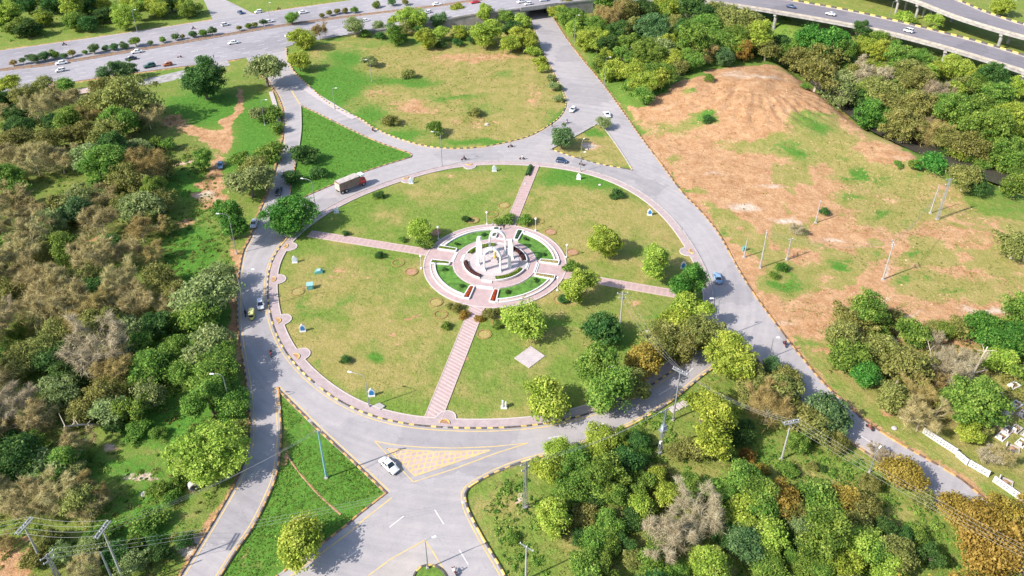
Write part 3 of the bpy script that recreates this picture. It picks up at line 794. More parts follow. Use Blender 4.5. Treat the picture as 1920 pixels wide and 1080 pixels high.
def kerb(pts, label, side, closed=False, faded=False, plain=None):
    """pts run along the road edge; the stones stand on the side away from the road"""
    ln = offset([Vector((p.x, p.y, 0)) for p in pts], side * .2, closed)
    if closed: ln = ln + [ln[0]]
    s = resample(ln, 1.12)
    foot = MB().curb(s, .42, .06, .0)
    k = ob('kerb', foot, M_CONC); tag(k, label, 'kerb', kind='structure')
    far = MB(); n = 0
    A_, B_ = (ST_O, ST_N) if faded else (ST_Y, ST_B)
    for i, (a, b) in enumerate(zip(s, s[1:])):
        m = (a + b) / 2; d = b - a; rz = math.atan2(d.y, d.x)
        rho = KF / (m.y / KX + SP); py = rho - HOR; px = 960 + m.x * rho / KX
        if px < -60 or px > 1980 or py > 1110: continue
        worn = rk.random() < .09
        if rk.random() < .025: continue
        if plain is not None and py < plain(px):
            far.box((m.x, m.y, .14), (d.length * .985, .34, .22), rz, 2); continue
        if py > 470 and n < 295:
            o = ob('kerb_stone', A_ if (i % 2 == 0) != worn else B_, None, k, (m.x, m.y, .03), rz + rk.uniform(-.02, .02), (d.length * .985, 1, rk.uniform(.9, 1.1))); n += 1
        else:
            far.box((m.x, m.y, .14), (d.length * .98, .34, .22), rz, 0 if (i % 2 == 0) != worn else 1)
    if far.v:
        o = ob('kerb_stones', far, ([M_ORANGE, M_BROWN] if faded else [M_YELLOW, M_BLACK]) + [M_CONC], k); o['kind'] = 'stuff'
    return k
kerb([p for p in island_line], 'yellow and black kerb around the round island', 1, True, False, lambda x: 445 if x < 900 else 640)
kerb(L_WLEFT, 'kerb along the wooded western edge of the west road', -1, faded=True)
kerb(L_SWL, 'kerb on the west side of the southwest grass triangle', -1, faded=True)
kerb(L_SWR, 'kerb on the roundabout side of the southwest grass triangle', -1, faded=True)
kerb(L_SWB, 'kerb on the south side of the southwest grass triangle', -1, faded=True)
kerb(L_SE, 'kerb curving from the south road along the southeast wood', -1)
kerb(L_SEL, 'kerb on the wood side of the southeast road', -1, faded=True)
kerb(L_NER, 'long kerb along the bare ground east of the roads', -1, faded=True)
kerb(L_NWL, 'yellow and black kerb around the dry field inside the loop', -1)
kerb(L_TNW, 'kerb around the lush traffic triangle', -1 if sum(a.x * b.y - b.x * a.y for a, b in zip(L_TNW, L_TNW[1:] + L_TNW[:1])) < 0 else 1, True, True, lambda x: 300 if x < 566 else 0)
kerb(L_TNE, 'kerb around the dry traffic triangle', -1 if sum(a.x * b.y - b.x * a.y for a, b in zip(L_TNE, L_TNE[1:] + L_TNE[:1])) < 0 else 1, True, False, lambda x: 279 + (x - 1031) * .22)
kerb(crom(SMED, 4, True), 'kerb around the small median nose on the south road', 1 if sum(a.x * b.y - b.x * a.y for a, b in zip(SMED, SMED[1:] + SMED[:1])) > 0 else -1, True)
sm = MB().prism([(p.x, p.y) for p in crom(SMED, 4, True)], -.02, .1)
tag(ob('lawn', sm, mat_simple('nose_grass', (.09, .16, .02), .95, var=.4, scale=1.2)), 'small grass nose of the median on the south road', 'lawn', kind='structure')

# painted lines
def paint_line(pts, w, mat, label, z=.046, off=0.0):
    s = resample(offset([Vector((p.x, p.y, 0)) for p in pts], off), 1.5)
    a = [Vector((p.x, p.y, z)) for p in offset(s, w / 2)]; b = [Vector((p.x, p.y, z)) for p in offset(s, -w / 2)]
    return tag(ob('road_marking', MB().strip(a, b), mat), label, 'road marking', kind='structure')
paint_line(L_WLEFT, .22, M_YLINE, 'yellow edge line along the west road by the wood', off=.55)
paint_line(L_SWL, .24, M_YLINE, 'yellow edge line on the west side of the southwest triangle', off=.5)
paint_line(L_SWR, .26, M_YLINE, 'yellow edge line on the roundabout side of the southwest triangle', off=.5)
paint_line(L_SWB, .26, M_YLINE, 'yellow edge line on the south side of the southwest triangle', off=1.3)
paint_line(L_SE, .26, M_YLINE, 'yellow edge line curving along the southeast wood', off=.5)
paint_line(L_SEL, .2, M_YLINE, 'yellow edge line on the wood side of the southeast road', off=.5)
_il = [p for p in island_line if p.y < CEN.y + 12 and (p.x < CEN.x or p.y < CEN.y - 22)]
_k = max(range(len(_il)), key=lambda i: (_il[i] - _il[i - 1]).length); _il = _il[_k:] + _il[:_k]
paint_line(_il, .24, M_YLINE, 'yellow edge line around the round island', off=-.55)
paint_line(L_NWL[30:], .18, M_YLINE, 'yellow edge line around the looping slip road', off=.5)
paint_line([P(563, 197), P(550, 176), P(546, 168)], .5, M_YLINE, 'yellow nose line at the fork of the slip roads')
paint_line([P(690, 1080), P(735, 1047), P(797, 1013)], .24, M_YLINE, 'yellow line west of the median nose')
paint_line([P(797, 1013), P(815, 1040), P(838, 1078)], .24, M_YLINE, 'yellow line east of the median nose')
tri = [P(702, 827), P(736, 834), P(790, 839), P(850, 840.5), P(920, 838), P(990, 831)]
paint_line(tri, .22, M_YLINE, 'upper edge line of the painted hatched triangle')
paint_line([P(990, 831), P(930, 850), P(850, 880), P(775, 904)], .22, M_YLINE, 'lower edge line of the painted hatched triangle', .052)
paint_line([P(775, 904), P(740, 867), P(702, 827)], .22, M_YLINE, 'west edge line of the painted hatched triangle', .058)
DASH = [((815, 956), (832, 983)), ((861, 1031), (878, 1059)), ((730, 989), (757, 968)), ((648, 1048), (680, 1025)), ((1175, 774), (1198, 762)), ((1235, 741), (1258, 727)), ((1028, 822), (1058, 817)), ((1107, 803), (1133, 794)),
        ((1347, 625), (1354, 608)), ((1323, 665), (1332, 652)), ((1285, 703), (1300, 690)), ((1613, 817), (1640, 835)), ((1660, 850), (1684, 866)), ((896, 1089), (912, 1115))]
DN = ['nearest the junction centre on the south road', 'second along the south road', 'west of the south road junction', 'by the tree shadow on the south approach', 'on the ring road south of the dark pole',
      'with a corner tail in the tree shade', 'at the start of the southern arc', 'on the southern arc under the lime tree', 'in the shade east of the island', 'below the shaded eastern dash', 'third in the shade east of the island', 'on the southeast road', 'further along the southeast road', 'last along the south road']
for (a, b), d in zip(DASH, DN):
    paint_line([P(*a), P(*b)], .2, M_WLINE, 'white lane dash ' + d, .05)

ap = [P(797, 1016), P(836, 1078), P(858, 1122), P(640, 1122), P(694, 1080), P(737, 1049)]
tag(ob('median_apron', poly_sheet(ap, [SMED], .036), mat_asphalt('apron_concrete', (.36, .325, .305), (.43, .37, .33))), 'pale worn apron around the median nose on the south road', 'pavement', kind='structure')
# the hatched triangle: tiled patch with a yellow lattice
inner = [P(725, 841), P(760, 844), P(810, 846.5), P(870, 846), P(923, 844), P(778, 893)]
hp = ob('hatched_patch', MB().prism([(p.x, p.y) for p in inner], .02, .041), mat_simple('hatch_ground', (.40, .30, .29), .85, var=.15, scale=1.2))
tag(hp, 'pinkish painted triangle with a yellow lattice on the junction', 'road marking', kind='structure')
def clip_line(p, d, poly):
    ts = []
    for a, b in zip(poly, poly[1:] + poly[:1]):
        e = b - a; den = d.x * e.y - d.y * e.x
        if abs(den) < 1e-9: continue
        t = ((a.x - p.x) * e.y - (a.y - p.y) * e.x) / den; u = ((a.x - p.x) * d.y - (a.y - p.y) * d.x) / den
        if 0 <= u <= 1: ts.append(t)
    ts.sort()
    return (p + d * ts[0], p + d * ts[-1]) if len(ts) >= 2 else None
cc = P(800, 860)
for fam, (dr, zz) in enumerate((((P(760, 893) - P(775, 845)), .047), ((P(900, 848) - P(740, 870)), .053))):
    d = Vector((dr.x, dr.y, 0)).normalized() if fam == 0 else Vector((P(880, 846) - P(745, 870))).to_2d().to_3d().normalized()
    nrm = Vector((-d.y, d.x, 0))
    for k in range(-14, 15):
        g = clip_line(cc + nrm * k * 1.05, d, inner)
        if g and (g[1] - g[0]).length > .5:
            a, b = g; w = nrm * .14
            q = MB().add([(a + w).to_2d().to_3d() + Vector((0, 0, zz)), (a - w).to_2d().to_3d() + Vector((0, 0, zz)), (b - w).to_2d().to_3d() + Vector((0, 0, zz)), (b + w).to_2d().to_3d() + Vector((0, 0, zz))], [(0, 1, 2, 3)])
            ob('stripe', q, M_YLINE, hp)
ip = inner + [inner[0]]
s = resample(ip, 1.0)
ob('border', MB().strip([Vector((p.x, p.y, .06)) for p in offset(s, .12)], [Vector((p.x, p.y, .06)) for p in offset(s, -.12)]), M_YLINE, hp)

# ------------------------------------------------------------------ sidewalk round the island with its seat niches
NICHE = [P(528, 462), P(533, 523), P(540, 597), P(573, 661), P(1297, 472), P(836, 786), P(880, 309), P(760, 334)]
NA = [math.atan2((n - CEN).y, (n - CEN).x) for n in NICHE]
ph = np.linspace(-math.pi, math.pi, 1441)[:-1]
o_l, i_l, e_l = [], [], []
for a in ph:
    re = edge_r(a); w = 2.5
    for na in NA:
        da = abs((a - na + math.pi) % (2 * math.pi) - math.pi) * (re - w)
        if da < 1.9: w = max(w, 2.5 + .2 + math.sqrt(1.9 ** 2 - da ** 2))
    o_l.append(pol(a, re - .39, .13)); i_l.append(pol(a, re - w, .13)); e_l.append(pol(a, re - w))
mb = MB().strip(o_l, i_l, 0, True)
mb.wall_strip([Vector((p.x, p.y, -.1)) for p in i_l], i_l, 0, True)
sw = ob('sidewalk', mb, M_WALK); tag(sw, 'pinkish sidewalk ringing the round island', 'sidewalk', kind='structure')
ob('edging', MB().curb(e_l, .24, .19, -.02, 0, True), mat_simple('edging_stone', (.47, .41, .385), .8, var=.12), sw)
for na in NA:      # brown planting pockets with a low painted kerb on the road side of each niche
    c = pol(na, edge_r(na) - 1.15)
    pts = [Vector((c.x + 1.0 * math.cos(t + na + math.pi / 2 + math.pi / 2), c.y + 1.0 * math.sin(t + na + math.pi), 0)) for t in np.linspace(-1.5, 1.5, 9)]
    pk = ob('planting_pocket', MB().prism([(p.x, p.y) for p in pts], .1, .17), M_SOIL, sw)
    ob('pocket_rim', MB().curb(pts, .2, .2, .1), M_YELLOW, pk)

# ------------------------------------------------------------------ four paths
def local(u, v, z=0.0):
    c, s_ = math.cos(AX), math.sin(AX)
    return Vector((CEN.x + u * c - v * s_, CEN.y + u * s_ + v * c, z))
PATHS = [('south', P(810, 790), 'striped pink paved path from the plaza to the southern kerb', True), ('north', P(1003, 309), 'pink paved path from the plaza to the northern kerb', False),
         ('west', P(578, 438), 'pink paved path from the plaza to the big green tree', False), ('east', P(1276, 553), 'pink paved path from the plaza to the eastern trees', False)]
band_me = None
for nm, end, lb, striped in PATHS:
    d = end - CEN; d.z = 0; L_ = d.length; d.normalize(); n = Vector((-d.y, d.x, 0)); w = 1.65 if striped else 1.35
    rz = math.atan2(d.y, d.x)
    st = CEN + d * (PR - .6)
    ln = L_ - (PR - .6) - .3
    root = ob('path', MB().box((ln / 2, 0, .03), (ln, 2 * w, .16)), M_PATH, None, (st.x, st.y, .0), rz)
    tag(root, lb, 'path', kind='structure')
    for sgn in (-1, 1):
        ob('path_edging', MB().box((ln / 2, 0, 0), (ln, .2, .2)), mat_simple('path_edging_stone_' + nm, (.45, .345, .325), .8, var=.12), root, (0, sgn * (w + .1), .06))
    bm = MB()
    sk = .75 if striped else 0
    bm.add([(-.24 - sk, -w + .02, 0), (.24 - sk, -w + .02, 0), (.24 + sk, w - .02, 0), (-.24 + sk, w - .02, 0)], [(0, 1, 2, 3)])
    bme = bm.mesh('pale_band'); bme.materials.append(M_PINKBAND if striped else mat_simple('faint_band_' + nm, (.43, .29, .275), .85, var=.12, scale=2))
    k = 1.2
    while k < ln - 1.0:
        ob('paver_band', bme, None, root, (k, 0, .115)); k += 1.0 if striped else 1.5
# ------------------------------------------------------------------ highway, bridge and flyovers
mf = offset(hm, 1.6); mn = offset(hm, -1.6)
mb = MB().strip([p + up * .045 for p in hf], [p + up * .045 for p in mf]); mb.strip([p + up * .045 for p in mn], [p + up * .045 for p in hn])
hw = ob('highway', mb, M_ASPHALT2); tag(hw, 'wide dual carriageway highway across the top with a planted median', 'road', kind='structure')
mb = MB().strip([p + up * .16 for p in mf], [p + up * .16 for p in mn])
mb.wall_strip([p + up * .0 for p in mf], [p + up * .16 for p in mf]); mb.wall_strip([p + up * .0 for p in mn], [p + up * .16 for p in mn])
md = ob('median', mb, mat_simple('median_soil', (.20, .125, .085), .95, var=.35, scale=.8)); tag(md, 'reddish planted median strip of the highway', 'median', kind='structure')
for q in (mf, mn):
    s = resample(q, 2.0); far = MB()
    for i, (a, b) in enumerate(zip(s, s[1:])):
        m = (a + b) / 2; dd = b - a
        far.box((m.x, m.y, m.z + .16), (dd.length * .97, .3, .26), math.atan2(dd.y, dd.x), i % 2)
    o = ob('median_kerb_stones', far, [mat_simple('faded_yellow', (.42, .28, .16), .8) if 'faded_yellow' not in MATS else MATS['faded_yellow'], M_CONC_D], md); o['kind'] = 'stuff'
# lane dashes and edge lines
dash = MB()
for fr, A, B in ((.27, hf, mf), (.5, hf, mf), (.75, hf, mf), (.22, mn, hn), (.43, mn, hn), (.64, mn, hn), (.83, mn, hn)):
    l = resample([a.lerp(b, fr) for a, b in zip(A, B)], 3.0)
    for i in range(0, len(l) - 1, 3):
        a, b = l[i], l[i + 1]; t = (b - a).normalized(); n = Vector((-t.y, t.x, 0)) * .11
        dash.add([a + n + up * .056, a - n + up * .056, b - n + up * .056, b + n + up * .056], [(0, 1, 2, 3)])
o = ob('lane_dashes', dash, M_WLINE); tag(o, 'rows of faint white lane dashes on the highway', 'road marking', kind='structure')
for l, off_, nm in ((hf, -.6, 'far'), (mf, .5, 'median side of the far carriageway'), (mn, -.5, 'median side of the near carriageway')):
    s = offset(l, off_)
    tag(ob('road_marking', MB().strip([p + up * .058 for p in offset(s, .1)], [p + up * .058 for p in offset(s, -.1)]), M_WLINE), 'thin white edge line on the highway, ' + nm, 'road marking', kind='structure')
# access road joining at the top
mb = MB().prism([(P(x, y).x, P(x, y).y) for x, y in ((365, -40), (380, -5), (399, 37), (478, 27), (440, 8), (413, -5), (398, -40))], -.05, .035)
tag(ob('side_road', mb, M_ASPHALT), 'short access road joining the highway from the far side', 'road', kind='structure')
mb = MB().prism([(P(x, y).x, P(x, y).y) for x, y in ((255, 152), (300, 142), (360, 128), (425, 112), (432, 122), (372, 141), (300, 156), (262, 160))], -.03, .034)
tag(ob('shoulder', mb, M_CONC_D), 'dusty lay-by beside the highway near the big dark tree', 'shoulder', kind='structure')

# retaining wall of the raised highway
def wall_under(pts, label, i0, i1, base=-.3):
    a = pts[i0:i1]
    mb = MB()
    l = offset(a, -.05)
    mb.wall_strip([Vector((p.x, p.y, base)) for p in l], [p + up * .02 for p in l])
    w = ob('retaining_wall', mb, mat_simple('retaining_concrete', (.27, .25, .24), .9, var=.3, scale=.3) if 'retaining_concrete' not in MATS else MATS['retaining_concrete'])
    tag(w, label, 'wall')
    ob('parapet', MB().curb(offset(a, -.1), .3, .75, .03), M_CONC, w)
    return w
def to_px(p):
    k = HC / (HC - p.z); X = p.x * k; Y = p.y * k
    rho = KF / (Y / KX + SP)
    return 960 + X * rho / KX, rho - HOR
def idx_px(pts, x):
    return min(range(len(pts)), key=lambda i: abs(to_px(pts[i])[0] - x))
i_a = idx_px(hn, 650); i_b = idx_px(hn, 988); i_c = idx_px(hn, 1036); i_d = len(hn)
wall_under(hn, 'concrete retaining wall holding up the highway beside the dry field', i_a, i_b + 1)
wall_under(hn, 'concrete wing wall east of the underpass', i_c, i_d)
# underpass
nl, nr = hn[i_b], hn[i_c]; fl, fr_ = hf[i_b], hf[i_c]
br = empty('underpass_bridge', (nl.x, nl.y, 0)); O = Vector((nl.x, nl.y, 0))
tag(br, 'concrete bridge carrying the highway over the underpass road', 'bridge')
dk = MB()
cs = [nl + (nl - nr) * .15, nr + (nr - nl) * .15, fr_ + (nr - nl) * .15, fl + (nl - nr) * .15]
dk.add([p - O + up * (-.02) for p in cs] + [p - O - up * 1.3 for p in cs], [(0, 1, 2, 3), (7, 6, 5, 4), (0, 4, 5, 1), (1, 5, 6, 2), (2, 6, 7, 3), (3, 7, 4, 0)])
ob('deck', dk, M_CONC_D, br)
ob('parapet', MB().curb([cs[0] - O + Vector((0, -.15, 0)), cs[1] - O + Vector((0, -.15, 0))], .35, 1.7, -.75), M_CONC, br)
for p, q, s_ in ((nl, fl, 1), (nr, fr_, -1)):
    dr_ = (nr - nl).normalized() * s_
    a = p - O; b = q - O
    vs = [Vector((a.x, a.y, -.3)), Vector((a.x, a.y, 5)), Vector((b.x, b.y, 5)), Vector((b.x, b.y, -.3))]
    e = [v - dr_ * 1.2 for v in vs]
    ob('abutment', MB().add(vs + e, [(0, 1, 2, 3), (7, 6, 5, 4), (0, 4, 5, 1), (3, 2, 6, 7)]), M_CONC_D, br)

# flyovers
def flyover(near_px, far_px, z0, z1, label, piers, name='flyover'):
    n = 60
    def ln(px):
        xs = [p[0] for p in px]
        pts = [P(x, y, z0 + (z1 - z0) * (i / (len(px) - 1))) for i, (x, y) in enumerate(px)]
        return resample(crom(pts, 6), n=n)
    a = ln(near_px); b = ln(far_px)
    root = empty(name, (a[n // 2].x, a[n // 2].y, 0)); O = root.location.copy()
    tag(root, label, 'bridge')
    a = [p - O for p in a]; b = [p - O for p in b]
    ob('deck', MB().strip(a, b), M_DECK, root)
    g = MB(); ai = offset(a, 0); 
    g.wall_strip([p - up * 1.5 for p in a], [p - up * .01 for p in a]); g.wall_strip([p - up * 1.5 for p in b], [p - up * .01 for p in b]); g.strip([p - up * 1.5 for p in a], [p - up * 1.5 for p in b])
    ob('girder', g, M_CONC_D, root)
    ob('parapet', MB().curb(a, .3, .95, -.35), mat_simple('parapet_concrete', (.38, .335, .29), .85, var=.25, scale=.6) if 'parapet_concrete' not in MATS else MATS['parapet_concrete'], root)
    sgn = 1 if (a[1] - a[0]).cross(b[0] - a[0]).z > 0 else -1
    w = offset(a, sgn * 1.0)
    wl = MB().curb(w, .9, .2, .0); ob('walkway', wl, M_CONC_D, root)
    bar = resample(b, 2.6)
    base = ob('barrier', MB().curb(bar, .45, .35, 0), M_CONC_D, root)
    for i, (p, q) in enumerate(zip(bar, bar[1:])):
        m = (p + q) / 2; dd = q - p
        bx = MB().box((0, 0, .35), (dd.length * .99, .4, .7), 0, 0, .9)
        ob('barrier_block', bx, M_YELLOW if i % 2 == 0 else M_BLACK, base, (m.x, m.y, m.z + .3), math.atan2(dd.y, dd.x))
    for t, cnt, rad in piers:
        i = int(t * (n - 1)); p, q = a[i], b[i]
        cap0 = p.lerp(q, .02); cap1 = p.lerp(q, .98); dd = q - p; m = (p + q) / 2
        zt = m.z - 1.5
        ob('pier_cap', MB().box((m.x, m.y, zt - .55), (dd.length * .96, 1.3, 1.1), math.atan2(dd.y, dd.x)), M_CONC, root)
        for k in range(cnt):
            f = .12 + .76 * (k / max(1, cnt - 1)) if cnt > 1 else .5
            c = p.lerp(q, f)
            gz = float(terrain(c.x + O.x, c.y + O.y)) - .6
            ob('pier', MB().tube([(c.x, c.y, gz), (c.x, c.y, zt - 1.0)], rad, 12), M_CONC_D, root)
    return root
flyover([(1085, 2), (1200, -3), (1327, 3), (1400, 12), (1480, 25), (1570, 41), (1673, 62), (1773, 88), (1850, 111), (1935, 138), (2080, 190)],
        [(1120, -26), (1240, -24), (1355, -18), (1440, -5), (1540, 12), (1613, 26), (1687, 43), (1763, 62), (1840, 82), (1950, 116), (2100, 166)], 6.0, 7.6,
        'curved grey flyover with yellow and black barrier blocks and round piers', [(.415, 2, .75), (.60, 2, .75), (.735, 2, .75), (.87, 2, .75)])
flyover([(1560, -40), (1640, -20), (1713, 0), (1780, 26), (1847, 48), (1930, 71), (2080, 108)], [(1640, -60), (1720, -28), (1800, 4), (1847, 24), (1900, 42), (1960, 58), (2110, 92)], 9.6, 8.6,
        'second flyover crossing the top corner beyond the first', [(.28, 3, .6), (.37, 3, .6), (.47, 2, .7), (.70, 2, .7)])

# stream
sw_l = [Vector((p.x, p.y, -4.15)) for p in offset(STREAM, 4.0)]; sw_r = [Vector((p.x, p.y, -4.15)) for p in offset(STREAM, -5.0)]
m, N, L, b = new_mat('stream_water'); b.inputs['Base Color'].default_value = (.055, .05, .04, 1); b.inputs['Roughness'].default_value = .12
nn = noise(N, L, N.new('ShaderNodeNewGeometry').outputs['Position'], .8, 4); bp = N.new('ShaderNodeBump'); bp.inputs['Strength'].default_value = .15; L.new(nn.outputs[0], bp.inputs['Height']); L.new(bp.outputs[0], b.inputs['Normal'])
tag(ob('stream_water', MB().strip(sw_l, sw_r), m), 'dark narrow stream in the bushy valley', 'stream', kind='structure')
rr_ = random.Random(9); rocks = MB()
for i in range(900):
    t = rr_.random(); k = int((.45 + .5 * t) * (len(STREAM) - 1)); base = STREAM[k]
    dd = (STREAM[min(k + 1, len(STREAM) - 1)] - STREAM[k - 1]).normalized(); n = Vector((-dd.y, dd.x, 0))
    o_ = rr_.choice((-1, 1, 1)) * rr_.uniform(3.5, 10.5)
    c = base + n * o_ + dd * rr_.uniform(-4, 4); s_ = rr_.uniform(.12, .55)
    z = float(terrain(c.x, c.y))
    rocks.add([(c.x + s_ * rr_.uniform(.6, 1) * math.cos(a), c.y + s_ * rr_.uniform(.6, 1) * math.sin(a), z + h * s_) for h in (-.3, .35) for a in (0, 1.3, 2.5, 3.8, 5.1)] + [(c.x, c.y, z + s_ * .65)],
              [(i_, (i_ + 1) % 5, 5 + (i_ + 1) % 5, 5 + i_) for i_ in range(5)] + [(5 + i_, 5 + (i_ + 1) % 5, 10) for i_ in range(5)])
tag(ob('river_rocks', rocks, M_ROCK), 'pale rubble and stones along the stream banks', 'rocks', kind='stuff')
# ------------------------------------------------------------------ foliage meshes
def leaf_mesh(name, C, Nrm, size, tint, aspect=.62, stem=None):
    """one mesh of leaf-sized faces: centres C, facing Nrm"""
    n = len(C); rs = np.random.RandomState(n % 9973)
    Nrm = Nrm / np.maximum(1e-6, np.linalg.norm(Nrm, axis=1, keepdims=True))
    a = rs.normal(size=(n, 3)) if stem is None else stem
    u = a - Nrm * np.sum(a * Nrm, 1, keepdims=True); u /= np.maximum(1e-6, np.linalg.norm(u, axis=1, keepdims=True))
    w = np.cross(Nrm, u)
    s = size[:, None]
    v = np.empty((n, 4, 3)); 
    v[:, 0] = C - u * s; v[:, 1] = C + w * s * aspect + Nrm * s * .15; v[:, 2] = C + u * s; v[:, 3] = C - w * s * aspect + Nrm * s * .15
    me = bpy.data.meshes.new(name)
    me.vertices.add(n * 4); me.vertices.foreach_set('co', v.astype(np.float32).ravel())
    me.loops.add(n * 4); me.loops.foreach_set('vertex_index', np.arange(n * 4, dtype=np.int32))
    me.polygons.add(n); me.polygons.foreach_set('loop_start', np.arange(0, n * 4, 4, dtype=np.int32))
    me.update(calc_edges=True)
    at = me.attributes.new('tint', 'FLOAT', 'FACE'); at.data.foreach_set('value', np.clip(tint, 0, 1).astype(np.float32))
    return me

def crown_mesh(seed, nclump=70, nleaf=60, leaf=.075, flat=.85, lump=.25, clump=(.2, .36), hollow=.45, droop=0.0, low=-.75):
    """leaves in clumps, clumps on several uneven lobes"""
    rs = np.random.RandomState(seed)
    nl = rs.randint(5, 9); lc = []; lr = []
    for i in range(nl):
        d = rs.normal(size=3); d[2] = d[2] * .8 + .1; d /= np.linalg.norm(d)
        o = rs.uniform(.18, .25 + lump); lc.append(d * o); lr.append(max(.3, min(.8, 1.0 - o) * rs.uniform(.72, 1.08)))
    lc = np.array(lc); lr = np.array(lr); pw = lr ** 2; pw /= pw.sum()
    C = []; Nn = []; S = []; T = []
    k = 0
    while k < nclump:
        li = rs.choice(nl, p=pw)
        d = rs.normal(size=3); d /= np.linalg.norm(d)
        if d[2] < low: continue
        cr = rs.uniform(*clump) * rs.choice([.6, .85, 1, 1.15])
        c = lc[li] + d * max(.05, lr[li] - cr * .8) * (hollow + (1 - hollow) * rs.rand() ** .4)
        c[2] *= flat
        if c[2] < -.35: c[:2] *= .85
        ct = rs.rand(); ls = rs.uniform(.7, 1.35)
        e = rs.normal(size=(nleaf, 3)); e /= np.linalg.norm(e, axis=1, keepdims=True)
        e[:, 2] = np.where(e[:, 2] < -.3, -e[:, 2], e[:, 2])
        rad = cr * (.45 + .75 * rs.rand(nleaf) ** .9)
        p = c + e * rad[:, None] * np.array([1, 1, .8]); p[:, 2] -= droop * np.hypot(p[:, 0], p[:, 1]) ** 2
        C.append(p); Nn.append(e * .8 + rs.normal(size=(nleaf, 3)) * .65 + np.array([0, 0, .35]))
        S.append(leaf * ls * rs.uniform(.6, 1.35, nleaf)); T.append(.5 + (ct - .5) * .5 + (rs.rand(nleaf) - .5) * .6)
        k += 1
    C = np.concatenate(C); C[:, :2] -= np.median(C[:, :2], axis=0)
    q = np.percentile(np.hypot(C[:, 0], C[:, 1]), 93); C *= np.array([1 / q, 1 / q, min(1.3, 1 / q)])
    return leaf_mesh('crown', C, np.concatenate(Nn), np.concatenate(S) / q ** .5, np.concatenate(T))

def limbs(seed, H, n=6, spread=.7, thick=.07, sub=1, mat=None, reach=(.32, .52)):
    """tapered trunk that splits into limbs; H is the crown centre"""
    rr = random.Random(seed); mb = MB(); tips = []
    top = Vector((rr.uniform(-.08, .08), rr.uniform(-.08, .08), H * .75))
    mb.tube([(0, 0, -.1), (top.x * .3, top.y * .3, H * .3), top], [thick * 1.25, thick, thick * .8], 7)
    def grow(p, d, l, r_, lv):
        q = p + d * l * .5 + Vector((rr.uniform(-.1, .1), rr.uniform(-.1, .1), rr.uniform(-.02, .1))) * l
        e = q + (d + Vector((rr.uniform(-.3, .3), rr.uniform(-.3, .3), rr.uniform(-.1, .35)))).normalized() * l * .55
        mb.tube([p, q, e], [r_, r_ * .75, r_ * .4], 5 if lv < 2 else 3, cap=False)
        tips.append((q, e, lv))
        if lv < sub:
            for k in range(rr.choice((2, 3))):
                dd = (e - p).normalized() + Vector((rr.uniform(-1, 1), rr.uniform(-1, 1), rr.uniform(-.35, .6))) * .75
                grow(q.lerp(e, rr.uniform(.2, 1)), dd.normalized(), l * rr.uniform(.55, .75), r_ * .5, lv + 1)
    for k in range(n):
        a = 2 * math.pi * (k + rr.random() * .6) / n
        d = Vector((math.cos(a) * spread, math.sin(a) * spread, rr.uniform(.35, 1.0))).normalized()
        grow(Vector((top.x * .8, top.y * .8, H * rr.uniform(.45, .75))), d, rr.uniform(*reach), thick * .6, 0)
    me = mb.mesh('trunk'); me.materials.append(mat)
    return me, tips

def bare_crown(seed, tips, H, n=2600, size=.12, gather=.16):
    """a haze of fine twigs: sprays on the limb ends, filled out to a rounded head"""
    rs = np.random.RandomState(seed)
    C = []; D = []; T = []
    for (q, e, lv) in tips:
        if lv == 0: continue
        k = int(n / len(tips) * (1.2 if lv >= 2 else .4))
        q = np.array(q); e = np.array(e); t = rs.rand(k, 1)
        base = q + (e - q) * (.05 + 1.05 * t)
        dirn = (e - q) / max(1e-6, np.linalg.norm(e - q)) + rs.normal(size=(k, 3)) * .55 + np.array([0, 0, .2])
        dirn /= np.linalg.norm(dirn, axis=1, keepdims=True)
        C.append(base + dirn * rs.uniform(.02, gather, (k, 1))); D.append(dirn); T.append(.25 + rs.rand() * .45 + (rs.rand(k) - .5) * .5)
    for c_ in range(26):
        d = rs.normal(size=3); d[2] = abs(d[2]) - .25; d /= np.linalg.norm(d)
        c = d * rs.uniform(.55, .86) * np.array([1, 1, .72]) + np.array([0, 0, H * .86]); k = int(n / 70)
        dirn = d + rs.normal(size=(k, 3)) * .6; dirn /= np.linalg.norm(dirn, axis=1, keepdims=True)
        C.append(c + rs.normal(size=(k, 3)) * .17); D.append(dirn); T.append(.3 + rs.rand() * .5 + (rs.rand(k) - .5) * .5)
    C = np.concatenate(C); D = np.concatenate(D); T = np.concatenate(T); m = len(C)
    Nn = rs.normal(size=(m, 3)) + np.array([0, 0, .8])
    return leaf_mesh('crown', C, Nn, size * rs.uniform(.5, 1.3, m), T, .032, D)

KINDS = {}      # shape -> list of (trunk mesh, crown mesh, crown centre height)
def mk(shape, count, H, fn, mat, **kw):
    KINDS[shape] = []
    for i in range(count):
        sd = sum(map(ord, shape)) * 13 + i * 7
        tr, tips = limbs(sd, H, mat=mat, **kw)
        cr = fn(sd, tips)
        # lift the crown to its height
        if shape not in ('bare', 'fine'):
            co = np.empty(len(cr.vertices) * 3, np.float32); cr.vertices.foreach_get('co', co); co = co.reshape(-1, 3); co[:, 2] += H; cr.vertices.foreach_set('co', co.ravel())
        KINDS[shape].append((tr, cr, H))
mk('round', 6, .98, lambda s, t: crown_mesh(s, 105, 95, .046, .92, .22, low=-.9), M_BARK)
mk('dense', 4, .92, lambda s, t: crown_mesh(s, 120, 95, .045, .9, .18, (.18, .32), .6, low=-.9), M_BARK)
mk('loose', 9, .95, lambda s, t: crown_mesh(s, 92, 90, .046, .95, .45, (.15, .31), .35, low=-.88), M_BARK)
mk('thin', 7, .98, lambda s, t: crown_mesh(s, 95, 62, .040, .85, .4, (.14, .30), .3), M_BARK_PALE)
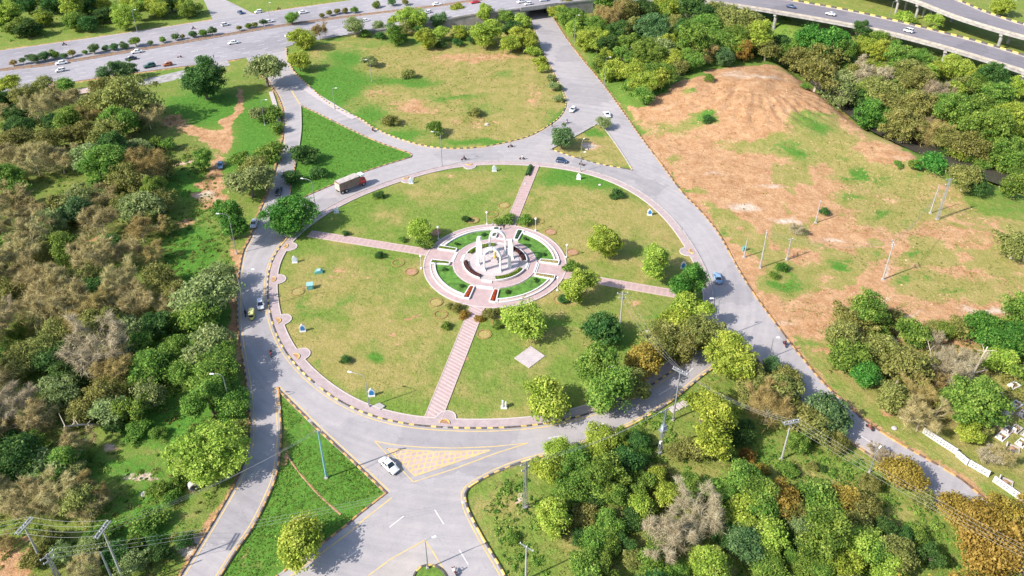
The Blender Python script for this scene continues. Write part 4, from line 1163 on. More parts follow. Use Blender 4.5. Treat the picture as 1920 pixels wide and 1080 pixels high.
mk('flat', 2, 1.0, lambda s, t: crown_mesh(s, 90, 75, .045, .42, .2, (.16, .26), .35, .12), M_BARK, spread=2.2, reach=(.25, .4))
mk('bush', 4, .58, lambda s, t: crown_mesh(s, 60, 60, .065, .75, .3, (.2, .38), .4, 0, -.5), M_BARK, n=4)
mk('tall', 3, 1.4, lambda s, t: crown_mesh(s, 105, 90, .046, 1.45, .35, (.17, .33), .3, low=-.9), M_BARK)
mk('big', 5, .95, lambda s, t: crown_mesh(s, 190, 105, .031, .95, .4, (.12, .25), .4, low=-.88), M_BARK)
mk('bare', 8, .95, lambda s, t: bare_crown(s, t, .95, 7500, .17, .16), M_BARK_PALE, n=7, spread=.85, thick=.042, sub=3, reach=(.5, .8))
for k in ('bare',):
    KINDS[k] = [(a, b, .95) for a, b, _ in KINDS[k]]
LOOK = {  # letter -> shapes, words
    'L': (['round', 'loose'], 'lime green tree', 'lime'), 'G': (['loose', 'round', 'tall'], 'mid green tree', 'green'), 'D': (['dense', 'loose'], 'dark green tree', 'dark'),
    'V': (['dense'], 'vivid green tree', 'vivid'), 'O': (['thin', 'loose'], 'olive green tree', 'olive'), 'F': (['loose', 'round'], 'ochre leafed tree', 'ochre'),
    'T': (['round', 'loose'], 'bluish green tree', 'bluish'), 'P': (['thin', 'flat'], 'pale sparse tree', 'pale'), 'B': (['bare'], 'tan leafless tree', 'bare'),
    'S': (['bare'], 'grey leafless tree', 'bare'), 'C': (['bare'], 'rusty half bare tree', 'brown'),
}
TREES = []     # (letter, px, py, root)
rt = random.Random(21)
def plant(letter, cx, cy, r, shape=None, squash=1.0, name=None):
    """a tree whose crown is centred on pixel (cx,cy) with radius r pixels"""
    shape = shape or rt.choice(LOOK[letter][0])
    rk_ = r * KX / (cy + HOR)
    if rk_ > 4.6 and shape in ('round', 'loose', 'dense'): shape = 'big'
    var = rt.choice(KINDS[shape]); H = var[2]
    zg = 0.0
    for _ in range(3):
        Rm = rk_ * (HC - zg) / HC / (1 + rk_ * H / HC)
        p = P(cx, cy, zg + H * Rm); zg = min(0.0, float(terrain(p.x, p.y))) if shape else 0
        zg = float(terrain(p.x, p.y))
    nm = name or {'bush': 'bush'}.get(shape, 'bare_tree' if letter in 'BSC' else 'tree')
    root = empty(nm, (p.x, p.y, zg - .1), rt.uniform(0, 6.28), (Rm * rt.uniform(.94, 1.12), Rm * rt.uniform(.94, 1.12), Rm * squash * rt.uniform(.92, 1.12)))
    t = ob('trunk', var[0], None, root)
    c = ob('crown', var[1], LEAF[letter], root)
    if len(c.material_slots): ob_mat(c, LEAF[letter])
    TREES.append([letter, cx, cy, root, nm, r])
    return root
# ------------------------------------------------------------------ trees: letter, x, y, r measured on 3x enlargements of the photograph
def grove(ox, oy, txt):
    for w in txt.split(';'):
        w = w.split()
        if not w: continue
        if ox == 0 and oy >= 360 and w[0][0] == 'D' and len(w) == 4 and rt.random() < .6: w[0] = rt.choice('GOP')
        if ox == 0 and len(w) == 4 and float(w[1]) < 950 and (oy > 0 or float(w[2]) > 600):
            if w[0][0] == 'O' and rt.random() < .4: w[0] = 'B'
            elif w[0][0] == 'G' and rt.random() < .4: w[0] = 'P'
        if ox in (640, 1280) and oy == 720 and len(w) == 4 and w[0][0] in 'GDLO' and float(w[2]) > 300: w[3] = str(float(w[3]) * .9)
        if ox == 0 and len(w) == 4 and float(w[1]) < 1000 and w[0][0] in 'OGDBC' and (oy > 0 or float(w[2]) > 450): w[3] = str(float(w[3]) * .92)
        plant(w[0][0], ox + float(w[1]) / 3, oy + float(w[2]) / 3, float(w[3]) / 3, w[4] if len(w) > 4 else None)
grove(0, 0, '''L 20 90 80;G 95 150 60;L 400 50 85;L 230 110 45;D 200 165 38;D 590 80 52;L 700 100 72;L 765 60 60;L 890 50 58;D 960 20 50;G 1050 60 42;D 480 30 62;D 300 20 62;D 150 30 55;G 560 20 50;G 830 20 50;
D 30 20 50;L 1010 30 40;L 55 470 55;T 640 400 72;T 700 395 60;D 1145 455 118 dense;P 1490 385 108 flat;L 1700 210 72;C 1795 180 45;L 1680 345 58;
G 360 480 60;O 250 490 62;O 150 540 85;D 90 640 65;O 230 610 85;O 700 560 150 thin;O 560 480 85;B 380 570 75;G 380 680 75;C 520 640 95;O 830 660 85;O 600 745 115;O 450 745 95;O 250 790 95;O 70 800 95;B 60 890 95;
B 200 910 105;B 340 905 95;G 480 870 100;D 640 850 115;G 560 970 95;G 700 990 85;C 820 960 115;L 60 1010 60;G 1140 890 50;G 1350 915 62 bush;P 1400 1000 125;G 1530 640 60 bush;G 1520 860 75 bush;O 1440 960 80 thin;
D 740 660 90;D 20 560 60;D 110 720 70;D 300 690 60;O 930 940 70;O 30 640 60;G 870 810 50 bush;G 940 820 45 bush;P 1450 650 50 bush;G 1560 720 45 bush;D 1700 880 70 bush;D 1790 970 45 bush;D 1640 1000 55 bush''')
grove(0, 360, '''B 60 60 105;B 180 120 85;D 330 80 85;T 430 110 78;D 290 160 75;B 560 30 85;P 780 80 115;O 905 50 85;B 560 170 105;C 790 215 95;B 100 230 115;B 230 205 85;G 385 335 88;B 130 340 105;B 530 375 115;B 720 335 95;C 860 340 75;
B 60 445 95;B 200 485 115;B 330 525 115;O 480 480 85;B 680 520 115;O 900 475 95;B 230 645 135;B 400 645 125;S 20 700 85;G 90 795 52;C 560 645 115;O 760 605 105;D 700 765 95;D 880 745 85;S 560 885 155;O 120 900 115;D 300 935 105;O 60 1015 105;
C 640 1005 115;G 850 985 115;D 400 1045 95;V 1290 170 122 dense;V 1632 120 130 round;P 1150 575 150;P 1180 860 140;G 1120 700 100;G 1210 1005 130;G 1060 655 85;G 1050 1000 90;B 20 330 80;C 430 760 95;O 330 790 90;D 520 540 80;
D 620 280 60;O 20 560 90;O 980 560 80;G 990 880 80;D 780 860 80;O 940 640 80;P 1240 480 80;G 1000 740 60 bush;D 250 330 70;O 680 60 70;O 950 200 50''')
grove(0, 720, '''S 60 130 130;B 200 205 115;D 330 60 95;O 450 150 85;G 600 130 110;G 750 150 100;G 850 60 90;D 95 425 135;G 235 435 115;G 370 395 85;G 150 350 85;B 30 645 105;B 180 665 115;B 320 625 115;C 450 585 85;O 500 705 80;
L 1180 385 172 round;G 1180 80 130;G 1310 120 85;L 1690 870 132 round;G 560 860 75;G 515 930 75;D 640 960 85;D 720 1005 85;O 480 1045 85;G 850 775 80 bush;G 1000 560 52 bush;G 900 605 62 bush;D 420 480 70;D 60 300 80;C 560 620 70;D 900 960 60 bush;
G 960 640 50 bush;G 1060 480 40 bush;O 260 880 70;D 330 960 70;D 640 240 60 bush;G 780 260 60 bush;D 1330 250 70;G 760 900 60 bush;C 20 900 60;G 880 280 45 bush;D 860 890 50 bush;D 1040 880 50 bush;O 200 1000 70 bush''')
grove(640, 0, '''P 75 150 58;G 300 190 48;P 210 140 32;L 290 115 28;L 400 100 78;O 350 160 42;L 560 190 45;L 480 225 58;T 540 115 45;L 660 180 45;L 655 60 38;P 705 160 42;L 810 80 62;L 830 170 92;L 800 225 52;L 1020 120 48;L 1010 210 72;L 955 250 52;L 1055 240 48;
L 1080 290 42 bush;L 1122 345 36 bush;L 1140 390 30 bush;P 1200 490 36 bush;P 1225 555 30 bush;P 1180 440 28 bush;O 375 415 38 bush;O 270 680 45 bush;G 525 730 52 bush;O 755 630 38 bush;P 160 335 42 flat;T 1238 780 64;P 1480 690 42 thin;
L 1210 70 50;G 1290 90 72;L 1310 165 46;L 1370 230 58;L 1440 240 62;D 1510 245 64;L 1480 330 52;L 1560 390 62;L 1500 415 46;C 1500 100 92;O 1600 60 92;G 1480 30 62;D 1705 60 75;L 1840 30 85;T 1740 170 84;O 1640 160 75;G 1620 250 75;G 1700 305 84;P 1800 260 92;
L 1860 350 64;G 1800 410 84;L 1690 475 72;G 1705 545 50;L 1640 405 62;O 1880 130 64;G 1580 320 62;G 1900 210 60;D 1760 350 50;D 1560 180 60;G 1620 480 35 bush;G 930 100 45;D 960 160 50;D 560 250 30 bush;D 650 240 30 bush;D 730 230 30 bush;G 350 215 28 bush;G 130 190 30 bush;D 220 200 30 bush;D 450 170 34;O 1260 30 40''')
grove(1280, 0, '''D 60 60 105;G 135 145 95;G 60 255 85;G 205 235 95;O 330 130 115;G 310 225 84;L 430 210 105;F 330 285 62;O 470 285 62;C 110 310 64;G 40 345 62;V 820 215 132 dense;G 680 170 62;D 1000 180 62;L 1030 260 64;G 900 290 75;L 1130 290 62;G 1100 215 52;
P 1190 240 42;O 780 340 105;O 640 320 84;O 760 425 95;P 930 440 95;S 1060 425 85;P 900 510 95;G 1200 350 64;O 1150 480 105;O 1350 480 95;O 1270 420 85;L 1530 390 72;L 1440 400 52;G 1700 400 52;D 1760 445 75;L 1885 500 64;V 1080 640 92 dense;D 1000 560 64;
O 1200 600 105;O 1350 580 105;O 1250 705 105;C 1400 680 95;G 1640 600 115;G 1550 645 105;G 1720 705 115;O 1650 790 105;L 1850 655 84;G 1820 800 95;O 1500 775 85;V 1410 920 76 bush;G 1300 930 36 bush;G 1210 925 26 bush;O 1590 1000 84;D 1650 1040 64;G 1880 1040 64;
L 1430 120 52;L 1800 30 62;L 1250 110 55 bush;S 1420 540 85;D 1160 560 60;G 1850 900 60;O 1600 480 70;L 1640 440 60;G 1780 560 80;G 1480 600 70;O 980 400 70;G 560 300 55;D 560 240 50;G 1330 330 60;L 1880 720 60;G 720 300 60;G 150 440 28 bush;D 140 675 28 bush;G 690 490 22 bush;D 1780 480 50;S 1350 640 70''')
grove(640, 360, '''L 440 220 68;L 1490 288 98 round;L 1762 393 106 round;L 1335 540 112 round;L 1020 722 108 round;D 1465 782 88 dense;G 1440 1010 112;D 25 232 22 bush;D 25 940 30 bush;D 1545 12 36 bush;D 215 17 30 bush;D 700 155 24 bush;G 935 150 38 bush;G 1040 160 40 bush;G 880 170 25 bush;
G 470 290 45 bush;G 1300 425 40 bush;D 1245 600 28 bush;O 1820 850 112;F 1700 960 105;O 1870 760 80;G 340 268 22 bush;O 650 650 34 bush;F 690 690 28 bush;O 610 640 22 bush;O 830 690 36 bush;F 780 710 24 bush;O 880 670 24 bush;D 212 357 26 bush;G 590 748 26 bush;G 885 745 30 bush''')
grove(1280, 360, '''V 40 520 115 round;L 40 660 105;O 75 800 115;L -20 745 100;O 10 865 105;L 270 930 135;O 390 1040 85;T 505 985 52;O 600 1040 75;O 960 720 115;G 1045 690 95;O 885 830 105;G 925 925 95;V 1015 1025 72;O 1170 720 75;G 1300 800 85;O 1130 885 95;O 1240 985 135 thin;
S 1510 990 120;V 1700 785 95;V 1800 825 115;L 1790 950 84;G 1890 700 95;V 1915 880 62;O 1560 760 75;O 1880 290 105 thin;S 1400 840 55;V 560 425 34 bush;G 520 470 26 bush;G 1480 780 55;O 1420 760 50;C 1440 1050 70;G 1090 800 60;D 1010 870 50;D 1060 1050 50;D 1330 990 60;S 640 210 38;D 800 110 30 bush''')
grove(1280, 720, '''L 170 235 172 round;L 140 100 105;C 480 140 122;O 560 40 95;O 400 30 85;O 660 180 95;T 815 170 112 dense;O 760 255 84;O 880 325 72;F 360 400 48 bush;G 650 330 64;F 1230 510 102;O 1350 650 62;S 1110 395 52;G 370 560 105;G 430 645 115;F 560 660 95;S 90 740 145;L 340 725 115;
T 350 905 95;L 480 850 112;P 660 805 75;G 780 685 115;F 905 650 92;O 1040 705 95;G 800 865 135;L 1020 905 115;L 900 985 112;O 1000 800 92;O 1200 965 115;L 1150 1045 95;D 1400 965 84;L 140 1045 115;G 600 965 52;G 700 1010 90;F 1560 730 95;F 1790 800 150;F 1690 800 130;F 1720 940 150;C 1880 930 85;
G 50 600 95;G 200 605 105;G 1640 115 145 round;L 1620 265 72;B 1340 195 105;O 1180 85 95;C 1330 65 85;B 1800 410 60;S 1720 405 55;D 560 790 60;D 700 900 70;D 940 760 70;D 1130 820 70;G 1090 980 80;D 240 860 70;G 480 1040 90;G 780 1060 80;O 300 500 70;O 1450 90 70;D 780 480 26 bush;O 730 470 34 bush;O 1700 250 50;
D 330 280 70;G 260 400 60;O 60 360 80;O 1060 560 60;D 660 620 60;G 590 480 45 bush;F 450 480 40 bush;D 1260 850 60;G 1330 850 60 bush;D 620 880 50''')
grove(640, 720, '''L 1165 90 118 round;G 1500 20 115;O 1640 -5 105;L 1220 370 78;L 1195 480 92;L 1460 320 88;L 1450 420 72;G 1330 430 95;G 1490 525 115;G 1390 570 95;L 1120 470 62;G 1290 620 95;L 1190 745 92 tall;L 1245 700 62;D 1600 430 105;G 1690 565 95;O 1380 740 84;G 1500 785 84;O 1560 720 55;L 1840 635 84;O 1890 375 64;
S 1830 865 135;G 1440 865 84;G 1500 905 75;G 1380 1005 95;G 1485 1045 85;O 1640 985 64;G 1760 1025 100;G 960 860 40 bush;D 1420 660 70;D 1560 620 70;D 1620 760 70;D 1340 860 50;D 1590 900 70;G 1260 500 60;L 1400 480 60;D 1660 320 60;G 1700 400 50 bush;O 1800 500 50 bush;G 1580 300 45;D 1300 740 50;G 1720 700 60;D 1230 820 40 bush''')
for x, y, r in [(-30, 430, 40), (-35, 520, 40), (-40, 620, 45), (-30, 720, 45), (-45, 820, 45), (-40, 330, 35), (-60, 250, 35), (-70, 920, 45)]: plant('B', x, y, r)
for x, y, r, l in [(60, 1130, 45, 'G'), (200, 1130, 40, 'D'), (1100, 1130, 45, 'G'), (1230, 1140, 45, 'D'), (1350, 1140, 45, 'G'), (1480, 1140, 45, 'G'), (1600, 1140, 45, 'O'), (1740, 1130, 45, 'F'), (1850, 1130, 55, 'F'), (1960, 1000, 60, 'F'), (1980, 700, 45, 'G'), (1970, 560, 40, 'O')]: plant(l, x, y, r)
def fill(poly, n, r, letters, seed, mind):
    rs = random.Random(seed); got = []
    xs = [p[0] for p in poly]; ys = [p[1] for p in poly]
    for _ in range(n * 30):
        if len(got) >= n: break
        x, y = rs.uniform(min(xs), max(xs)), rs.uniform(min(ys), max(ys))
        if not inpoly(np.array([x]), np.array([y]), poly)[0] or any(math.hypot(x - a, (y - b) * 1.3) < mind for a, b in got): continue
        got.append((x, y)); plant(rs.choice(letters), x, y, r * rs.uniform(.75, 1.2))
fill([(-30, 200), (200, 195), (290, 300), (300, 400), (310, 440), (325, 560), (310, 700), (240, 760), (-30, 760)], 16, 32, 'OGGP', 5, 40)
fill([(-30, 760), (190, 760), (180, 830), (160, 980), (-20, 980)], 5, 32, 'BOG', 6, 40)
fill([(1180, 880), (1330, 905), (1560, 965), (1700, 1075), (1100, 1085), (1130, 990)], 14, 26, 'GGLLO', 7, 34)
fill([(1180, 15), (1450, 20), (1440, 95), (1330, 120), (1200, 165), (1110, 120), (1080, 60)], 30, 20, 'GGDLLOT', 8, 18)
fill([(1500, 110), (1560, 135), (1650, 120), (1900, 175), (1915, 290), (1800, 280), (1660, 220)], 34, 18, 'GGGLLDO', 9, 20)
fill([(0, 0), (360, -5), (370, 25), (0, 70)], 14, 16, 'GDLL', 10, 24)
N_MED = len(TREES)
# shrubs of the highway median
MSH = [(75, 355, 20), (130, 345, 20), (185, 330, 32), (250, 318, 32), (308, 308, 27), (360, 315, 20), (405, 300, 22), (478, 295, 15), (528, 275, 32), (590, 272, 18), (640, 262, 26), (700, 258, 24), (762, 235, 33), (845, 242, 18), (915, 225, 20), (985, 208, 22), (1028, 208, 14),
       (1085, 195, 22), (1140, 185, 26), (1193, 178, 24), (1345, 160, 18), (1397, 145, 18), (1435, 142, 18), (1480, 130, 22), (1640, 103, 40), (1810, 90, 15), (1853, 75, 18), (1895, 65, 18), (1940, 62, 18), (1995, 58, 20), (2115, 30, 22), (2205, 15, 24), (2280, 15, 20)]
for i, (x, y, r) in enumerate(MSH):
    rt_ = plant('CTOT'[i % 4] if i in (0, 13) else rt.choice('TTGO'), x / 3, y / 3, r / 3 * .9, rt.choice(['round', 'dense']), name='median_shrub')
    p = rt_.location; z = hz(x / 3); k = (HC - z) / HC
    rt_.location = (p.x * k, p.y * k, z + .1)
    tag(rt_, ordinal(i + 1) + ' small clipped shrub along the highway median, counted from the west', 'shrub', 'shrubs of the highway median')

# labels for the trees: what they look like and where they stand
def place(x, y):
    if y < 95 - x * .135 + 6 and x < 640: return 'beyond the highway'
    if x < 545:
        if y < 175: return 'beside the highway near the bare track'
        if x > 430 and y < 370: return 'between the dirt track and the west road'
        if x > 330: return ('by the parked blue car' if y < 340 else 'on the west road verge' if y < 720 else 'near the concrete pipe')
        band = ['at the far end of the west wood', 'in the west wood abreast the blue car', 'in the west wood abreast the plaza', 'in the west wood abreast the rickshaw', 'in the lower west wood', 'near the power poles in the bottom corner']
        return band[0 if y < 235 else 1 if y < 370 else 2 if y < 500 else 3 if y < 650 else 4 if y < 880 else 5]
    q = P(x, y + 12)
    d = math.hypot(q.x - CEN.x, q.y - CEN.y)
    if d < 56: 
        return 'on the roundabout lawn near the plaza' if d < 32 else 'at the eastern rim of the roundabout' if x > 1150 and y > 480 else 'near the rim of the roundabout lawn'
    if x < 1040 and y < 130 and inpoly(np.array([q.x]), np.array([q.y]), L_NWL)[0] == 0 and y > 5: return 'along the retaining wall of the highway' if y < 95 else 'beside the loop of the slip road'
    if x < 1120 and y < 300: return 'in the dry field inside the loop' if x < 1040 else 'by the dry traffic triangle'
    if x < 1500 and y < 205: return ('beside the underpass road' if x < 1180 else 'in the wood behind the bare mound' if x < 1330 else 'under the flyover by the mound')
    if x >= 1300 and y < 130 and x > 1650: return 'beneath the flyovers'
    if y < 365: return ('on the bank above the stream' if x < 1640 else 'in the stream valley' if y < 250 else 'beside the stream') if x > 1450 else 'on the bare mound'
    if x > 1400 and y < 560: return 'on the eastern waste ground'
    if x > 1520 and y < 720 - 0 and y > 555: return 'in the thicket behind the graveyard'
    if x > 1560 and y > 700 and y < 1200 and x - 1560 > (y - 720) * .95: return 'by the white lattice wall'
    if x < 760: return 'on the southwest grass triangle'
    if x > 1640: return 'beside the end of the southeast road'
    if y < 860: return 'between ring road and southeast road' if x > 1240 else 'on the wooded corner below the ring road'
    return ('on the wooded corner by the lattice pole' if x < 1160 else 'in the bottom wood' if x < 1330 else 'in the bottom wood below the crossarm pole' if x < 1500 else 'in the bottom wood near the cables')
keep = [t for t in TREES[:N_MED] if t[4] == 'tree']
keep.sort(key=lambda t: -t[5])
surplus = keep[285:]
wl = empty('woodland', (0, 0, 0)); tag(wl, 'smaller trees filling the gaps in the woods around the roundabout', 'woodland', kind='stuff')
for t in surplus: t[3].parent = wl
gone = {id(t) for t in surplus}
groups = {}
for t in [t for t in TREES[:N_MED] if id(t) not in gone]:
    nm = 'bush' if t[4] == 'bush' else 'tree'
    w = LOOK[t[0]][1].replace('tree', nm)
    groups.setdefault((w, place(t[1], t[2])), []).append(t)
for (w, pl), ts in groups.items():
    ts.sort(key=lambda t: t[1])
    n = len(ts)
    for i, t in enumerate(ts):
        if n == 1: lb = w + ' standing ' + pl
        else: lb = w + ' ' + pl + ', ' + (ordinal(i + 1) + ' from west' if i < n - 1 else 'easternmost of its kind')
        grp = 'trees ' + pl if t[4] != 'bush' else 'bushes ' + pl
        tag(t[3], lb, 'bush' if t[4] == 'bush' else 'tree', grp)

# ------------------------------------------------------------------ undergrowth, weeds and grass tufts
def scatter(name, label, cat, polys, n, size, leaves, mat, seed, leafsz, avoid=True):
    rs = np.random.RandomState(seed); C = []; Nn = []; S = []; T = []
    got = 0
    for poly in polys:
        wp = [P(x, y) for x, y in poly]
        xs = [p.x for p in wp]; ys = [p.y for p in wp]
        k = int(n / len(polys) * 4)
        X = rs.uniform(min(xs), max(xs), k); Y = rs.uniform(min(ys), max(ys), k)
        ok = inpoly(X, Y, wp) & (fbm(X, Y, 12, seed) > .44) & (np.hypot(X - CEN.x, Y - CEN.y) > PR + 1)
        for _, e_, _, _ in PATHS: ok &= dist_line(X, Y, [CEN, e_]) > 2.2
        ok &= ~(inpoly(X, Y, road_outer) & ~inpoly(X, Y, L_TNW) & ~inpoly(X, Y, L_TNE) & ~inpoly(X, Y, island_line))
        X = X[ok][:n // len(polys)]; Y = Y[ok][:n // len(polys)]
        Z = terrain(X, Y)
        for x, y, z in zip(X, Y, Z):
            s = size * (.35 + 1.6 * rs.rand() ** 2.2)
            e = rs.normal(size=(leaves, 3)); e[:, 2] = np.abs(e[:, 2]); e /= np.linalg.norm(e, axis=1, keepdims=True)
            C.append(np.array([x, y, z]) + e * s * np.array([1, 1, .7]) * rs.uniform(.5, 1, (leaves, 1))); Nn.append(e + rs.normal(size=(leaves, 3)) * .5)
            S.append(leafsz * rs.uniform(.6, 1.4, leaves)); T.append(.5 + (rs.rand() - .5) * .6 + (rs.rand(leaves) - .5) * .5)
    me = leaf_mesh(name, np.concatenate(C), np.concatenate(Nn), np.concatenate(S), np.concatenate(T))
    return tag(ob(name, me, mat), label, cat, kind='stuff')
WESTP = [(-80, 190), (150, 170), (330, 200), (400, 330), (440, 450), (440, 700), (455, 820), (330, 1110), (-80, 1110)]
SEP = [(905, 915), (1030, 862), (1300, 722), (1400, 672), (1590, 840), (1760, 975), (1930, 1110), (960, 1110)]
scatter('undergrowth', 'low green undergrowth beneath the west wood', 'undergrowth', [WESTP], 1900, .9, 48, LEAF['G'], 3, .16)
scatter('brush', 'olive brush beneath the west wood', 'undergrowth', [WESTP], 1300, .9, 46, LEAF['O'], 44, .14)
scatter('undergrowth', 'low green undergrowth in the southeast wood', 'undergrowth', [SEP], 900, .7, 40, LEAF['G'], 5, .17)
scatter('undergrowth', 'low shrubs along the stream valley and under the flyover', 'undergrowth', [[(1450, 75), (1560, 130), (1640, 215), (1740, 300), (1900, 330), (1960, 250), (1940, 150), (1700, 95), (1500, 60)]], 900, 1.2, 40, LEAF['G'], 6, .28)
scatter('undergrowth', 'green undergrowth in the wood behind the mound', 'undergrowth', [[(1060, 40), (1480, 20), (1490, 95), (1340, 130), (1200, 195), (1130, 140)]], 700, 1.1, 40, LEAF['G'], 7, .28)
scatter('weeds', 'scattered green weeds on the bare eastern ground', 'weeds', [[(1220, 220), (1400, 130), (1500, 140), (1740, 345), (1930, 430), (1930, 600), (1480, 640), (1330, 410)]], 300, .35, 22, LEAF['O'], 8, .11)
scatter('weeds', 'tufts of tall weeds in the dry looped field', 'weeds', [[(570, 110), (960, 50), (1050, 190), (1010, 235), (880, 268), (720, 240), (600, 170)]], 260, .35, 22, LEAF['O'], 11, .11)
scatter('undergrowth', 'brush and weeds in the thicket by the graveyard', 'undergrowth', [[(1540, 690), (1640, 620), (1930, 620), (1930, 900), (1860, 880), (1700, 770)]], 420, .8, 36, LEAF['O'], 12, .19)
scatter('undergrowth', 'green brush beyond the highway', 'undergrowth', [[(-60, 90), (0, 82), (380, 30), (370, -20), (-60, -20)]], 420, 1.1, 34, LEAF['G'], 13, .3)

# loose stones and clods on the bare ground
rs = np.random.RandomState(77); mb = MB()
wp = [P(x, y) for x, y in [(1220, 215), (1400, 130), (1500, 140), (1740, 345), (1930, 430), (1930, 590), (1480, 630), (1330, 410)]]
X = rs.uniform(min(p.x for p in wp), max(p.x for p in wp), 5000); Y = rs.uniform(min(p.y for p in wp), max(p.y for p in wp), 5000)
ok = inpoly(X, Y, wp) & (fbm(X, Y, 10, 55) > .5) & ~inpoly(X, Y, road_outer); X = X[ok]; Y = Y[ok]; Z = terrain(X, Y)
for x, y, z in zip(X, Y, Z):
    s_ = .08 + .38 * rs.rand() ** 4; a0 = rs.rand() * 6
    mb.add([(x + s_ * rs.uniform(.7, 1.2) * math.cos(a0 + a), y + s_ * rs.uniform(.7, 1.2) * math.sin(a0 + a), z - .05) for a in (0, 1.57, 3.14, 4.71)] + [(x, y, z + s_ * .6)], [(0, 1, 4), (1, 2, 4), (2, 3, 4), (3, 0, 4)])
tag(ob('rubble', mb, mat_simple('clods', (.40, .25, .15), .95, var=.35, scale=.6)), 'loose clods and stones on the bare eastern ground', 'rubble', kind='stuff')

ISLP = [(560, 460), (520, 560), (560, 660), (700, 765), (900, 790), (1080, 765), (1250, 680), (1310, 560), (1230, 400), (1080, 325), (900, 315), (720, 360)]
scatter('grass', 'short uneven grass tufts on the round lawn', 'grass', [ISLP], 2600, .2, 9, LEAF['G'], 61, .07)
scatter('grass', 'green grass tufts on the southwest triangle', 'grass', [[(522, 745), (722, 925), (640, 985), (440, 1110), (400, 1110), (505, 945), (527, 850)]], 2200, .24, 10, LEAF['G'], 62, .08)
scatter('grass', 'green grass tufts on the lush triangle', 'grass', [[(566, 205), (760, 290), (600, 350), (548, 365)]], 1300, .26, 10, LEAF['G'], 63, .1)
scatter('grass', 'grass tufts across the looped dry field', 'grass', [[(570, 110), (960, 50), (1050, 190), (1010, 235), (880, 268), (720, 240), (600, 170)]], 2600, .28, 10, LEAF['O'], 64, .1)
scatter('grass', 'grass tufts on the wooded southeast ground', 'grass', [SEP], 3200, .28, 10, LEAF['O'], 65, .085)
scatter('grass', 'tufts of grass on the eastern waste ground', 'grass', [[(1500, 230), (1740, 345), (1930, 430), (1930, 570), (1480, 600), (1430, 520), (1560, 400)]], 2600, .26, 10, LEAF['O'], 66, .09)
# ------------------------------------------------------------------ plaza with the four-arch monument
def arc(r_, a0, a1, n=24, z=0.0):
    return [Vector((r_ * math.cos(a0 + (a1 - a0) * i / n), r_ * math.sin(a0 + (a1 - a0) * i / n), z)) for i in range(n + 1)]
def disc(r_, z0, z1, n=72):
    return MB().prism([(r_ * math.cos(2 * math.pi * i / n), r_ * math.sin(2 * math.pi * i / n)) for i in range(n)], z0, z1)
def ring_sector(r0, r1, a0, a1, z0, z1, n=20):
    return MB().prism([(p.x, p.y) for p in arc(r1, a0, a1, n)] + [(p.x, p.y) for p in reversed(arc(r0, a0, a1, n))], z0, z1)
def hedge_on(name, pts, width, height, mat, parent, z0, seed, dens=90, leaf=.12, pile=.25):
    """leafy strip along pts"""
    rs = np.random.RandomState(seed); pts = resample(pts, .5); C = []; Nn = []
    for a, b in zip(pts, pts[1:]):
        t = (b - a).normalized(); n = Vector((-t.y, t.x, 0)); k = int(dens * .5)
        u = rs.uniform(-.5, .5, k); v = rs.rand(k); th = rs.uniform(0, math.pi, k)
        for i in range(k):
            ww = math.cos(th[i]); hh = math.sin(th[i])
            p = a + (b - a) * v[i] + n * ww * width / 2 * rs.uniform(.75, 1.05)
            C.append((p.x, p.y, z0 + height * (.15 + .85 * hh) * rs.uniform(.75, 1.1))); Nn.append((n.x * ww, n.y * ww, hh + .2))
    C = np.array(C); Nn = np.array(Nn) + rs.normal(size=(len(C), 3)) * .4
    me = leaf_mesh(name, C, Nn, leaf * rs.uniform(.7, 1.3, len(C)), .5 + (rs.rand(len(C)) - .5) * .9)
    return ob(name, me, mat, parent)
pl = ob('plaza_paving', disc(PR, -.2, .12, 96), M_PAVE, None, (CEN.x, CEN.y, 0), AX)
tag(pl, 'round pink paved plaza at the centre of the roundabout', 'plaza', kind='structure')
ob('rim', MB().curb([Vector((PR * math.cos(2 * math.pi * i / 96), PR * math.sin(2 * math.pi * i / 96), 0)) for i in range(96)], .35, .2, 0, 0, True), mat_simple('rim_stone', (.47, .40, .385), .8, var=.1), pl)
def pgroup(name, label, cat, kind=None):
    return tag(empty(name, (CEN.x, CEN.y, 0), AX), label, cat, kind=kind)
plat = ob('platform', disc(10.7, .0, .28, 84), M_PAVE, None, (CEN.x, CEN.y, 0), AX); tag(plat, 'raised round pink platform around the monument', 'platform', kind='structure')
ob('platform_edge', MB().curb([Vector((10.75 * math.cos(2 * math.pi * i / 84), 10.75 * math.sin(2 * math.pi * i / 84), 0)) for i in range(84)], .3, .32, 0, 0, True), M_SLAB, plat)
ob('inner_floor', disc(8.5, .28, .55, 72), M_PAVE_IN, plat)
ob('inner_disc', disc(6.4, .55, .66, 64), mat_paver('inner_disc_paver', (.47, .41, .41), (.43, .375, .38), (.33, .29, .29), .45), plat)
GRASSP = mat_simple('plaza_grass', (.075, .175, .022), .95, var=.45, scale=.9, bump=.4)
gap = 2.35
SECT = ['northeast', 'northwest', 'southwest', 'southeast']
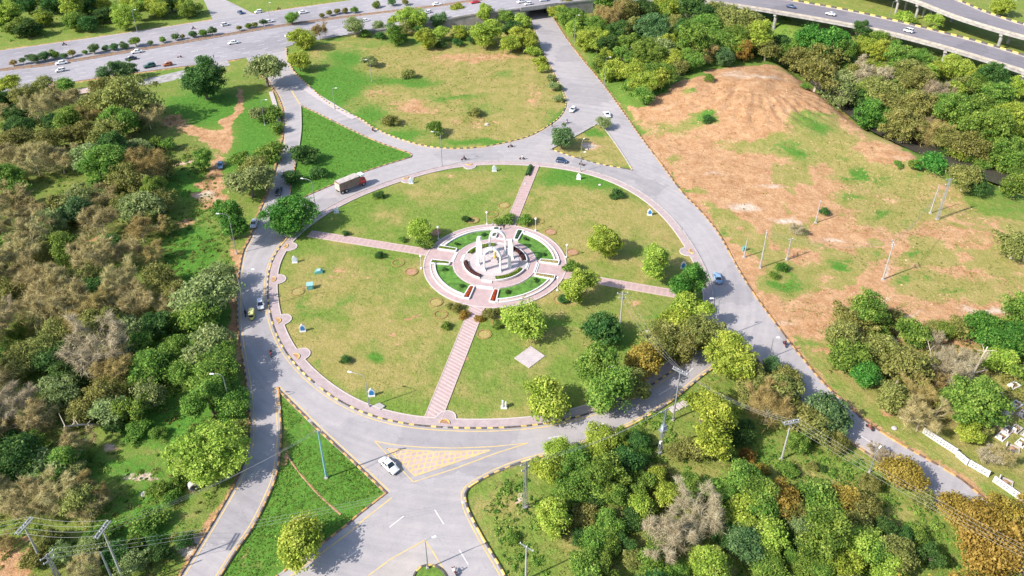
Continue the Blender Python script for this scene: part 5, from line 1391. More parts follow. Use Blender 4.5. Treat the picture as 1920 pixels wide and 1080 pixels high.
for q in range(4):
    base = q * math.pi / 2
    def ag(r_): return math.asin((gap + 1.5) / r_)
    # lawn
    a0, a1 = base + ag(13), base + math.pi / 2 - ag(13)
    poly = arc(15.3, base + ag(15.3), base + math.pi / 2 - ag(15.3), 20) + list(reversed(arc(11.1, base + ag(11.1), base + math.pi / 2 - ag(11.1), 20)))
    lw = ob('plaza_lawn', MB().prism([(p.x, p.y) for p in poly], .1, .2), GRASSP, None, (CEN.x, CEN.y, 0), AX)
    tag(lw, SECT[q] + ' quadrant of grass inside the plaza ring', 'lawn', kind='structure')
    rs = random.Random(q)
    # little shrubs on it
    for k, f in enumerate((.3, .72)):
        a = base + math.pi / 2 * f; r_ = 13.2
        c = local(r_ * math.cos(a), r_ * math.sin(a))
        e = empty('shrub', (c.x, c.y, .15), rs.uniform(0, 6), .62); vv = KINDS['bush'][k]
        ob('trunk', vv[0], None, e); cr = ob('crown', vv[1], LEAF['D'], e); ob_mat(cr, LEAF['D'])
        tag(e, ('more easterly' if (math.cos(a) > math.cos(base + math.pi / 2 * (.72 if k == 0 else .3))) else 'more westerly') + ' small dark shrub on the ' + SECT[q] + ' plaza grass', 'shrub', 'shrubs on the plaza grass')
    # double white arc planter wall
    t = pgroup('arc_planter', 'double white curved planter wall on the ' + SECT[q] + ' side of the plaza', 'planter')
    aa, ab = base + ag(15.7) * 1.02, base + math.pi / 2 - ag(15.7) * 1.02
    ob('inner_wall', MB().curb(arc(15.55, aa, ab, 28), .32, .48, .1), M_WHITE, t)
    ob('outer_wall', MB().curb(arc(16.65, aa + .03, ab - .03, 28), .27, .34, .1), M_WHITE, t)
    ob('soil', ring_sector(15.74, 16.48, aa + .03, ab - .03, .1, .3), mat_simple('planter_soil_' + SECT[q], (.45, .34, .30), .95, var=.2), t)
    for ae in (aa + .015, ab - .015):
        c = Vector((16.1 * math.cos(ae), 16.1 * math.sin(ae), 0))
        ob('end_block', MB().box((c.x, c.y, .33), (1.4, .36, .46), ae), M_WHITE, t)
# white edged beds flanking the four paths
BEDS = {0: (M_DRYBED, 'dry yellow'), 1: (mat_leaf('deep_green_bed', (.02, .06, .03), (.045, .10, .05), (.07, .14, .07), .1), 'deep green'), 2: (M_HEDGE_G, 'bright green'), 3: (M_FLOWER, 'red flowering')}
DIRN = ['east', 'north', 'west', 'south']
for q in range(4):
    ax = q * math.pi / 2
    ca, sa = math.cos(ax), math.sin(ax)
    for s_ in (-1, 1):
        side = {0: ('south', 'north'), 1: ('east', 'west'), 2: ('north', 'south'), 3: ('west', 'east')}[q][0 if s_ < 0 else 1]
        t = pgroup('flower_bed', 'white edged bed of ' + BEDS[q][1] + ' plants on the ' + side + ' side of the ' + DIRN[q] + ' path', 'flower bed')
        v = s_ * (gap + .75)
        def lp(u, w): return Vector((u * ca - w * sa, u * sa + w * ca, 0))
        r0, r1 = 11.3, 16.2
        wi = .42
        corners = [lp(r0, v - wi - .15), lp(r1, v - wi - .45 * (1 if s_ < 0 else 0) - .15), lp(r1, v + wi + .45 * (1 if s_ > 0 else 0) + .15), lp(r0, v + wi + .15)]
        for e0, e1 in ((0, 1), (1, 2), (2, 3), (3, 0)):
            ob('edge_wall', MB().curb([corners[e0], corners[e1]], .26, .5 + .004 * e0, .1), M_WHITE, t)
        ob('soil', MB().prism([(p.x, p.y) for p in corners], .1, .38), M_SOIL, t)
        cl = [lp(r0 + .3, v), lp(r1 - .3, v + s_ * .2)]
        hedge_on('plants', cl, 1.05, .35, BEDS[q][0], t, .36, q * 5 + s_ + 9, 220, .11)
# steps up to the platform
for q in range(4):
    t = empty('steps', (CEN.x, CEN.y, 0), AX + q * math.pi / 2); tag(t, 'white steps up to the platform from the ' + DIRN[q] + ' path', 'steps')
    for k, (u, h) in enumerate(((11.15, .2), (10.75, .36))):
        ob('step', MB().box((u, 0, h / 2 + .06), (.42, 2 * gap - .3, h)), M_WHITE, t)
    for k, (u, h) in enumerate(((8.75, .42), (8.4, .58))):
        ob('step', MB().box((u, 0, h / 2 + .04), (.4, 2.6, h)), M_WHITE, t)
# curved hedges on the inner floor
HG = [(M_HEDGE_M, 'maroon', 'northeast'), (M_HEDGE_G, 'yellow green', 'northwest'), (M_HEDGE_M, 'maroon', 'southwest'), (M_HEDGE_G, 'yellow green', 'southeast')]
for q in range(4):
    base = q * math.pi / 2
    t = pgroup('curved_hedge', HG[q][1] + ' clipped hedge curving on the ' + HG[q][2] + ' side of the monument', 'hedge')
    hedge_on('leaves', arc(7.5, base + .26, base + math.pi / 2 - .26, 16), 1.1, .7, HG[q][0], t, .55, 40 + q, 240, .13)
    ob('edge_wall', MB().curb(arc(8.3, base + .24, base + math.pi / 2 - .24, 18), .28, .42, .5), M_WHITE, t)
# monument: four pointed arches, a gilded finial in the middle
def arch_mesh(w=4.6, h=7.0, leg=.44, dep=.8):
    """flat pointed arch with depth, standing along x"""
    hs = h * .56; out = []; inn = []
    n = 9
    def pts(hw, top):
        l = [(hw, 0.0), (hw * 1.0, hs)]
        for i in range(1, n + 1):
            t = i / n
            x = hw * (1 - t ** 1.9); z = hs + (top - hs) * (math.sin(t * math.pi / 2) ** .92)
            l.append((x, z))
        return l
    o = pts(w / 2, h); i_ = pts(w / 2 - leg, h - leg * 1.35)
    mb = MB()
    for sx in (1, -1):
        ov = [(sx * x, z) for x, z in o]; iv = [(sx * x, z) for x, z in i_]; m = len(ov)
        vs = [(x, -dep / 2, z) for x, z in ov] + [(x, -dep / 2, z) for x, z in iv] + [(x, dep / 2, z) for x, z in ov] + [(x, dep / 2, z) for x, z in iv]
        fs = []
        for k in range(m - 1):
            fs += [(k, k + 1, m + k + 1, m + k), (2 * m + k + 1, 2 * m + k, 3 * m + k, 3 * m + k + 1), (k + 1, k, 2 * m + k, 2 * m + k + 1), (m + k, m + k + 1, 3 * m + k + 1, 3 * m + k)]
        mb.add(vs, fs)
    return mb
mon = empty('arch_monument', (CEN.x, CEN.y, .6), AX + R(4)); tag(mon, 'white monument of four pointed arches on the central platform', 'monument')
am = arch_mesh().mesh('arch'); am.materials.append(M_WHITE)
for q in range(4):
    a = q * math.pi / 2; d = 4.1
    ar = ob('arch', am, None, mon, (d * math.cos(a), d * math.sin(a), .05), a + math.pi / 2)
    for s_ in (-1, 1):
        ob('foot', MB().box((s_ * 2.0, 0, .14), (.95, 1.35, .28), 0, 0, .92), M_WHITE, ar)
    fr = MB()
    m_ = [Vector((.62 * math.cos(t), 0, 5.25 + .85 * math.sin(t))) for t in np.linspace(0, 2 * math.pi, 17)]
    fr.tube(m_, .08, 5, 0, False)
    ob('medallion', fr, M_WHITE, ar)
    # rib joining the arch to the centre post
    ob('keystone', MB().box((0, 0, 6.9), (.4, 1.15, .5), 0, 0, .5), M_WHITE, ar)
ob('plinth', MB().box((0, 0, .35), (2.0, 2.0, .7), 0, 0, .9).box((0, 0, .95), (1.3, 1.3, .5), 0, 0, .85), M_SLAB, mon)
fin = MB().lathe([(.42, 1.2), (.5, 1.5), (.3, 1.9), (.22, 2.2), (.42, 2.5), (.45, 2.8), (.2, 3.1), (.05, 3.5)], 12)
ob('gilded_finial', fin, M_GOLD, mon)
# globe lamps round the plaza
GL = [(822, 449), (913, 421), (1004, 433), (1062, 483), (790, 504), (1045, 545)]
GW = ['northwest of the monument', 'north of the monument beside the path', 'northeast of the monument', 'east of the monument', 'west of the monument below the path', 'southeast by the round lime tree']
def globe_lamp(x, y, lb):
    p = P(x, y); t = tag(empty('globe_lamp', (p.x, p.y, 0)), 'white globe lamp post at the plaza rim, ' + lb, 'lamp post', 'globe lamps round the plaza')
    ob('base', MB().lathe([(.28, 0), (.28, .3), (.14, .45)], 10), M_WHITE, t)
    ob('pole', MB().tube([(0, 0, .4), (0, 0, 3.7)], [.075, .055], 8), M_WHITE, t)
    ob('globe', MB().lathe([(.08, 3.65), (.24, 3.78), (.3, 3.98), (.24, 4.18), (.06, 4.28)], 12), M_LAMP, t)
for (x, y), l in zip(GL, GW): globe_lamp(x, y, l)

# ------------------------------------------------------------------ things on the lawns
# shrubs lining paths near the plaza
RING = [(945, 385), (923, 402), (887, 413), (817, 436), (746, 493), (771, 510), (817, 567), (826, 590), (908, 627), (1032, 435), (1009, 415), (1073, 473), (558, 547), (935, 605), (1050, 562)]
RW = ['north of the plaza, farthest', 'north of the plaza by the bench', 'north-northwest of the plaza', 'by the small lime tree', 'west of the plaza, first below the path', 'west of the plaza, second below the path', 'southwest of the plaza, upper of a pair',
      'southwest of the plaza, lower of a pair', 'south of the plaza beside the pale lime tree', 'northeast of the plaza', 'by the north path shrubs', 'east of the plaza', 'beside the western sidewalk', 'by the southern shrubs', 'in front of the round lime tree']
for i, ((x, y), l) in enumerate(zip(RING, RW)):
    p = P(x, y); r_ = 1.55
    c = [Vector((r_ * math.cos(2 * math.pi * k / 20), r_ * math.sin(2 * math.pi * k / 20), 0)) for k in range(20)]
    t = tag(empty('tree_ring', (p.x, p.y, -.02), i), 'low circular soil ring dug for planting, ' + l, 'soil ring', 'planting rings on the lawn')
    ob('rim', MB().curb(c, .35, .16, 0, 0, True), mat_simple('ring_earth', (.24, .17, .055), .95, var=.3) if 'ring_earth' not in MATS else MATS['ring_earth'], t)
    if i % 3 != 1:
        ob('soil', MB().prism([(v.x * .85, v.y * .85) for v in c], 0, .07), M_SOIL if i % 2 else mat_simple('ring_fill_%d' % i, (.30, .24, .08), .95, var=.3), t)
# name plaques: white pointed frame round a blue panel
PLQ = [(553, 492, 'beside the western sidewalk, the palest', 0), (568, 621, 'beside the western sidewalk below the teal cabinets', 1), (697, 742, 'next to the lamp post by the southern kerb', 1), (1218, 403, 'near the northeastern kerb', 1), (1281, 503, 'at the eastern kerb by the trees', 1),
       (927, 321, 'near the northern kerb west of the path', 0), (771, 344, 'near the northern kerb past the dump truck', 0), (1085, 336, 'near the northern kerb east of the path', 0), (631, 399, 'in front of the dump truck', 0)]
for i, (x, y, l, blue) in enumerate(PLQ):
    p = P(x, y)
    t = tag(empty('plaque_stand', (p.x, p.y, 0), R(8) if p.x < 0 else R(-8)), 'white pointed plaque stand ' + ('with blue panel ' if blue else '') + l, 'plaque', 'plaque stands on the lawn')
    ob('base', MB().box((0, 0, .12), (1.5, .8, .24), 0, 0, .92), M_WHITE, t)
    o_ = [(-.6, .2), (.6, .2), (.72, 1.1), (.42, 1.75), (0, 2.1), (-.42, 1.75), (-.72, 1.1)]
    mb = MB().prism(o_, -.16, .16); mb.v = [(a, -c, b) for a, b, c in mb.v]
    ob('frame', mb, M_WHITE, t)
    q_ = [(a * .68, .35 + (b - .2) * .72) for a, b in o_]
    mb = MB().prism(q_, -.02, .02); mb.v = [(a, -.175 - c, b) for a, b, c in mb.v]
    ob('panel', mb, M_BLUEPANEL if blue else mat_simple('pale_panel_%d' % i, (.50, .58, .68), .5, var=.2, scale=5), t)
# twin white pillar marker
p = P(945, 764); t = tag(empty('twin_marker', (p.x, p.y, 0)), 'white twin pillar marker on the southern lawn', 'marker')
ob('base', MB().box((0, 0, .12), (1.3, 1.0, .24)), M_WHITE, t)
for s_, h in ((-.3, 1.6), (.3, 1.25)): ob('pillar', MB().box((s_, 0, .24 + h / 2), (.38, .6, h), 0, 0, .9), M_WHITE, t)
# teal cabinets
p = P(582, 541); t = tag(empty('teal_cabinet', (p.x, p.y, 0), R(12)), 'teal metal cabinet with sloped top on the western lawn', 'cabinet')
ob('body', MB().box((0, 0, .6), (1.5, 1.1, 1.2)), M_TEAL, t); ob('top', MB().add([(-.8, -.6, 1.22), (.8, -.6, 1.22), (.8, .6, 1.5), (-.8, .6, 1.5), (-.8, -.6, 1.3), (.8, -.6, 1.3), (.8, .6, 1.58), (-.8, .6, 1.58)], [(3, 2, 1, 0), (4, 5, 6, 7), (0, 1, 5, 4), (1, 2, 6, 5), (2, 3, 7, 6), (3, 0, 4, 7)]), mat_simple('pale_teal', (.22, .42, .42), .5), t)
ob('door', MB().box((0, -.565, .62), (1.1, .03, .9)), mat_simple('teal_door', (.13, .34, .33), .5), t)
p = P(598, 511); t = tag(empty('teal_bench', (p.x, p.y, 0), R(10)), 'low teal domed box on the western lawn', 'box')
ob('body', MB().prism([(-1.1, 0), (-.9, .55), (0, .8), (.9, .6), (1.1, 0)], -.6, .6), M_TEAL, t).rotation_euler = (R(90), 0, 0)
ob('lid', MB().box((0, 0, .84), (1.0, 1.0, .1)), mat_simple('lid_teal', (.3, .45, .45), .5), t)
# diamond slab and the manhole slab
dm = [P(965, 672), P(995, 650), P(1021, 668), P(992, 690)]
ds = ob('diamond_slab', MB().prism([(q.x, q.y) for q in dm], -.1, .12), mat_paver('slab_paver', (.47, .405, .405), (.43, .375, .375), (.32, .28, .28), .7)); tag(ds, 'pale diamond paved slab lying on the southern lawn', 'slab')
ob('edging', MB().curb(dm, .2, .16, -.02, 0, True), M_SLAB, ds)
mh = [P(701, 762), P(711, 756), P(722, 763), P(713, 770)]
t = ob('manhole_slab', MB().prism([(q.x, q.y) for q in mh], -.1, .3), M_CONC); tag(t, 'raised square concrete manhole slab beside the lamp post', 'slab')
# concrete pipe section by the west road
p = P(364, 916); t = tag(empty('concrete_pipe', (p.x, p.y, .8), R(35)), 'short concrete pipe ring lying by the west road', 'pipe')
mb = MB(); n = 20
vs = []
for yy in (-.6, .6):
    for r_ in (.62, .85):
        vs += [(r_ * math.cos(2 * math.pi * k / n), yy, r_ * math.sin(2 * math.pi * k / n)) for k in range(n)]
fs = []
for k in range(n):
    j = (k + 1) % n
    fs += [(k, j, n + j, n + k), (2 * n + k, 3 * n + k, 3 * n + j, 2 * n + j), (n + k, n + j, 3 * n + j, 3 * n + k), (k, 2 * n + k, 2 * n + j, j)]
ob('shell', mb.add(vs, fs), M_CONC, t)
for lb_, x, y, rz in (('south', 0, 0, 0),):
    pass
# white walkway strip above the loop road and the wall strip by the west road
a = line([(583, 165), (610, 183), (640, 201), (673, 220)], 6)
s = resample(offset(a, -1.6), 1.5)
tag(ob('sidewalk', MB().curb(s, 2.2, .22, -.05), M_SLAB), 'white concrete walkway along the loop kerb', 'sidewalk', kind='structure')
a = line([(513, 172), (522, 200), (528, 228)], 6)
tag(ob('sidewalk', MB().curb(resample(offset(a, -1.0), 1.5), 1.5, .3, -.05), M_SLAB), 'short white walkway beside the west road at the fork', 'sidewalk', kind='structure')
# stepping slabs at the southern ring road edge
for i, (x, y) in enumerate([(1262, 768), (1273, 762), (1284, 757), (1298, 752), (1312, 746), (1325, 738)]):
    q = P(x, y); tag(ob('stepping_slab', MB().box((0, 0, .05), (1.25, 1.6, .25), 0, 0, .96), M_SLAB, None, (q.x, q.y, 0), R(32 + i * 2)), ordinal(i + 1) + ' concrete drain slab from the west beside the southern ring road', 'slab', 'drain slabs by the ring road')
# clipped hedge by the north path and box hedges
q = P(992, 322); t = tag(empty('box_hedge', (q.x, q.y, 0)), 'dark clipped box hedge beside the north path', 'hedge')
hedge_on('leaves', [Vector((-.6, -3, 0)), Vector((.6, 3, 0))], 1.5, 1.1, LEAF['D'], t, 0, 91, 300, .14)

# thin dug trench line across the southwest triangle
tl = resample(line([(536, 850), (560, 885), (600, 930), (639, 965)], 5), 1.0)
rs = random.Random(3)
wv = [.17 + rs.uniform(-.06, .07) for _ in tl]
la = offset(tl, 1.0); lb_ = offset(tl, -1.0)
va = [p.lerp(q, w_) + Vector((0, 0, .035)) for p, q, w_ in zip(tl, la, wv)]; vb = [p.lerp(q, w_) + Vector((0, 0, .035)) for p, q, w_ in zip(tl, lb_, wv)]
top_ = [p + Vector((0, 0, .09)) for p in tl]
tag(ob('earth_ridge', MB().strip(va, top_).strip(top_, vb), M_SOIL), 'thin line of dug earth across the southwest grass triangle', 'earth ridge', kind='structure')
# ------------------------------------------------------------------ vehicles
def car_paint(name, col):
    m, N, L, b = new_mat(name)
    b.inputs['Base Color'].default_value = (*col, 1); b.inputs['Roughness'].default_value = .28; b.inputs['Coat Weight'].default_value = .5; b.inputs['Coat Roughness'].default_value = .08
    n = noise(N, L, N.new('ShaderNodeTexCoord').outputs['Object'], 2.5, 3); r = ramp(N, [(.3, tuple(c * .92 for c in col)), (.7, col)]); L.new(n.outputs[0], r.inputs[0]); L.new(r.outputs[0], b.inputs['Base Color'])
    return m
PAINT = {'white': car_paint('white_car_paint', (.74, .74, .75)), 'navy': car_paint('navy_car_paint', (.03, .06, .14)), 'blue': car_paint('blue_car_paint', (.20, .33, .50)), 'silver': car_paint('silver_car_paint', (.42, .46, .52)),
         'red': car_paint('red_car_paint', (.50, .02, .03)), 'green': car_paint('dark_green_paint', (.03, .09, .07)), 'yellow': car_paint('taxi_paint', (.50, .47, .12)), 'dark': car_paint('dark_car_paint', (.035, .04, .05)), 'rust': car_paint('orange_paint', (.36, .10, .03))}
def loft(st, mi=0, mb=None):
    """st: x, half width, z low, z belt, z top, half width at the top"""
    mb = mb or MB(); vs = []; fs = []; n = 8
    for x, w, z0, zb, zt, wt in st:
        vs += [(x, -w * .92, z0), (x, -w, z0 + (zb - z0) * .45), (x, -w * .98, zb), (x, -wt, zt), (x, wt, zt), (x, w * .98, zb), (x, w, z0 + (zb - z0) * .45), (x, w * .92, z0)]
    for i in range(len(st) - 1):
        for k in range(n):
            k2 = (k + 1) % n
            fs.append((i * n + k, (i + 1) * n + k, (i + 1) * n + k2, i * n + k2))
    fs.append(tuple(range(n))); fs.append(tuple(range(len(st) * n - 1, (len(st) - 1) * n - 1, -1)))
    return mb.add(vs, fs, mi)
CARS = {}
def car_meshes(kind):
    if kind in CARS: return CARS[kind]
    L_, W_, H_ = {'sedan': (4.5, 1.76, 1.45), 'hatch': (3.7, 1.66, 1.5), 'suv': (4.6, 1.86, 1.78), 'van': (3.9, 1.62, 1.85)}[kind]
    l, w = L_ / 2, W_ / 2
    hood = .86 if kind != 'suv' else 1.05
    if kind == 'van': hood = 1.05
    body = loft([(-l, w * .82, .34, .6, hood * .88, w * .7), (-l + .12, w * .95, .24, .66, hood * 1.0, w * .82), (-l * .6, w, .22, .7, hood * 1.06, w * .88), (0, w, .22, .72, hood * 1.06, w * .9), (l * .5, w, .22, .7, hood * 1.02, w * .88), (l - .2, w * .94, .24, .62, hood * .86, w * .8), (l, w * .8, .34, .55, hood * .72, w * .68)]).mesh('body', True)
    if kind == 'sedan': g = [(-l * .66, hood), (-l * .36, H_), (l * .10, H_), (l * .46, hood)]
    elif kind == 'hatch': g = [(-l * .95, hood), (-l * .74, H_), (l * .12, H_), (l * .52, hood)]
    elif kind == 'suv': g = [(-l * .95, hood), (-l * .82, H_), (l * .08, H_), (l * .42, hood)]
    else: g = [(-l * .98, hood), (-l * .92, H_), (l * .45, H_), (l * .82, hood)]
    wt = w * .74; wb = w * .87
    gm = MB(); vs = []
    for x, z in g:
        ww = wb if z < H_ else wt
        vs += [(x, -ww, z - (.02 if z < H_ else .05)), (x, ww, z - (.02 if z < H_ else .05))]
    gm.add(vs, [(0, 1, 3, 2), (2, 3, 5, 4), (4, 5, 7, 6), (0, 2, 4, 6), (7, 5, 3, 1), (1, 0, 6, 7)])
    glass = gm.mesh('windows')
    x0, x1 = g[1][0], g[2][0]
    rm = MB()
    rm.add([(x0 - .06, -wt, H_ - .06), (x0 - .06, wt, H_ - .06), (x1 + .06, wt, H_ - .06), (x1 + .06, -wt, H_ - .06), (x0 + .12, -wt * .86, H_ + .02), (x0 + .12, wt * .86, H_ + .02), (x1 - .12, wt * .86, H_ + .02), (x1 - .12, -wt * .86, H_ + .02)],
           [(0, 1, 2, 3), (7, 6, 5, 4), (0, 4, 5, 1), (1, 5, 6, 2), (2, 6, 7, 3), (3, 7, 4, 0)])
    for s_ in (-1, 1):      # pillars
        for (xa, za), (xb, zb) in ((g[0], g[1]), (g[3], g[2])):
            rm.tube([(xa, s_ * wb * .99, za), (xb, s_ * wt * .99, zb - .04)], .055, 4)
        xm = (x0 + x1) / 2
        rm.tube([(xm - .05, s_ * wb, hood), (xm - .05, s_ * wt, H_ - .04)], .05, 4)
    roof = rm.mesh('roof')
    r_ = .32 if kind != 'suv' else .37
    tyre = MB().wheel((0, 0, 0), r_, .2, 14).mesh('tyre'); tyre.materials.append(M_RUBBER)
    rim = MB().wheel((0, 0, 0), r_ * .6, .215, 10).mesh('rim'); rim.materials.append(M_CHROME)
    hl = MB().box((0, 0, 0), (.12, .34, .14)).mesh('headlight'); hl.materials.append(M_CLEARLAMP)
    tl = MB().box((0, 0, 0), (.1, .3, .18)).mesh('taillight'); tl.materials.append(M_REDLAMP)
    pt = MB().box((0, 0, 0), (.03, .5, .12)).mesh('number_plate'); pt.materials.append(M_WHITE)
    bmp = MB().box((0, 0, 0), (.14, W_ * .86, .16)).mesh('bumper')
    mir = MB().box((0, 0, 0), (.12, .2, .13)).mesh('mirror')
    CARS[kind] = (body, glass, roof, tyre, rim, hl, tl, pt, bmp, mir, l, w, hood, r_, g)
    return CARS[kind]
def car(kind, paint, x, y, hx, hy, label, z=0.06, cat='car', scale=1.0, group='vehicles on the roads', detail=True, sep=None):
    """a vehicle at pixel (x,y) heading towards pixel (hx,hy)"""
    body, glass, roof, tyre, rim, hl, tl, pt, bmp, mir, l, w, hood, r_, g = car_meshes(kind)
    p = P(x, y, z); q = P(hx, hy, z); rz = math.atan2(q.y - p.y, q.x - p.x)
    t = tag(empty({'suv': 'suv', 'van': 'van'}.get(kind, 'car'), (p.x, p.y, z), rz, scale), label, cat, group)
    m = PAINT[paint]
    o = ob('body', body, m, t); ob_mat(o, m)
    o = ob('windows', glass, M_GLASS, t)
    o = ob('roof', roof, m, t); ob_mat(o, m)
    for sx in (-.62, .62):
        for sy in (-1, 1):
            wv = ob('wheel', tyre, None, t, (sx * l, sy * (w - .09), r_ ))
            if detail: ob('rim', rim, None, wv, (0, sy * .01, 0))
    if detail:
        for sy in (-1, 1):
            ob('headlight', hl, None, t, (l - .12, sy * w * .62, hood * .74)); ob('taillight', tl, None, t, (-l + .05, sy * w * .66, hood * .82))
            o = ob('mirror', mir, m, t, (g[3][0] - .25, sy * (w + .06), hood + .08)); ob_mat(o, m)
        ob('number_plate', pt, None, t, (-l - .0, 0, .5)); ob('bumper', bmp, M_BLACK, t, (l - .02, 0, .36))
    return t
car('sedan', 'white', 730, 876, 752, 896, 'white sedan driving past the hatched triangle')
car('hatch', 'white', 489, 574, 492, 600, 'white hatchback on the west road beside the rickshaw')
car('sedan', 'silver', 477, 422, 470, 445, 'silver car under the trees on the west road')
car('sedan', 'dark', 523, 361, 516, 385, 'dark car on the west road by the lush triangle')
car('hatch', 'navy', 1053, 304, 1080, 308, 'navy hatchback on the northern arc of the roundabout')
car('hatch', 'white', 1074, 208, 1066, 216, 'small white car coming from the underpass')
car('sedan', 'white', 1138, 217, 1150, 232, 'white sedan by the tip of the dry triangle')
car('sedan', 'blue', 1345, 524, 1340, 508, 'pale blue sedan on the eastern ring road')
car('hatch', 'blue', 414, 313, 412, 330, 'blue car parked on the dirt track')
HWC = [('sedan', 'navy', 451, 25, 440, 18, 'navy car turning out of the access road'), ('hatch', 'white', 485, 24, 460, 28, 'white car on the far carriageway by the access road'), ('sedan', 'white', 569, 25, 600, 20, 'white car on the far carriageway at the right of the access road'),
       ('hatch', 'white', 423, 48, 450, 43, 'white car on the far carriageway in the middle'), ('sedan', 'white', 505, 42, 530, 38, 'white car half hidden by the median shrubs'), ('sedan', 'white', 438, 82, 410, 86, 'white car alone on the near carriageway'),
       ('hatch', 'white', 542, 68, 520, 72, 'white car by the lime tree at the slip road'), ('sedan', 'white', 257, 99, 230, 103, 'white car ahead of the dark saloon on the highway'), ('sedan', 'dark', 246, 112, 220, 116, 'dark saloon on the near carriageway'),
       ('suv', 'green', 281, 126, 255, 131, 'dark green four wheel drive at the highway edge'), ('hatch', 'rust', 315, 123, 290, 127, 'small orange pickup parked at the highway edge'), ('sedan', 'white', 116, 120, 90, 124, 'white saloon, upper of two in the near carriageway'),
       ('hatch', 'white', 114, 134, 90, 138, 'white hatchback, lower of two in the near carriageway'), ('sedan', 'white', 684, 41, 650, 46, 'white car behind the pale trees by the field'), ('hatch', 'white', 802, 25, 775, 30, 'white car on the highway above the lime trees'),
       ('sedan', 'white', 820, 10, 840, 8, 'white car near the median east end'), ('sedan', 'red', 891, 6, 860, 10, 'red car approaching the bridge'), ('sedan', 'white', 978, 5, 950, 9, 'white car on the bridge approach'), ('hatch', 'white', 990, 9, 965, 12, 'white hatchback beside another white car by the bridge'), ('sedan', 'silver', 1020, 2, 1000, 4, 'silver car on the bridge'),
       ('hatch', 'white', 772, 26, 740, 32, 'white car following another above the field')]
for k, c, x, y, a, b, lb in HWC: car(k, c, x, y, a, b, lb, hz(x) + .06, 'car', 1.05, 'vehicles on the highway', False)
car('sedan', 'navy', 1483, 14, 1520, 22, 'navy car on the flyover', 6.9, group='vehicles on the flyover', detail=False)
car('sedan', 'white', 1557, 28, 1530, 22, 'white car on the flyover behind the vivid tree', 7.05, group='vehicles on the flyover', detail=False)
car('van', 'white', 1703, 60, 1680, 54, 'white van on the flyover', 7.25, 'van', group='vehicles on the flyover', detail=False)

# auto rickshaw on the west road
p = P(473, 596); q = P(470, 630); t = tag(empty('auto_rickshaw', (p.x, p.y, .06), math.atan2(q.y - p.y, q.x - p.x)), 'yellow green auto rickshaw beside the white hatchback', 'rickshaw', 'vehicles on the roads')
ob('body', loft([(-1.5, .6, .35, .7, 1.0, .58), (-1.3, .7, .3, .7, 1.05, .66), (.4, .7, .3, .7, 1.0, .66), (1.1, .45, .35, .7, .95, .4), (1.45, .25, .4, .6, .75, .2)]), PAINT['yellow'], t)
ob('canopy', loft([(-1.5, .62, 1.1, 1.6, 1.8, .5), (-1.35, .68, 1.05, 1.65, 1.92, .55), (.6, .66, 1.5, 1.7, 1.92, .55), (.95, .58, 1.55, 1.7, 1.82, .45)]), mat_simple('canopy_cloth', (.48, .46, .20), .8), t)
ob('windscreen', MB().add([(1.12, -.42, .95), (1.12, .42, .95), (.92, .42, 1.6), (.92, -.42, 1.6)], [(0, 1, 2, 3)]), M_GLASS, t)
for x, y in ((-.95, -.62), (-.95, .62), (1.15, 0)): ob('wheel', MB().wheel((x, y, .25), .25, .12), M_RUBBER, t)
for s_ in (-1, 1): ob('roof_post', MB().tube([(.7, s_ * .6, .95), (.6, s_ * .58, 1.6)], .03, 5), M_BLACK, t)

# dump truck
p = P(660, 353); q = P(700, 337); t = tag(empty('dump_truck', (p.x, p.y, .04), math.atan2(q.y - p.y, q.x - p.x), 1.08), 'dump truck with red cab and tall brown cargo body by the roundabout', 'truck', 'vehicles on the roads')
M_CARGO = mat_simple('weathered_cargo', (.22, .155, .12), .85, var=.3, scale=1.2, world=False)
cg = ob('cargo_body', MB().box((-1.2, 0, 2.35), (6.4, 2.45, 2.3), 0, 0, 1.03), M_CARGO, t)
for k in range(9):
    for s_ in (-1, 1): ob('stake', MB().box((-4.2 + k * .75, s_ * 1.28, 2.35), (.12, .09, 2.25)), mat_simple('stake_wood', (.26, .18, .15), .85) if 'stake_wood' not in MATS else MATS['stake_wood'], cg)
for zz in (1.7, 2.4, 3.1):
    for s_ in (-1, 1): ob('side_rail', MB().box((-1.2, s_ * 1.275, zz), (6.4, .05, .12)), M_CARGO, cg)
tp = MB(); rs = random.Random(2)
gx = [(-4.45 + i * .81, -1.28 + j * .51) for i in range(9) for j in range(6)]
tp.add([(x, y, 3.55 + .22 * (1 - (y / 1.3) ** 2) + rs.uniform(-.05, .05)) for x, y in gx], [(i * 6 + j, (i + 1) * 6 + j, (i + 1) * 6 + j + 1, i * 6 + j + 1) for i in range(8) for j in range(5)])
ob('tarpaulin', tp, mat_simple('tarpaulin', (.40, .35, .32), .85, var=.12), cg)
ob('tailgate', MB().box((-4.47, 0, 2.2), (.1, 2.3, 2.0)), mat_simple('tailgate_paint', (.55, .42, .33), .8, var=.25), cg)
ob('chassis', MB().box((-.4, 0, .95), (8.6, 1.0, .35)), M_BLACK, t)
cb = ob('cab', loft([(2.2, 1.15, .7, 1.6, 2.9, 1.05), (3.3, 1.2, .65, 1.7, 2.95, 1.05), (3.8, 1.2, .6, 1.7, 2.5, 1.05), (4.1, 1.15, .6, 1.5, 1.75, 1.08), (4.2, 1.1, .65, 1.2, 1.55, 1.0)]), PAINT['red'], t)
ob('windscreen', MB().add([(4.02, -1.0, 1.85), (4.02, 1.0, 1.85), (3.72, .95, 2.55), (3.72, -.95, 2.55)], [(0, 1, 2, 3)]), M_GLASS, cb)
for s_ in (-1, 1): ob('side_window', MB().box((3.2, s_ * 1.14, 2.25), (.8, .04, .55)), M_GLASS, cb)
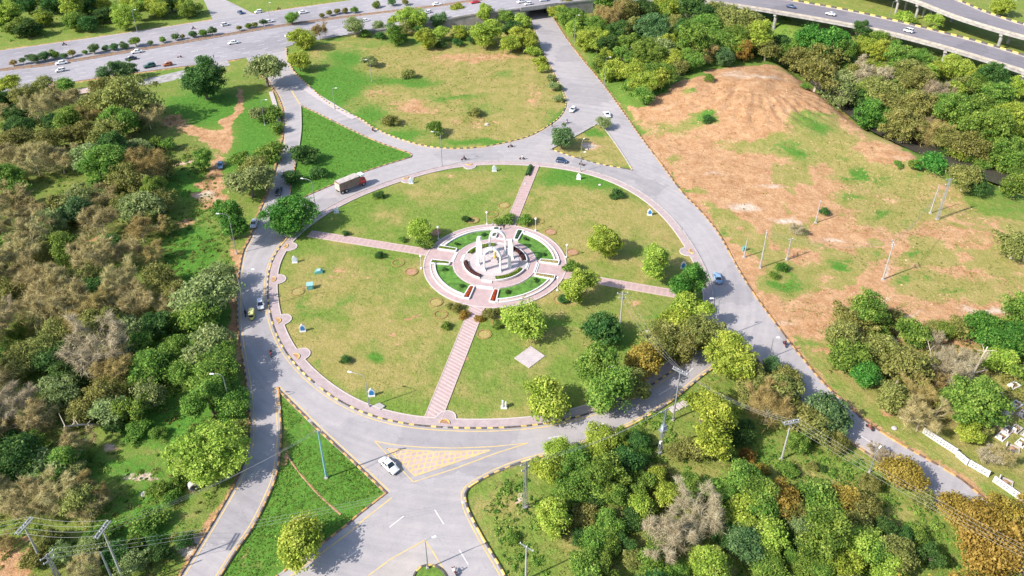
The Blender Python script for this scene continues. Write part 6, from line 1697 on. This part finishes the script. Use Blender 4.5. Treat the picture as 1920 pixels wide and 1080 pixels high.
ob('visor', MB().box((3.2, 0, 3.25), (1.5, 2.2, .5), 0, 0, .8), mat_simple('pale_visor', (.6, .66, .62), .6), cb)
ob('bumper', MB().box((4.25, 0, .65), (.25, 2.3, .4)), M_CHROME, t)
for x in (3.2, -2.4, -3.7):
    for s_ in (-1, 1):
        wv = ob('wheel', MB().wheel((0, 0, 0), .55, .38, 16), M_RUBBER, t, (x, s_ * 1.02, .55)); ob('rim', MB().wheel((0, 0, 0), .3, .41, 10), M_CHROME, wv)

# motorcycles and their riders
def skin_person(name, joints, edges, radii):
    me = bpy.data.meshes.new(name); me.from_pydata(joints, edges, []); me.update()
    o = bpy.data.objects.new(name, me); COL.objects.link(o)
    md = o.modifiers.new('skin', 'SKIN')
    for v, r_ in zip(me.skin_vertices[0].data, radii): v.radius = (r_, r_)
    me.skin_vertices[0].data[0].use_root = True
    sb = o.modifiers.new('sub', 'SUBSURF'); sb.levels = 1; sb.render_levels = 1
    dg = bpy.context.evaluated_depsgraph_get(); ev = o.evaluated_get(dg); out = bpy.data.meshes.new_from_object(ev)
    bpy.data.objects.remove(o)
    return out
RJ = [(0, 0, .82), (.02, 0, 1.05), (.08, 0, 1.32), (.1, 0, 1.45), (.14, 0, 1.60), (.15, 0, 1.72), (.08, .2, 1.36), (.22, .27, 1.12), (.52, .26, 1.06), (.60, .25, 1.05), (.08, -.2, 1.36), (.22, -.27, 1.12), (.52, -.26, 1.06), (.60, -.25, 1.05),
      (.04, .12, .80), (.42, .17, .74), (.28, .18, .36), (.40, .18, .30), (.04, -.12, .80), (.42, -.17, .74), (.28, -.18, .36), (.40, -.18, .30)]
RE = [(0, 1), (1, 2), (2, 3), (3, 4), (4, 5), (2, 6), (6, 7), (7, 8), (8, 9), (2, 10), (10, 11), (11, 12), (12, 13), (0, 14), (14, 15), (15, 16), (16, 17), (0, 18), (18, 19), (19, 20), (20, 21)]
RR = [.16, .16, .17, .07, .1, .09, .09, .065, .05, .045, .09, .065, .05, .045, .11, .085, .06, .05, .11, .085, .06, .05]
RIDER = skin_person('rider_body', RJ, RE, RR)
WJ = [(0, 0, .95), (0, 0, 1.15), (0, 0, 1.4), (0, 0, 1.5), (.02, 0, 1.62), (.02, 0, 1.74), (0, .2, 1.42), (.03, .26, 1.14), (.1, .26, .9), (0, -.2, 1.42), (-.03, -.26, 1.14), (.05, -.26, .9), (.0, .1, .9), (.1, .11, .5), (.05, .11, .08), (.18, .12, .04), (0, -.1, .9), (-.05, -.11, .5), (-.16, -.11, .1), (-.04, -.12, .04)]
WE = [(0, 1), (1, 2), (2, 3), (3, 4), (4, 5), (2, 6), (6, 7), (7, 8), (2, 9), (9, 10), (10, 11), (0, 12), (12, 13), (13, 14), (14, 15), (0, 16), (16, 17), (17, 18), (18, 19)]
WR = [.15, .15, .17, .07, .1, .09, .09, .06, .045, .09, .06, .045, .11, .08, .055, .045, .11, .08, .055, .045]
WALKER = skin_person('walker_body', WJ, WE, WR)
HAIR = MB().lathe([(.02, 1.60), (.112, 1.64), (.12, 1.72), (.09, 1.80), (.03, 1.83)], 10).mesh('hair'); HAIR.materials.append(M_BLACK)
CLOTH = {k: mat_simple(k + '_clothes', c, .85, var=.2, world=False) for k, c in {'white': (.62, .62, .60), 'black': (.03, .03, .035), 'grey': (.22, .22, .24), 'blue': (.08, .12, .22), 'brown': (.18, .11, .07), 'tan': (.35, .27, .2)}.items()}
M_HELMET = mat_simple('helmet', (.05, .05, .06), .3)
BIKE = {}
BIKE['frame'] = MB().tube([(-.55, 0, .55), (-.1, 0, .62), (.35, 0, .72), (.5, 0, .9)], [.06, .1, .11, .05], 7).tube([(.5, 0, .9), (.66, 0, .3)], .04, 6).tube([(-.1, 0, .62), (0, 0, .32), (-.6, 0, .3)], [.06, .12, .04], 6).mesh('frame'); BIKE['frame'].materials.append(car_paint('bike_red', (.25, .02, .02)))
BIKE['tank'] = MB().lathe([(.05, -.28), (.14, -.2), (.16, 0), (.12, .2), (.04, .28)], 8).mesh('fuel_tank'); BIKE['tank'].materials.append(PAINT['red'])
BIKE['seat'] = MB().box((-.3, 0, .76), (.75, .24, .1), 0, 0, .85).mesh('seat'); BIKE['seat'].materials.append(M_RUBBER)
BIKE['bar'] = MB().tube([(.38, -.36, 1.03), (.48, -.1, .98), (.48, .1, .98), (.38, .36, 1.03)], .022, 5).mesh('handlebar'); BIKE['bar'].materials.append(M_CHROME)
BIKE['wheel'] = MB().wheel((0, 0, 0), .3, .09, 14).mesh('wheel'); BIKE['wheel'].materials.append(M_RUBBER)
def bike(x, y, hx, hy, cl, lb, z=.05):
    p = P(x, y, z); q = P(hx, hy, z); rz = math.atan2(q.y - p.y, q.x - p.x)
    t = tag(empty('motorcycle', (p.x, p.y, z), rz), 'motorcycle ' + lb, 'motorcycle', 'motorcycles on the roads')
    ob('frame', BIKE['frame'], None, t); ob('seat', BIKE['seat'], None, t); ob('handlebar', BIKE['bar'], None, t)
    o = ob('fuel_tank', BIKE['tank'], None, t, (.18, 0, .82)); o.rotation_euler = (0, R(90), 0)
    for wx in (-.62, .66): ob('wheel', BIKE['wheel'], None, t, (wx, 0, .3))
    t = tag(empty('person', (p.x, p.y, z), rz), 'seated person in ' + cl + ' clothes riding the motorcycle ' + lb, 'person', 'riders')
    o = ob('body', RIDER, CLOTH[cl], t, (-.22, 0, 0)); ob_mat(o, CLOTH[cl])
    ob('hair', HAIR, None, t, (-.07, 0, 0))
bike(461, 591, 464, 560, 'black', 'left of the rickshaw on the west road')
bike(509, 666, 505, 690, 'black', 'in dappled shade on the west road')
bike(957, 276, 930, 279, 'grey', 'on the loop road north of the island')
bike(979, 299, 960, 299, 'white', 'by the north path end')
bike(700, 246, 715, 254, 'black', 'on the slip road above the lush triangle')
bike(1090, 310, 1110, 316, 'grey', 'ahead of the navy hatchback')
bike(870, 300, 850, 303, 'black', 'at the top of the ring road')
bike(1063, 231, 1060, 240, 'blue', 'below the small white car')
bike(1471, 648, 1462, 632, 'black', 'on the eastern road by the bare track')
bike(1630, 804, 1615, 792, 'brown', 'on the southeast road by the graveyard verge')
bike(337, 108, 320, 111, 'white', 'on the near carriageway of the highway')
bike(121, 85, 140, 82, 'black', 'on the far carriageway at the far left')
bike(363, 55, 380, 52, 'black', 'on the far carriageway before the access road')
bike(523, 18, 545, 15, 'brown', 'on the far carriageway by the grass corner')
bike(852, 1074, 840, 1055, 'white', 'beside the median nose on the south road')
def walker(x, y, cl, lb, rz=0):
    p = P(x, y); t = tag(empty('person', (p.x, p.y, .1), rz), lb, 'person')
    o = ob('body', WALKER, CLOTH[cl], t); ob_mat(o, CLOTH[cl]); ob('hair', HAIR, None, t, (.02, 0, -.01))
walker(924, 427, 'grey', 'person in grey walking on the north rim of the plaza', 1)
walker(945, 431, 'black', 'person in black walking near the north path', 2)
walker(1035, 238, 'black', 'person in black at the kerb of the loop road', 2)
walker(401, 110, 'black', 'person in black waiting at the highway edge', 0)

# ------------------------------------------------------------------ street lamps
def street_lamp(x, y, ty, lb, arm=1.8, rz=0.0, z=0.0):
    p = P(x, y, z); h = min(12.5, max(6, height_at(x, y, ty)))
    t = tag(empty('street_lamp', (p.x, p.y, z), rz), 'slim grey street lamp ' + lb, 'street lamp', 'street lamps')
    ob('base', MB().box((0, 0, .25), (.45, .45, .5), 0, 0, .8), M_CONC, t)
    ob('pole', MB().tube([(0, 0, .3), (0, 0, h * .55), (0, 0, h * .93)], [.13, .1, .07], 8), M_STEEL, t)
    ob('arm', MB().tube([(0, 0, h * .92), (arm * .2, 0, h * .98), (arm * .6, 0, h), (arm, 0, h)], .05, 6), M_STEEL, t)
    ob('lamp_head', MB().add([(arm - .1, -.12, h - .06), (arm + .75, -.17, h - .03), (arm + .75, .17, h - .03), (arm - .1, .12, h - .06), (arm - .1, -.1, h + .06), (arm + .6, -.14, h + .13), (arm + .6, .14, h + .13), (arm - .1, .1, h + .06)], [(3, 2, 1, 0), (4, 5, 6, 7), (0, 1, 5, 4), (1, 2, 6, 5), (2, 3, 7, 6), (3, 0, 4, 7)]), M_LAMP, t)
SL = [(829, 312, 247, 'at the top of the island', 2.2, R(180)), (697, 152, 112, 'in the dry field', 1.2, R(180)), (1133, 163, 107, 'in the grass beside the underpass road', 1.2, 0), (1077, 80, 27, 'near the underpass mouth', 1.2, 0), (1090, 296, 263, 'on the dry traffic triangle', 1.0, R(60)),
      (1088, 322, 285, 'behind the plaque by the northern kerb', .8, 0), (497, 235, 187, 'in the grass west of the slip road', 1.6, 0), (594, 403, 337, 'beside the big green tree at the truck', 2.6, R(165)), (692, 763, 703, 'by the manhole slab', 3.0, R(165)), (444, 476, 400, 'over the dark round tree on the west verge', 2.4, R(180)),
      (460, 585, 508, 'reaching over the west road', 3.4, R(10)), (436, 775, 701, 'rising from the west verge bushes', 1.8, R(180)), (1160, 755, 690, 'among the shaded trees on the southern lawn', 2.0, R(170)), (1336, 640, 549, 'among the trees at the eastern rim', 1.6, R(190)), (1442, 672, 642, 'at the fork of the eastern road', .6, 0), (1630, 886, 846, 'on the southeast verge', .8, R(40)),
      (802, 1066, 1012, 'on the median nose', 1.2, R(20)), (258, 62, 18, 'beyond the highway', 1.2, 0), (505, 30, 5, 'beyond the access road', 1.0, 0), (1667, 36, 2, 'between the flyovers', 1.0, 0), (1890, 30, 0, 'by the second flyover', 1.0, 0), (955, 14, -20, 'on the bridge approach', 1.0, 0), (628, 205, 165, 'on the kerb of the lush triangle', 1.0, 0)]
for x, y, ty, lb, arm, rz in SL: street_lamp(x, y, ty, lb, arm, rz)

# ------------------------------------------------------------------ power poles and cables
POLES = {}
def power_pole(key, x, y, ty, style, lb, rz=0.0, mat=None):
    p = P(x, y); zg = float(terrain(p.x, p.y)); p = P(x, y, zg); h = height_at(x, y, ty) if ty is not None else 11
    h = max(6, min(14, h))
    t = tag(empty('power_pole', (p.x, p.y, zg), rz), lb, 'power pole', 'power poles')
    m = mat or M_CONCPOLE
    tips = []
    if style in ('lattice', 'transformer'):
        for s_ in (-1, 1):
            for u in (-1, 1):
                ob('leg', MB().tube([(s_ * .38, u * .28, 0), (s_ * .15, u * .12, h)], .075, 4), M_STEEL, t)
        br_ = MB(); n = 9
        for k in range(n):
            z0, z1 = h * k / n, h * (k + 1) / n; w0, w1 = .38 - .23 * k / n, .38 - .23 * (k + 1) / n; d0, d1 = .28 - .16 * k / n, .28 - .16 * (k + 1) / n
            s_ = 1 if k % 2 else -1
            for u in (-1, 1): br_.tube([(-s_ * w0, u * d0, z0), (s_ * w1, u * d1, z1)], .03, 4, 0, False); br_.tube([(u * w0, -s_ * d0, z0), (u * w1, s_ * d1, z1)], .03, 4, 0, False)
        ob('bracing', br_, M_STEEL, t)
        ob('footing', MB().box((0, 0, .15), (.9, .8, .3), 0, 0, .85), M_CONC, t)
    else:
        ob('shaft', MB().tube([(0, 0, -.2), (0, 0, h * .5), (0, 0, h)], [.20, .16, .11], 8), m, t)
        ob('footing', MB().box((0, 0, .15), (.7, .7, .4), 0, 0, .8), M_CONC, t)
    if style == 'transformer':
        ob('platform', MB().box((0, 0, h * .55), (1.6, 1.0, .12)), M_STEEL, t)
        ob('transformer', MB().box((.1, 0, h * .55 + .65), (.9, .7, 1.0), 0, 0, .95).tube([(-.2, 0, h * .55 + 1.1), (-.2, 0, h * .55 + 1.5)], .07, 6).tube([(.3, 0, h * .55 + 1.1), (.3, 0, h * .55 + 1.5)], .07, 6), mat_simple('transformer_grey', (.32, .36, .42), .5), t)
        ob('meter_box', MB().box((-.4, -.3, h * .3), (.45, .35, .7)), M_WHITE, t)
    arms = {'cross': [(h * .96, 2.4), (h * .86, 1.6)], 'lattice': [(h * .97, 2.2), (h * .84, 1.8)], 'transformer': [(h * .97, 2.2)], 'tee': [(h * .98, 2.6)], 'double': [(h * .98, 3.2)], 'plain': [], 'short': [(h * .95, 1.2)]}[style]
    for k, (z, w) in enumerate(arms):
        if style == 'double':
            for yy in (-.28, .28): ob('crossarm', MB().box((0, yy, z), (w, .2, .2)), M_STEEL, t)
            tips += [Vector((u * w, 0, z + .45)) for u in (-.45, -.15, .15, .45)]
        else:
            ob('crossarm', MB().box((0, .12, z), (w, .13, .15)), M_STEEL, t); tips += [Vector((u * w, .12, z + .35)) for u in (-.46, 0, .46)]
        for u in ((-.45, -.15, .15, .45) if style == 'double' else (-.46, 0, .46)):
            ob('insulator', MB().lathe([(.05, .05), (.09, .12), (.05, .2), (.08, .27), (.03, .35)], 7), M_WHITE, t, (u * w, 0 if style == 'double' else .12, z + .02))
        ob('arm_brace', MB().tube([(-w * .3, .08, z), (0, .08, z - .8), (w * .3, .08, z)], .03, 4), M_STEEL, t)
    c, s_ = math.cos(rz), math.sin(rz)
    POLES[key] = [Vector((p.x + v.x * c - v.y * s_, p.y + v.x * s_ + v.y * c, zg + v.z)) for v in tips]
    return t
power_pole('a', 1160, 636, 547, 'cross', 'tall grey power pole beside the dark green tree on the lawn', R(5))
power_pole('b', 985, 952, 866, 'lattice', 'steel lattice power pole on the grass corner by the south road', R(40))
power_pole('c', 1425, 502, 435, 'cross', 'concrete power pole by the road kerb on the waste ground', R(70))
power_pole('d', 1475, 487, 448, 'short', 'short power pole above the vivid bush on the waste ground', R(20))
power_pole('e', 1655, 524, 453, 'cross', 'lone power pole in the middle of the waste ground', R(80))
power_pole('f', 1757, 411, 335, 'lattice', 'tall lattice pole on the waste ground near the stream', R(10))
power_pole('g', 1744, 400, 346, 'plain', 'plain pole leaning beside the tall lattice pole', 0)
power_pole('h', 1529, 418, 375, 'plain', 'short forked pole on the bare ground', 0)
power_pole('i', 1465, 862, 790, 'double', 'concrete pole with a double crossarm in the southeast wood', R(15))
power_pole('j', 612, 896, 806, 'short', 'slim pale blue pole on the southwest grass triangle', 0, M_BLUEPOLE)
power_pole('k', 1237, 850, 768, 'transformer', 'lattice pole carrying a transformer by the southern ring road', R(30))
power_pole('l', 1262, 787, 694, 'double', 'tall slender pole with a twin crossarm by the southern ring road', R(-40), M_STEEL)
power_pole('m', 986, 1087, 1026, 'tee', 'wooden T shaped pole at the bottom edge', R(-35))
power_pole('n', 80, 1056, 985, 'double', 'power pole with double crossarm in the bottom corner', R(75))
power_pole('o', 235, 1095, 968, 'double', 'power pole with heavy double crossarm near the bottom edge', R(78))
power_pole('p', 222, 1112, 1036, 'plain', 'thick grey post at the bottom edge', 0, M_STEEL)
power_pole('q', 120, 1105, 1040, 'lattice', 'lattice pole with empty bays in the bottom corner', R(60))
power_pole('r', 1395, 483, 463, 'plain', 'stub post with a green box at the road kerb', 0)
def cable(a, b, sag, lb):
    pts = [a.lerp(b, t) - Vector((0, 0, sag * 4 * t * (1 - t))) for t in np.linspace(0, 1, 15)]
    tag(ob('power_cable', MB().tube(pts, .02, 4), M_CABLE), lb, 'cable', 'power cables')
WHICH = ['first', 'second', 'third', 'fourth', 'fifth', 'sixth']
def span(k1, k2, n, sag, lb, ext=None):
    A = POLES[k1]; B = POLES[k2] if k2 else [v + ext for v in A]
    for i in range(min(n, len(A), len(B))):
        cable(A[i], B[i], sag, WHICH[i] + ' cable ' + lb)
span('n', 'o', 4, .8, 'between the two poles in the bottom corner')
span('n', None, 4, 1.0, 'leaving the bottom corner pole towards the edge', Vector((-40, -6, 0)))
span('o', 'b', 4, 3.5, 'crossing the west road to the lattice pole') if False else None
span('o', 'j', 3, 1.5, 'running from the heavy crossarm over the west road')
span('q', 'b', 3, 2.5, 'crossing the southwest triangle to the grass corner pole')
span('i', None, 4, 2.0, 'running down to the bottom edge from the double crossarm pole', Vector((48, -42, 0)))
span('i', 'l', 3, 1.6, 'between the twin crossarm pole and the double crossarm pole')
span('b', 'k', 3, 1.8, 'from the grass corner lattice pole to the transformer pole')
span('l', 'a', 3, 1.8, 'over the southern lawn trees')
span('c', 'e', 3, 2.2, 'across the waste ground')
span('e', 'f', 3, 2.2, 'towards the tall lattice pole')

# ------------------------------------------------------------------ graveyard: white lattice wall, graves, debris
def lattice_wall(a, b, lb):
    p, q = P(*a), P(*b); d = q - p; L_ = d.length; rz = math.atan2(d.y, d.x)
    t = tag(empty('lattice_wall', (p.x, p.y, 0), rz), lb, 'wall', 'sections of white lattice wall')
    h = 1.25
    ob('plinth', MB().box((L_ / 2, 0, .14), (L_, .34, .28)), M_WHITE, t); ob('coping', MB().box((L_ / 2, 0, h), (L_, .34, .14)), M_WHITE, t)
    n = max(2, int(L_ / 2.2))
    for k in range(n + 1): ob('post', MB().box((L_ * k / n, 0, h / 2 + .05), (.32, .4, h + .1)), M_WHITE, t)
    m = int(L_ / .55)
    ob('middle_rail', MB().box((L_ / 2, 0, .74), (L_, .2, .16)), M_WHITE, t)
    for k in range(m):
        ob('lattice_bar', MB().box((L_ * (k + .5) / m, 0, .72), (.2, .18, .92)), M_WHITE, t)
lattice_wall((1688, 783), (1712, 792), 'short stub of white lattice wall behind the brown brush')
lattice_wall((1731, 812), (1791, 851), 'long upper section of white lattice wall')
lattice_wall((1794, 856), (1812, 871), 'short middle section of white lattice wall')
lattice_wall((1817, 873), (1852, 893), 'middle section of white lattice wall before the gap')
lattice_wall((1863, 903), (1925, 946), 'lower section of white lattice wall reaching the edge')
GR = [(1901, 724, 25), (1868, 738, -40), (1876, 757, -40), (1905, 760, 30), (1918, 778, 30), (1890, 775, 40), (1878, 820, 35), (1890, 808, 35), (1905, 806, 35), (1915, 832, 35), (1898, 842, -30), (1925, 815, 35), (1850, 785, -40), (1885, 905, -35)]
for i, (x, y, rz) in enumerate(GR):
    p = P(x, y); t = tag(empty('grave', (p.x, p.y, 0), R(rz)), ordinal(i + 1) + ' white framed grave in the graveyard, counted from the farthest', 'grave', 'graves')
    gm_ = (M_WHITE, M_SLAB, M_CONC)[i % 3]
    for xx, yy, dx, dy in ((0, -.68, 2.3, .18), (0, .68, 2.3, .18), (-1.06, 0, .18, 1.17), (1.06, 0, .18, 1.17)): ob('kerb_wall', MB().box((xx, yy, .2), (dx, dy, .4)), gm_, t)
    ob('mound', MB().lathe([(.62, 0), (.5, .25), (.1, .4)], 10), M_SOIL, t, (0, 0, .05)); 
    ob('headstone', MB().box((-1.1, 0, .75), (.14, .8, .9), 0, 0, .8), M_WHITE, t)
# ruined white cart and fallen trunks by the thicket
def dead_trunk(x0, y0, x1, y1, z1, lb, r_=.22):
    a = P(x0, y0); b = P(x1, y1, z1); t = tag(empty('dead_trunk', (a.x, a.y, 0)), lb, 'dead tree')
    d = b - a
    ob('trunk', MB().tube([(0, 0, -.2), tuple(d * .5 + Vector((.1, .1, .1))), tuple(d)], [r_, r_ * .8, r_ * .5], 7), M_BARK_PALE, t)
    rs = random.Random(int(x0)); 
    for k in range(7):
        f = rs.uniform(.35, 1); o_ = d * f; e = o_ + Vector((rs.uniform(-1, 1), rs.uniform(-1, 1), rs.uniform(.1, 1))) * rs.uniform(.8, 2.2)
        ob('branch', MB().tube([tuple(o_), tuple((o_ + e) / 2 + Vector((0, 0, .15))), tuple(e)], [r_ * .4, r_ * .28, r_ * .1], 5), M_BARK_PALE, t)
dead_trunk(1815, 718, 1852, 650, 6, 'pale leaning dead trunk in the thicket', .26)
dead_trunk(1750, 722, 1850, 693, 2.5, 'fallen pale bough lying towards the graveyard', .2)
dead_trunk(1752, 700, 1740, 640, 4, 'thin dead tree at the clearing', .12)
dead_trunk(1615, 155, 1645, 140, 3, 'white dead tree on the stream bank', .25)
dead_trunk(190, 795, 120, 800, 5, 'bleached dead tree low in the west wood', .25)
dead_trunk(1648, 590, 1664, 558, 5, 'dark bent snag above the thicket', .14)
p = P(1660, 634); t = tag(empty('wrecked_cart', (p.x, p.y, 0), R(-50)), 'grey wrecked frame lying in the thicket', 'wreck')
ob('tray', MB().box((0, 0, .4), (3.2, 1.6, .12)), mat_simple('wreck_grey', (.30, .31, .34), .6, var=.3), t)
for s_ in (-1, 1): ob('rail', MB().box((0, s_ * .75, .65), (3.2, .1, .4)), M_WHITE, t)
for k in range(5): ob('slat', MB().box((-1.4 + k * .7, 0, .75), (.1, 1.5, .1)), M_WHITE, t)
p = P(1672, 640); tag(ob('concrete_slab', MB().box((0, 0, .1), (2.6, 2.0, .3), 0, 0, .95), M_CONC, None, (p.x, p.y, 0), R(20)), 'tilted concrete slab beside the wrecked frame', 'slab')
# parked red stall and shed roof by the highway
p = P(160, 182); t = tag(empty('low_shed', (p.x, p.y, 0), R(25)), 'low flat roofed shed at the edge of the west wood', 'shed')
ob('wall', MB().box((0, 0, 1.2), (9, 4.5, 2.4)), M_CONC, t); ob('roof', MB().box((0, 0, 2.5), (9.8, 5.3, .2)), mat_simple('shed_roof', (.42, .33, .30), .85, var=.2), t)
ob('door', MB().box((1.5, -2.27, 1.0), (1.0, .06, 2.0)), M_BLACK, t); ob('window', MB().box((-2, -2.27, 1.4), (1.2, .06, .9)), M_GLASS, t)
p = P(1395, 470); tag(ob('meter_box', MB().box((0, 0, .6), (.9, .6, 1.2)).box((0, 0, 1.24), (1.0, .7, .08)), M_TEAL, None, (p.x, p.y, 0), R(20)), 'green metal box on a stub post by the eastern kerb', 'box')
# boulders and litter
BO = [(913, 234, .9, 'pale boulder in the dry field below the bush'), (1100, 280, .7, 'pale stone heap on the dry triangle'), (870, 941, .5, 'white painted marker stone on the south road kerb'), (1215, 621, .6, 'white stone by the shaded eastern trees'), (985, 345, .5, 'white litter on the northern lawn'), (1125, 347, .5, 'white stone on the northeastern lawn'),
      (1677, 803, .6, 'white sack on the southeast verge'), (270, 927, .7, 'white rubble lump in the lower west wood'), (264, 990, .6, 'pale stone near the heavy crossarm pole'), (1120, 120, .8, 'white stone in the grass by the underpass road')]
for i, (x, y, r_, lb) in enumerate(BO):
    p = P(x, y); rs = random.Random(i); mb = MB()
    vs = []
    for zz, k in ((-.2, 1), (.25, 1), (.6, .65)): vs += [(r_ * k * rs.uniform(.75, 1.1) * math.cos(a * math.pi / 3.5), r_ * k * rs.uniform(.75, 1.1) * math.sin(a * math.pi / 3.5), r_ * zz * rs.uniform(.8, 1.1)) for a in range(7)]
    fs = [(l * 7 + k, l * 7 + (k + 1) % 7, (l + 1) * 7 + (k + 1) % 7, (l + 1) * 7 + k) for l in range(2) for k in range(7)] + [tuple(range(14, 21))]
    tag(ob('boulder', mb.add(vs, fs), M_ROCK if i in (0, 1, 8) else M_SLAB, None, (p.x, p.y, 0)), lb, 'stone')
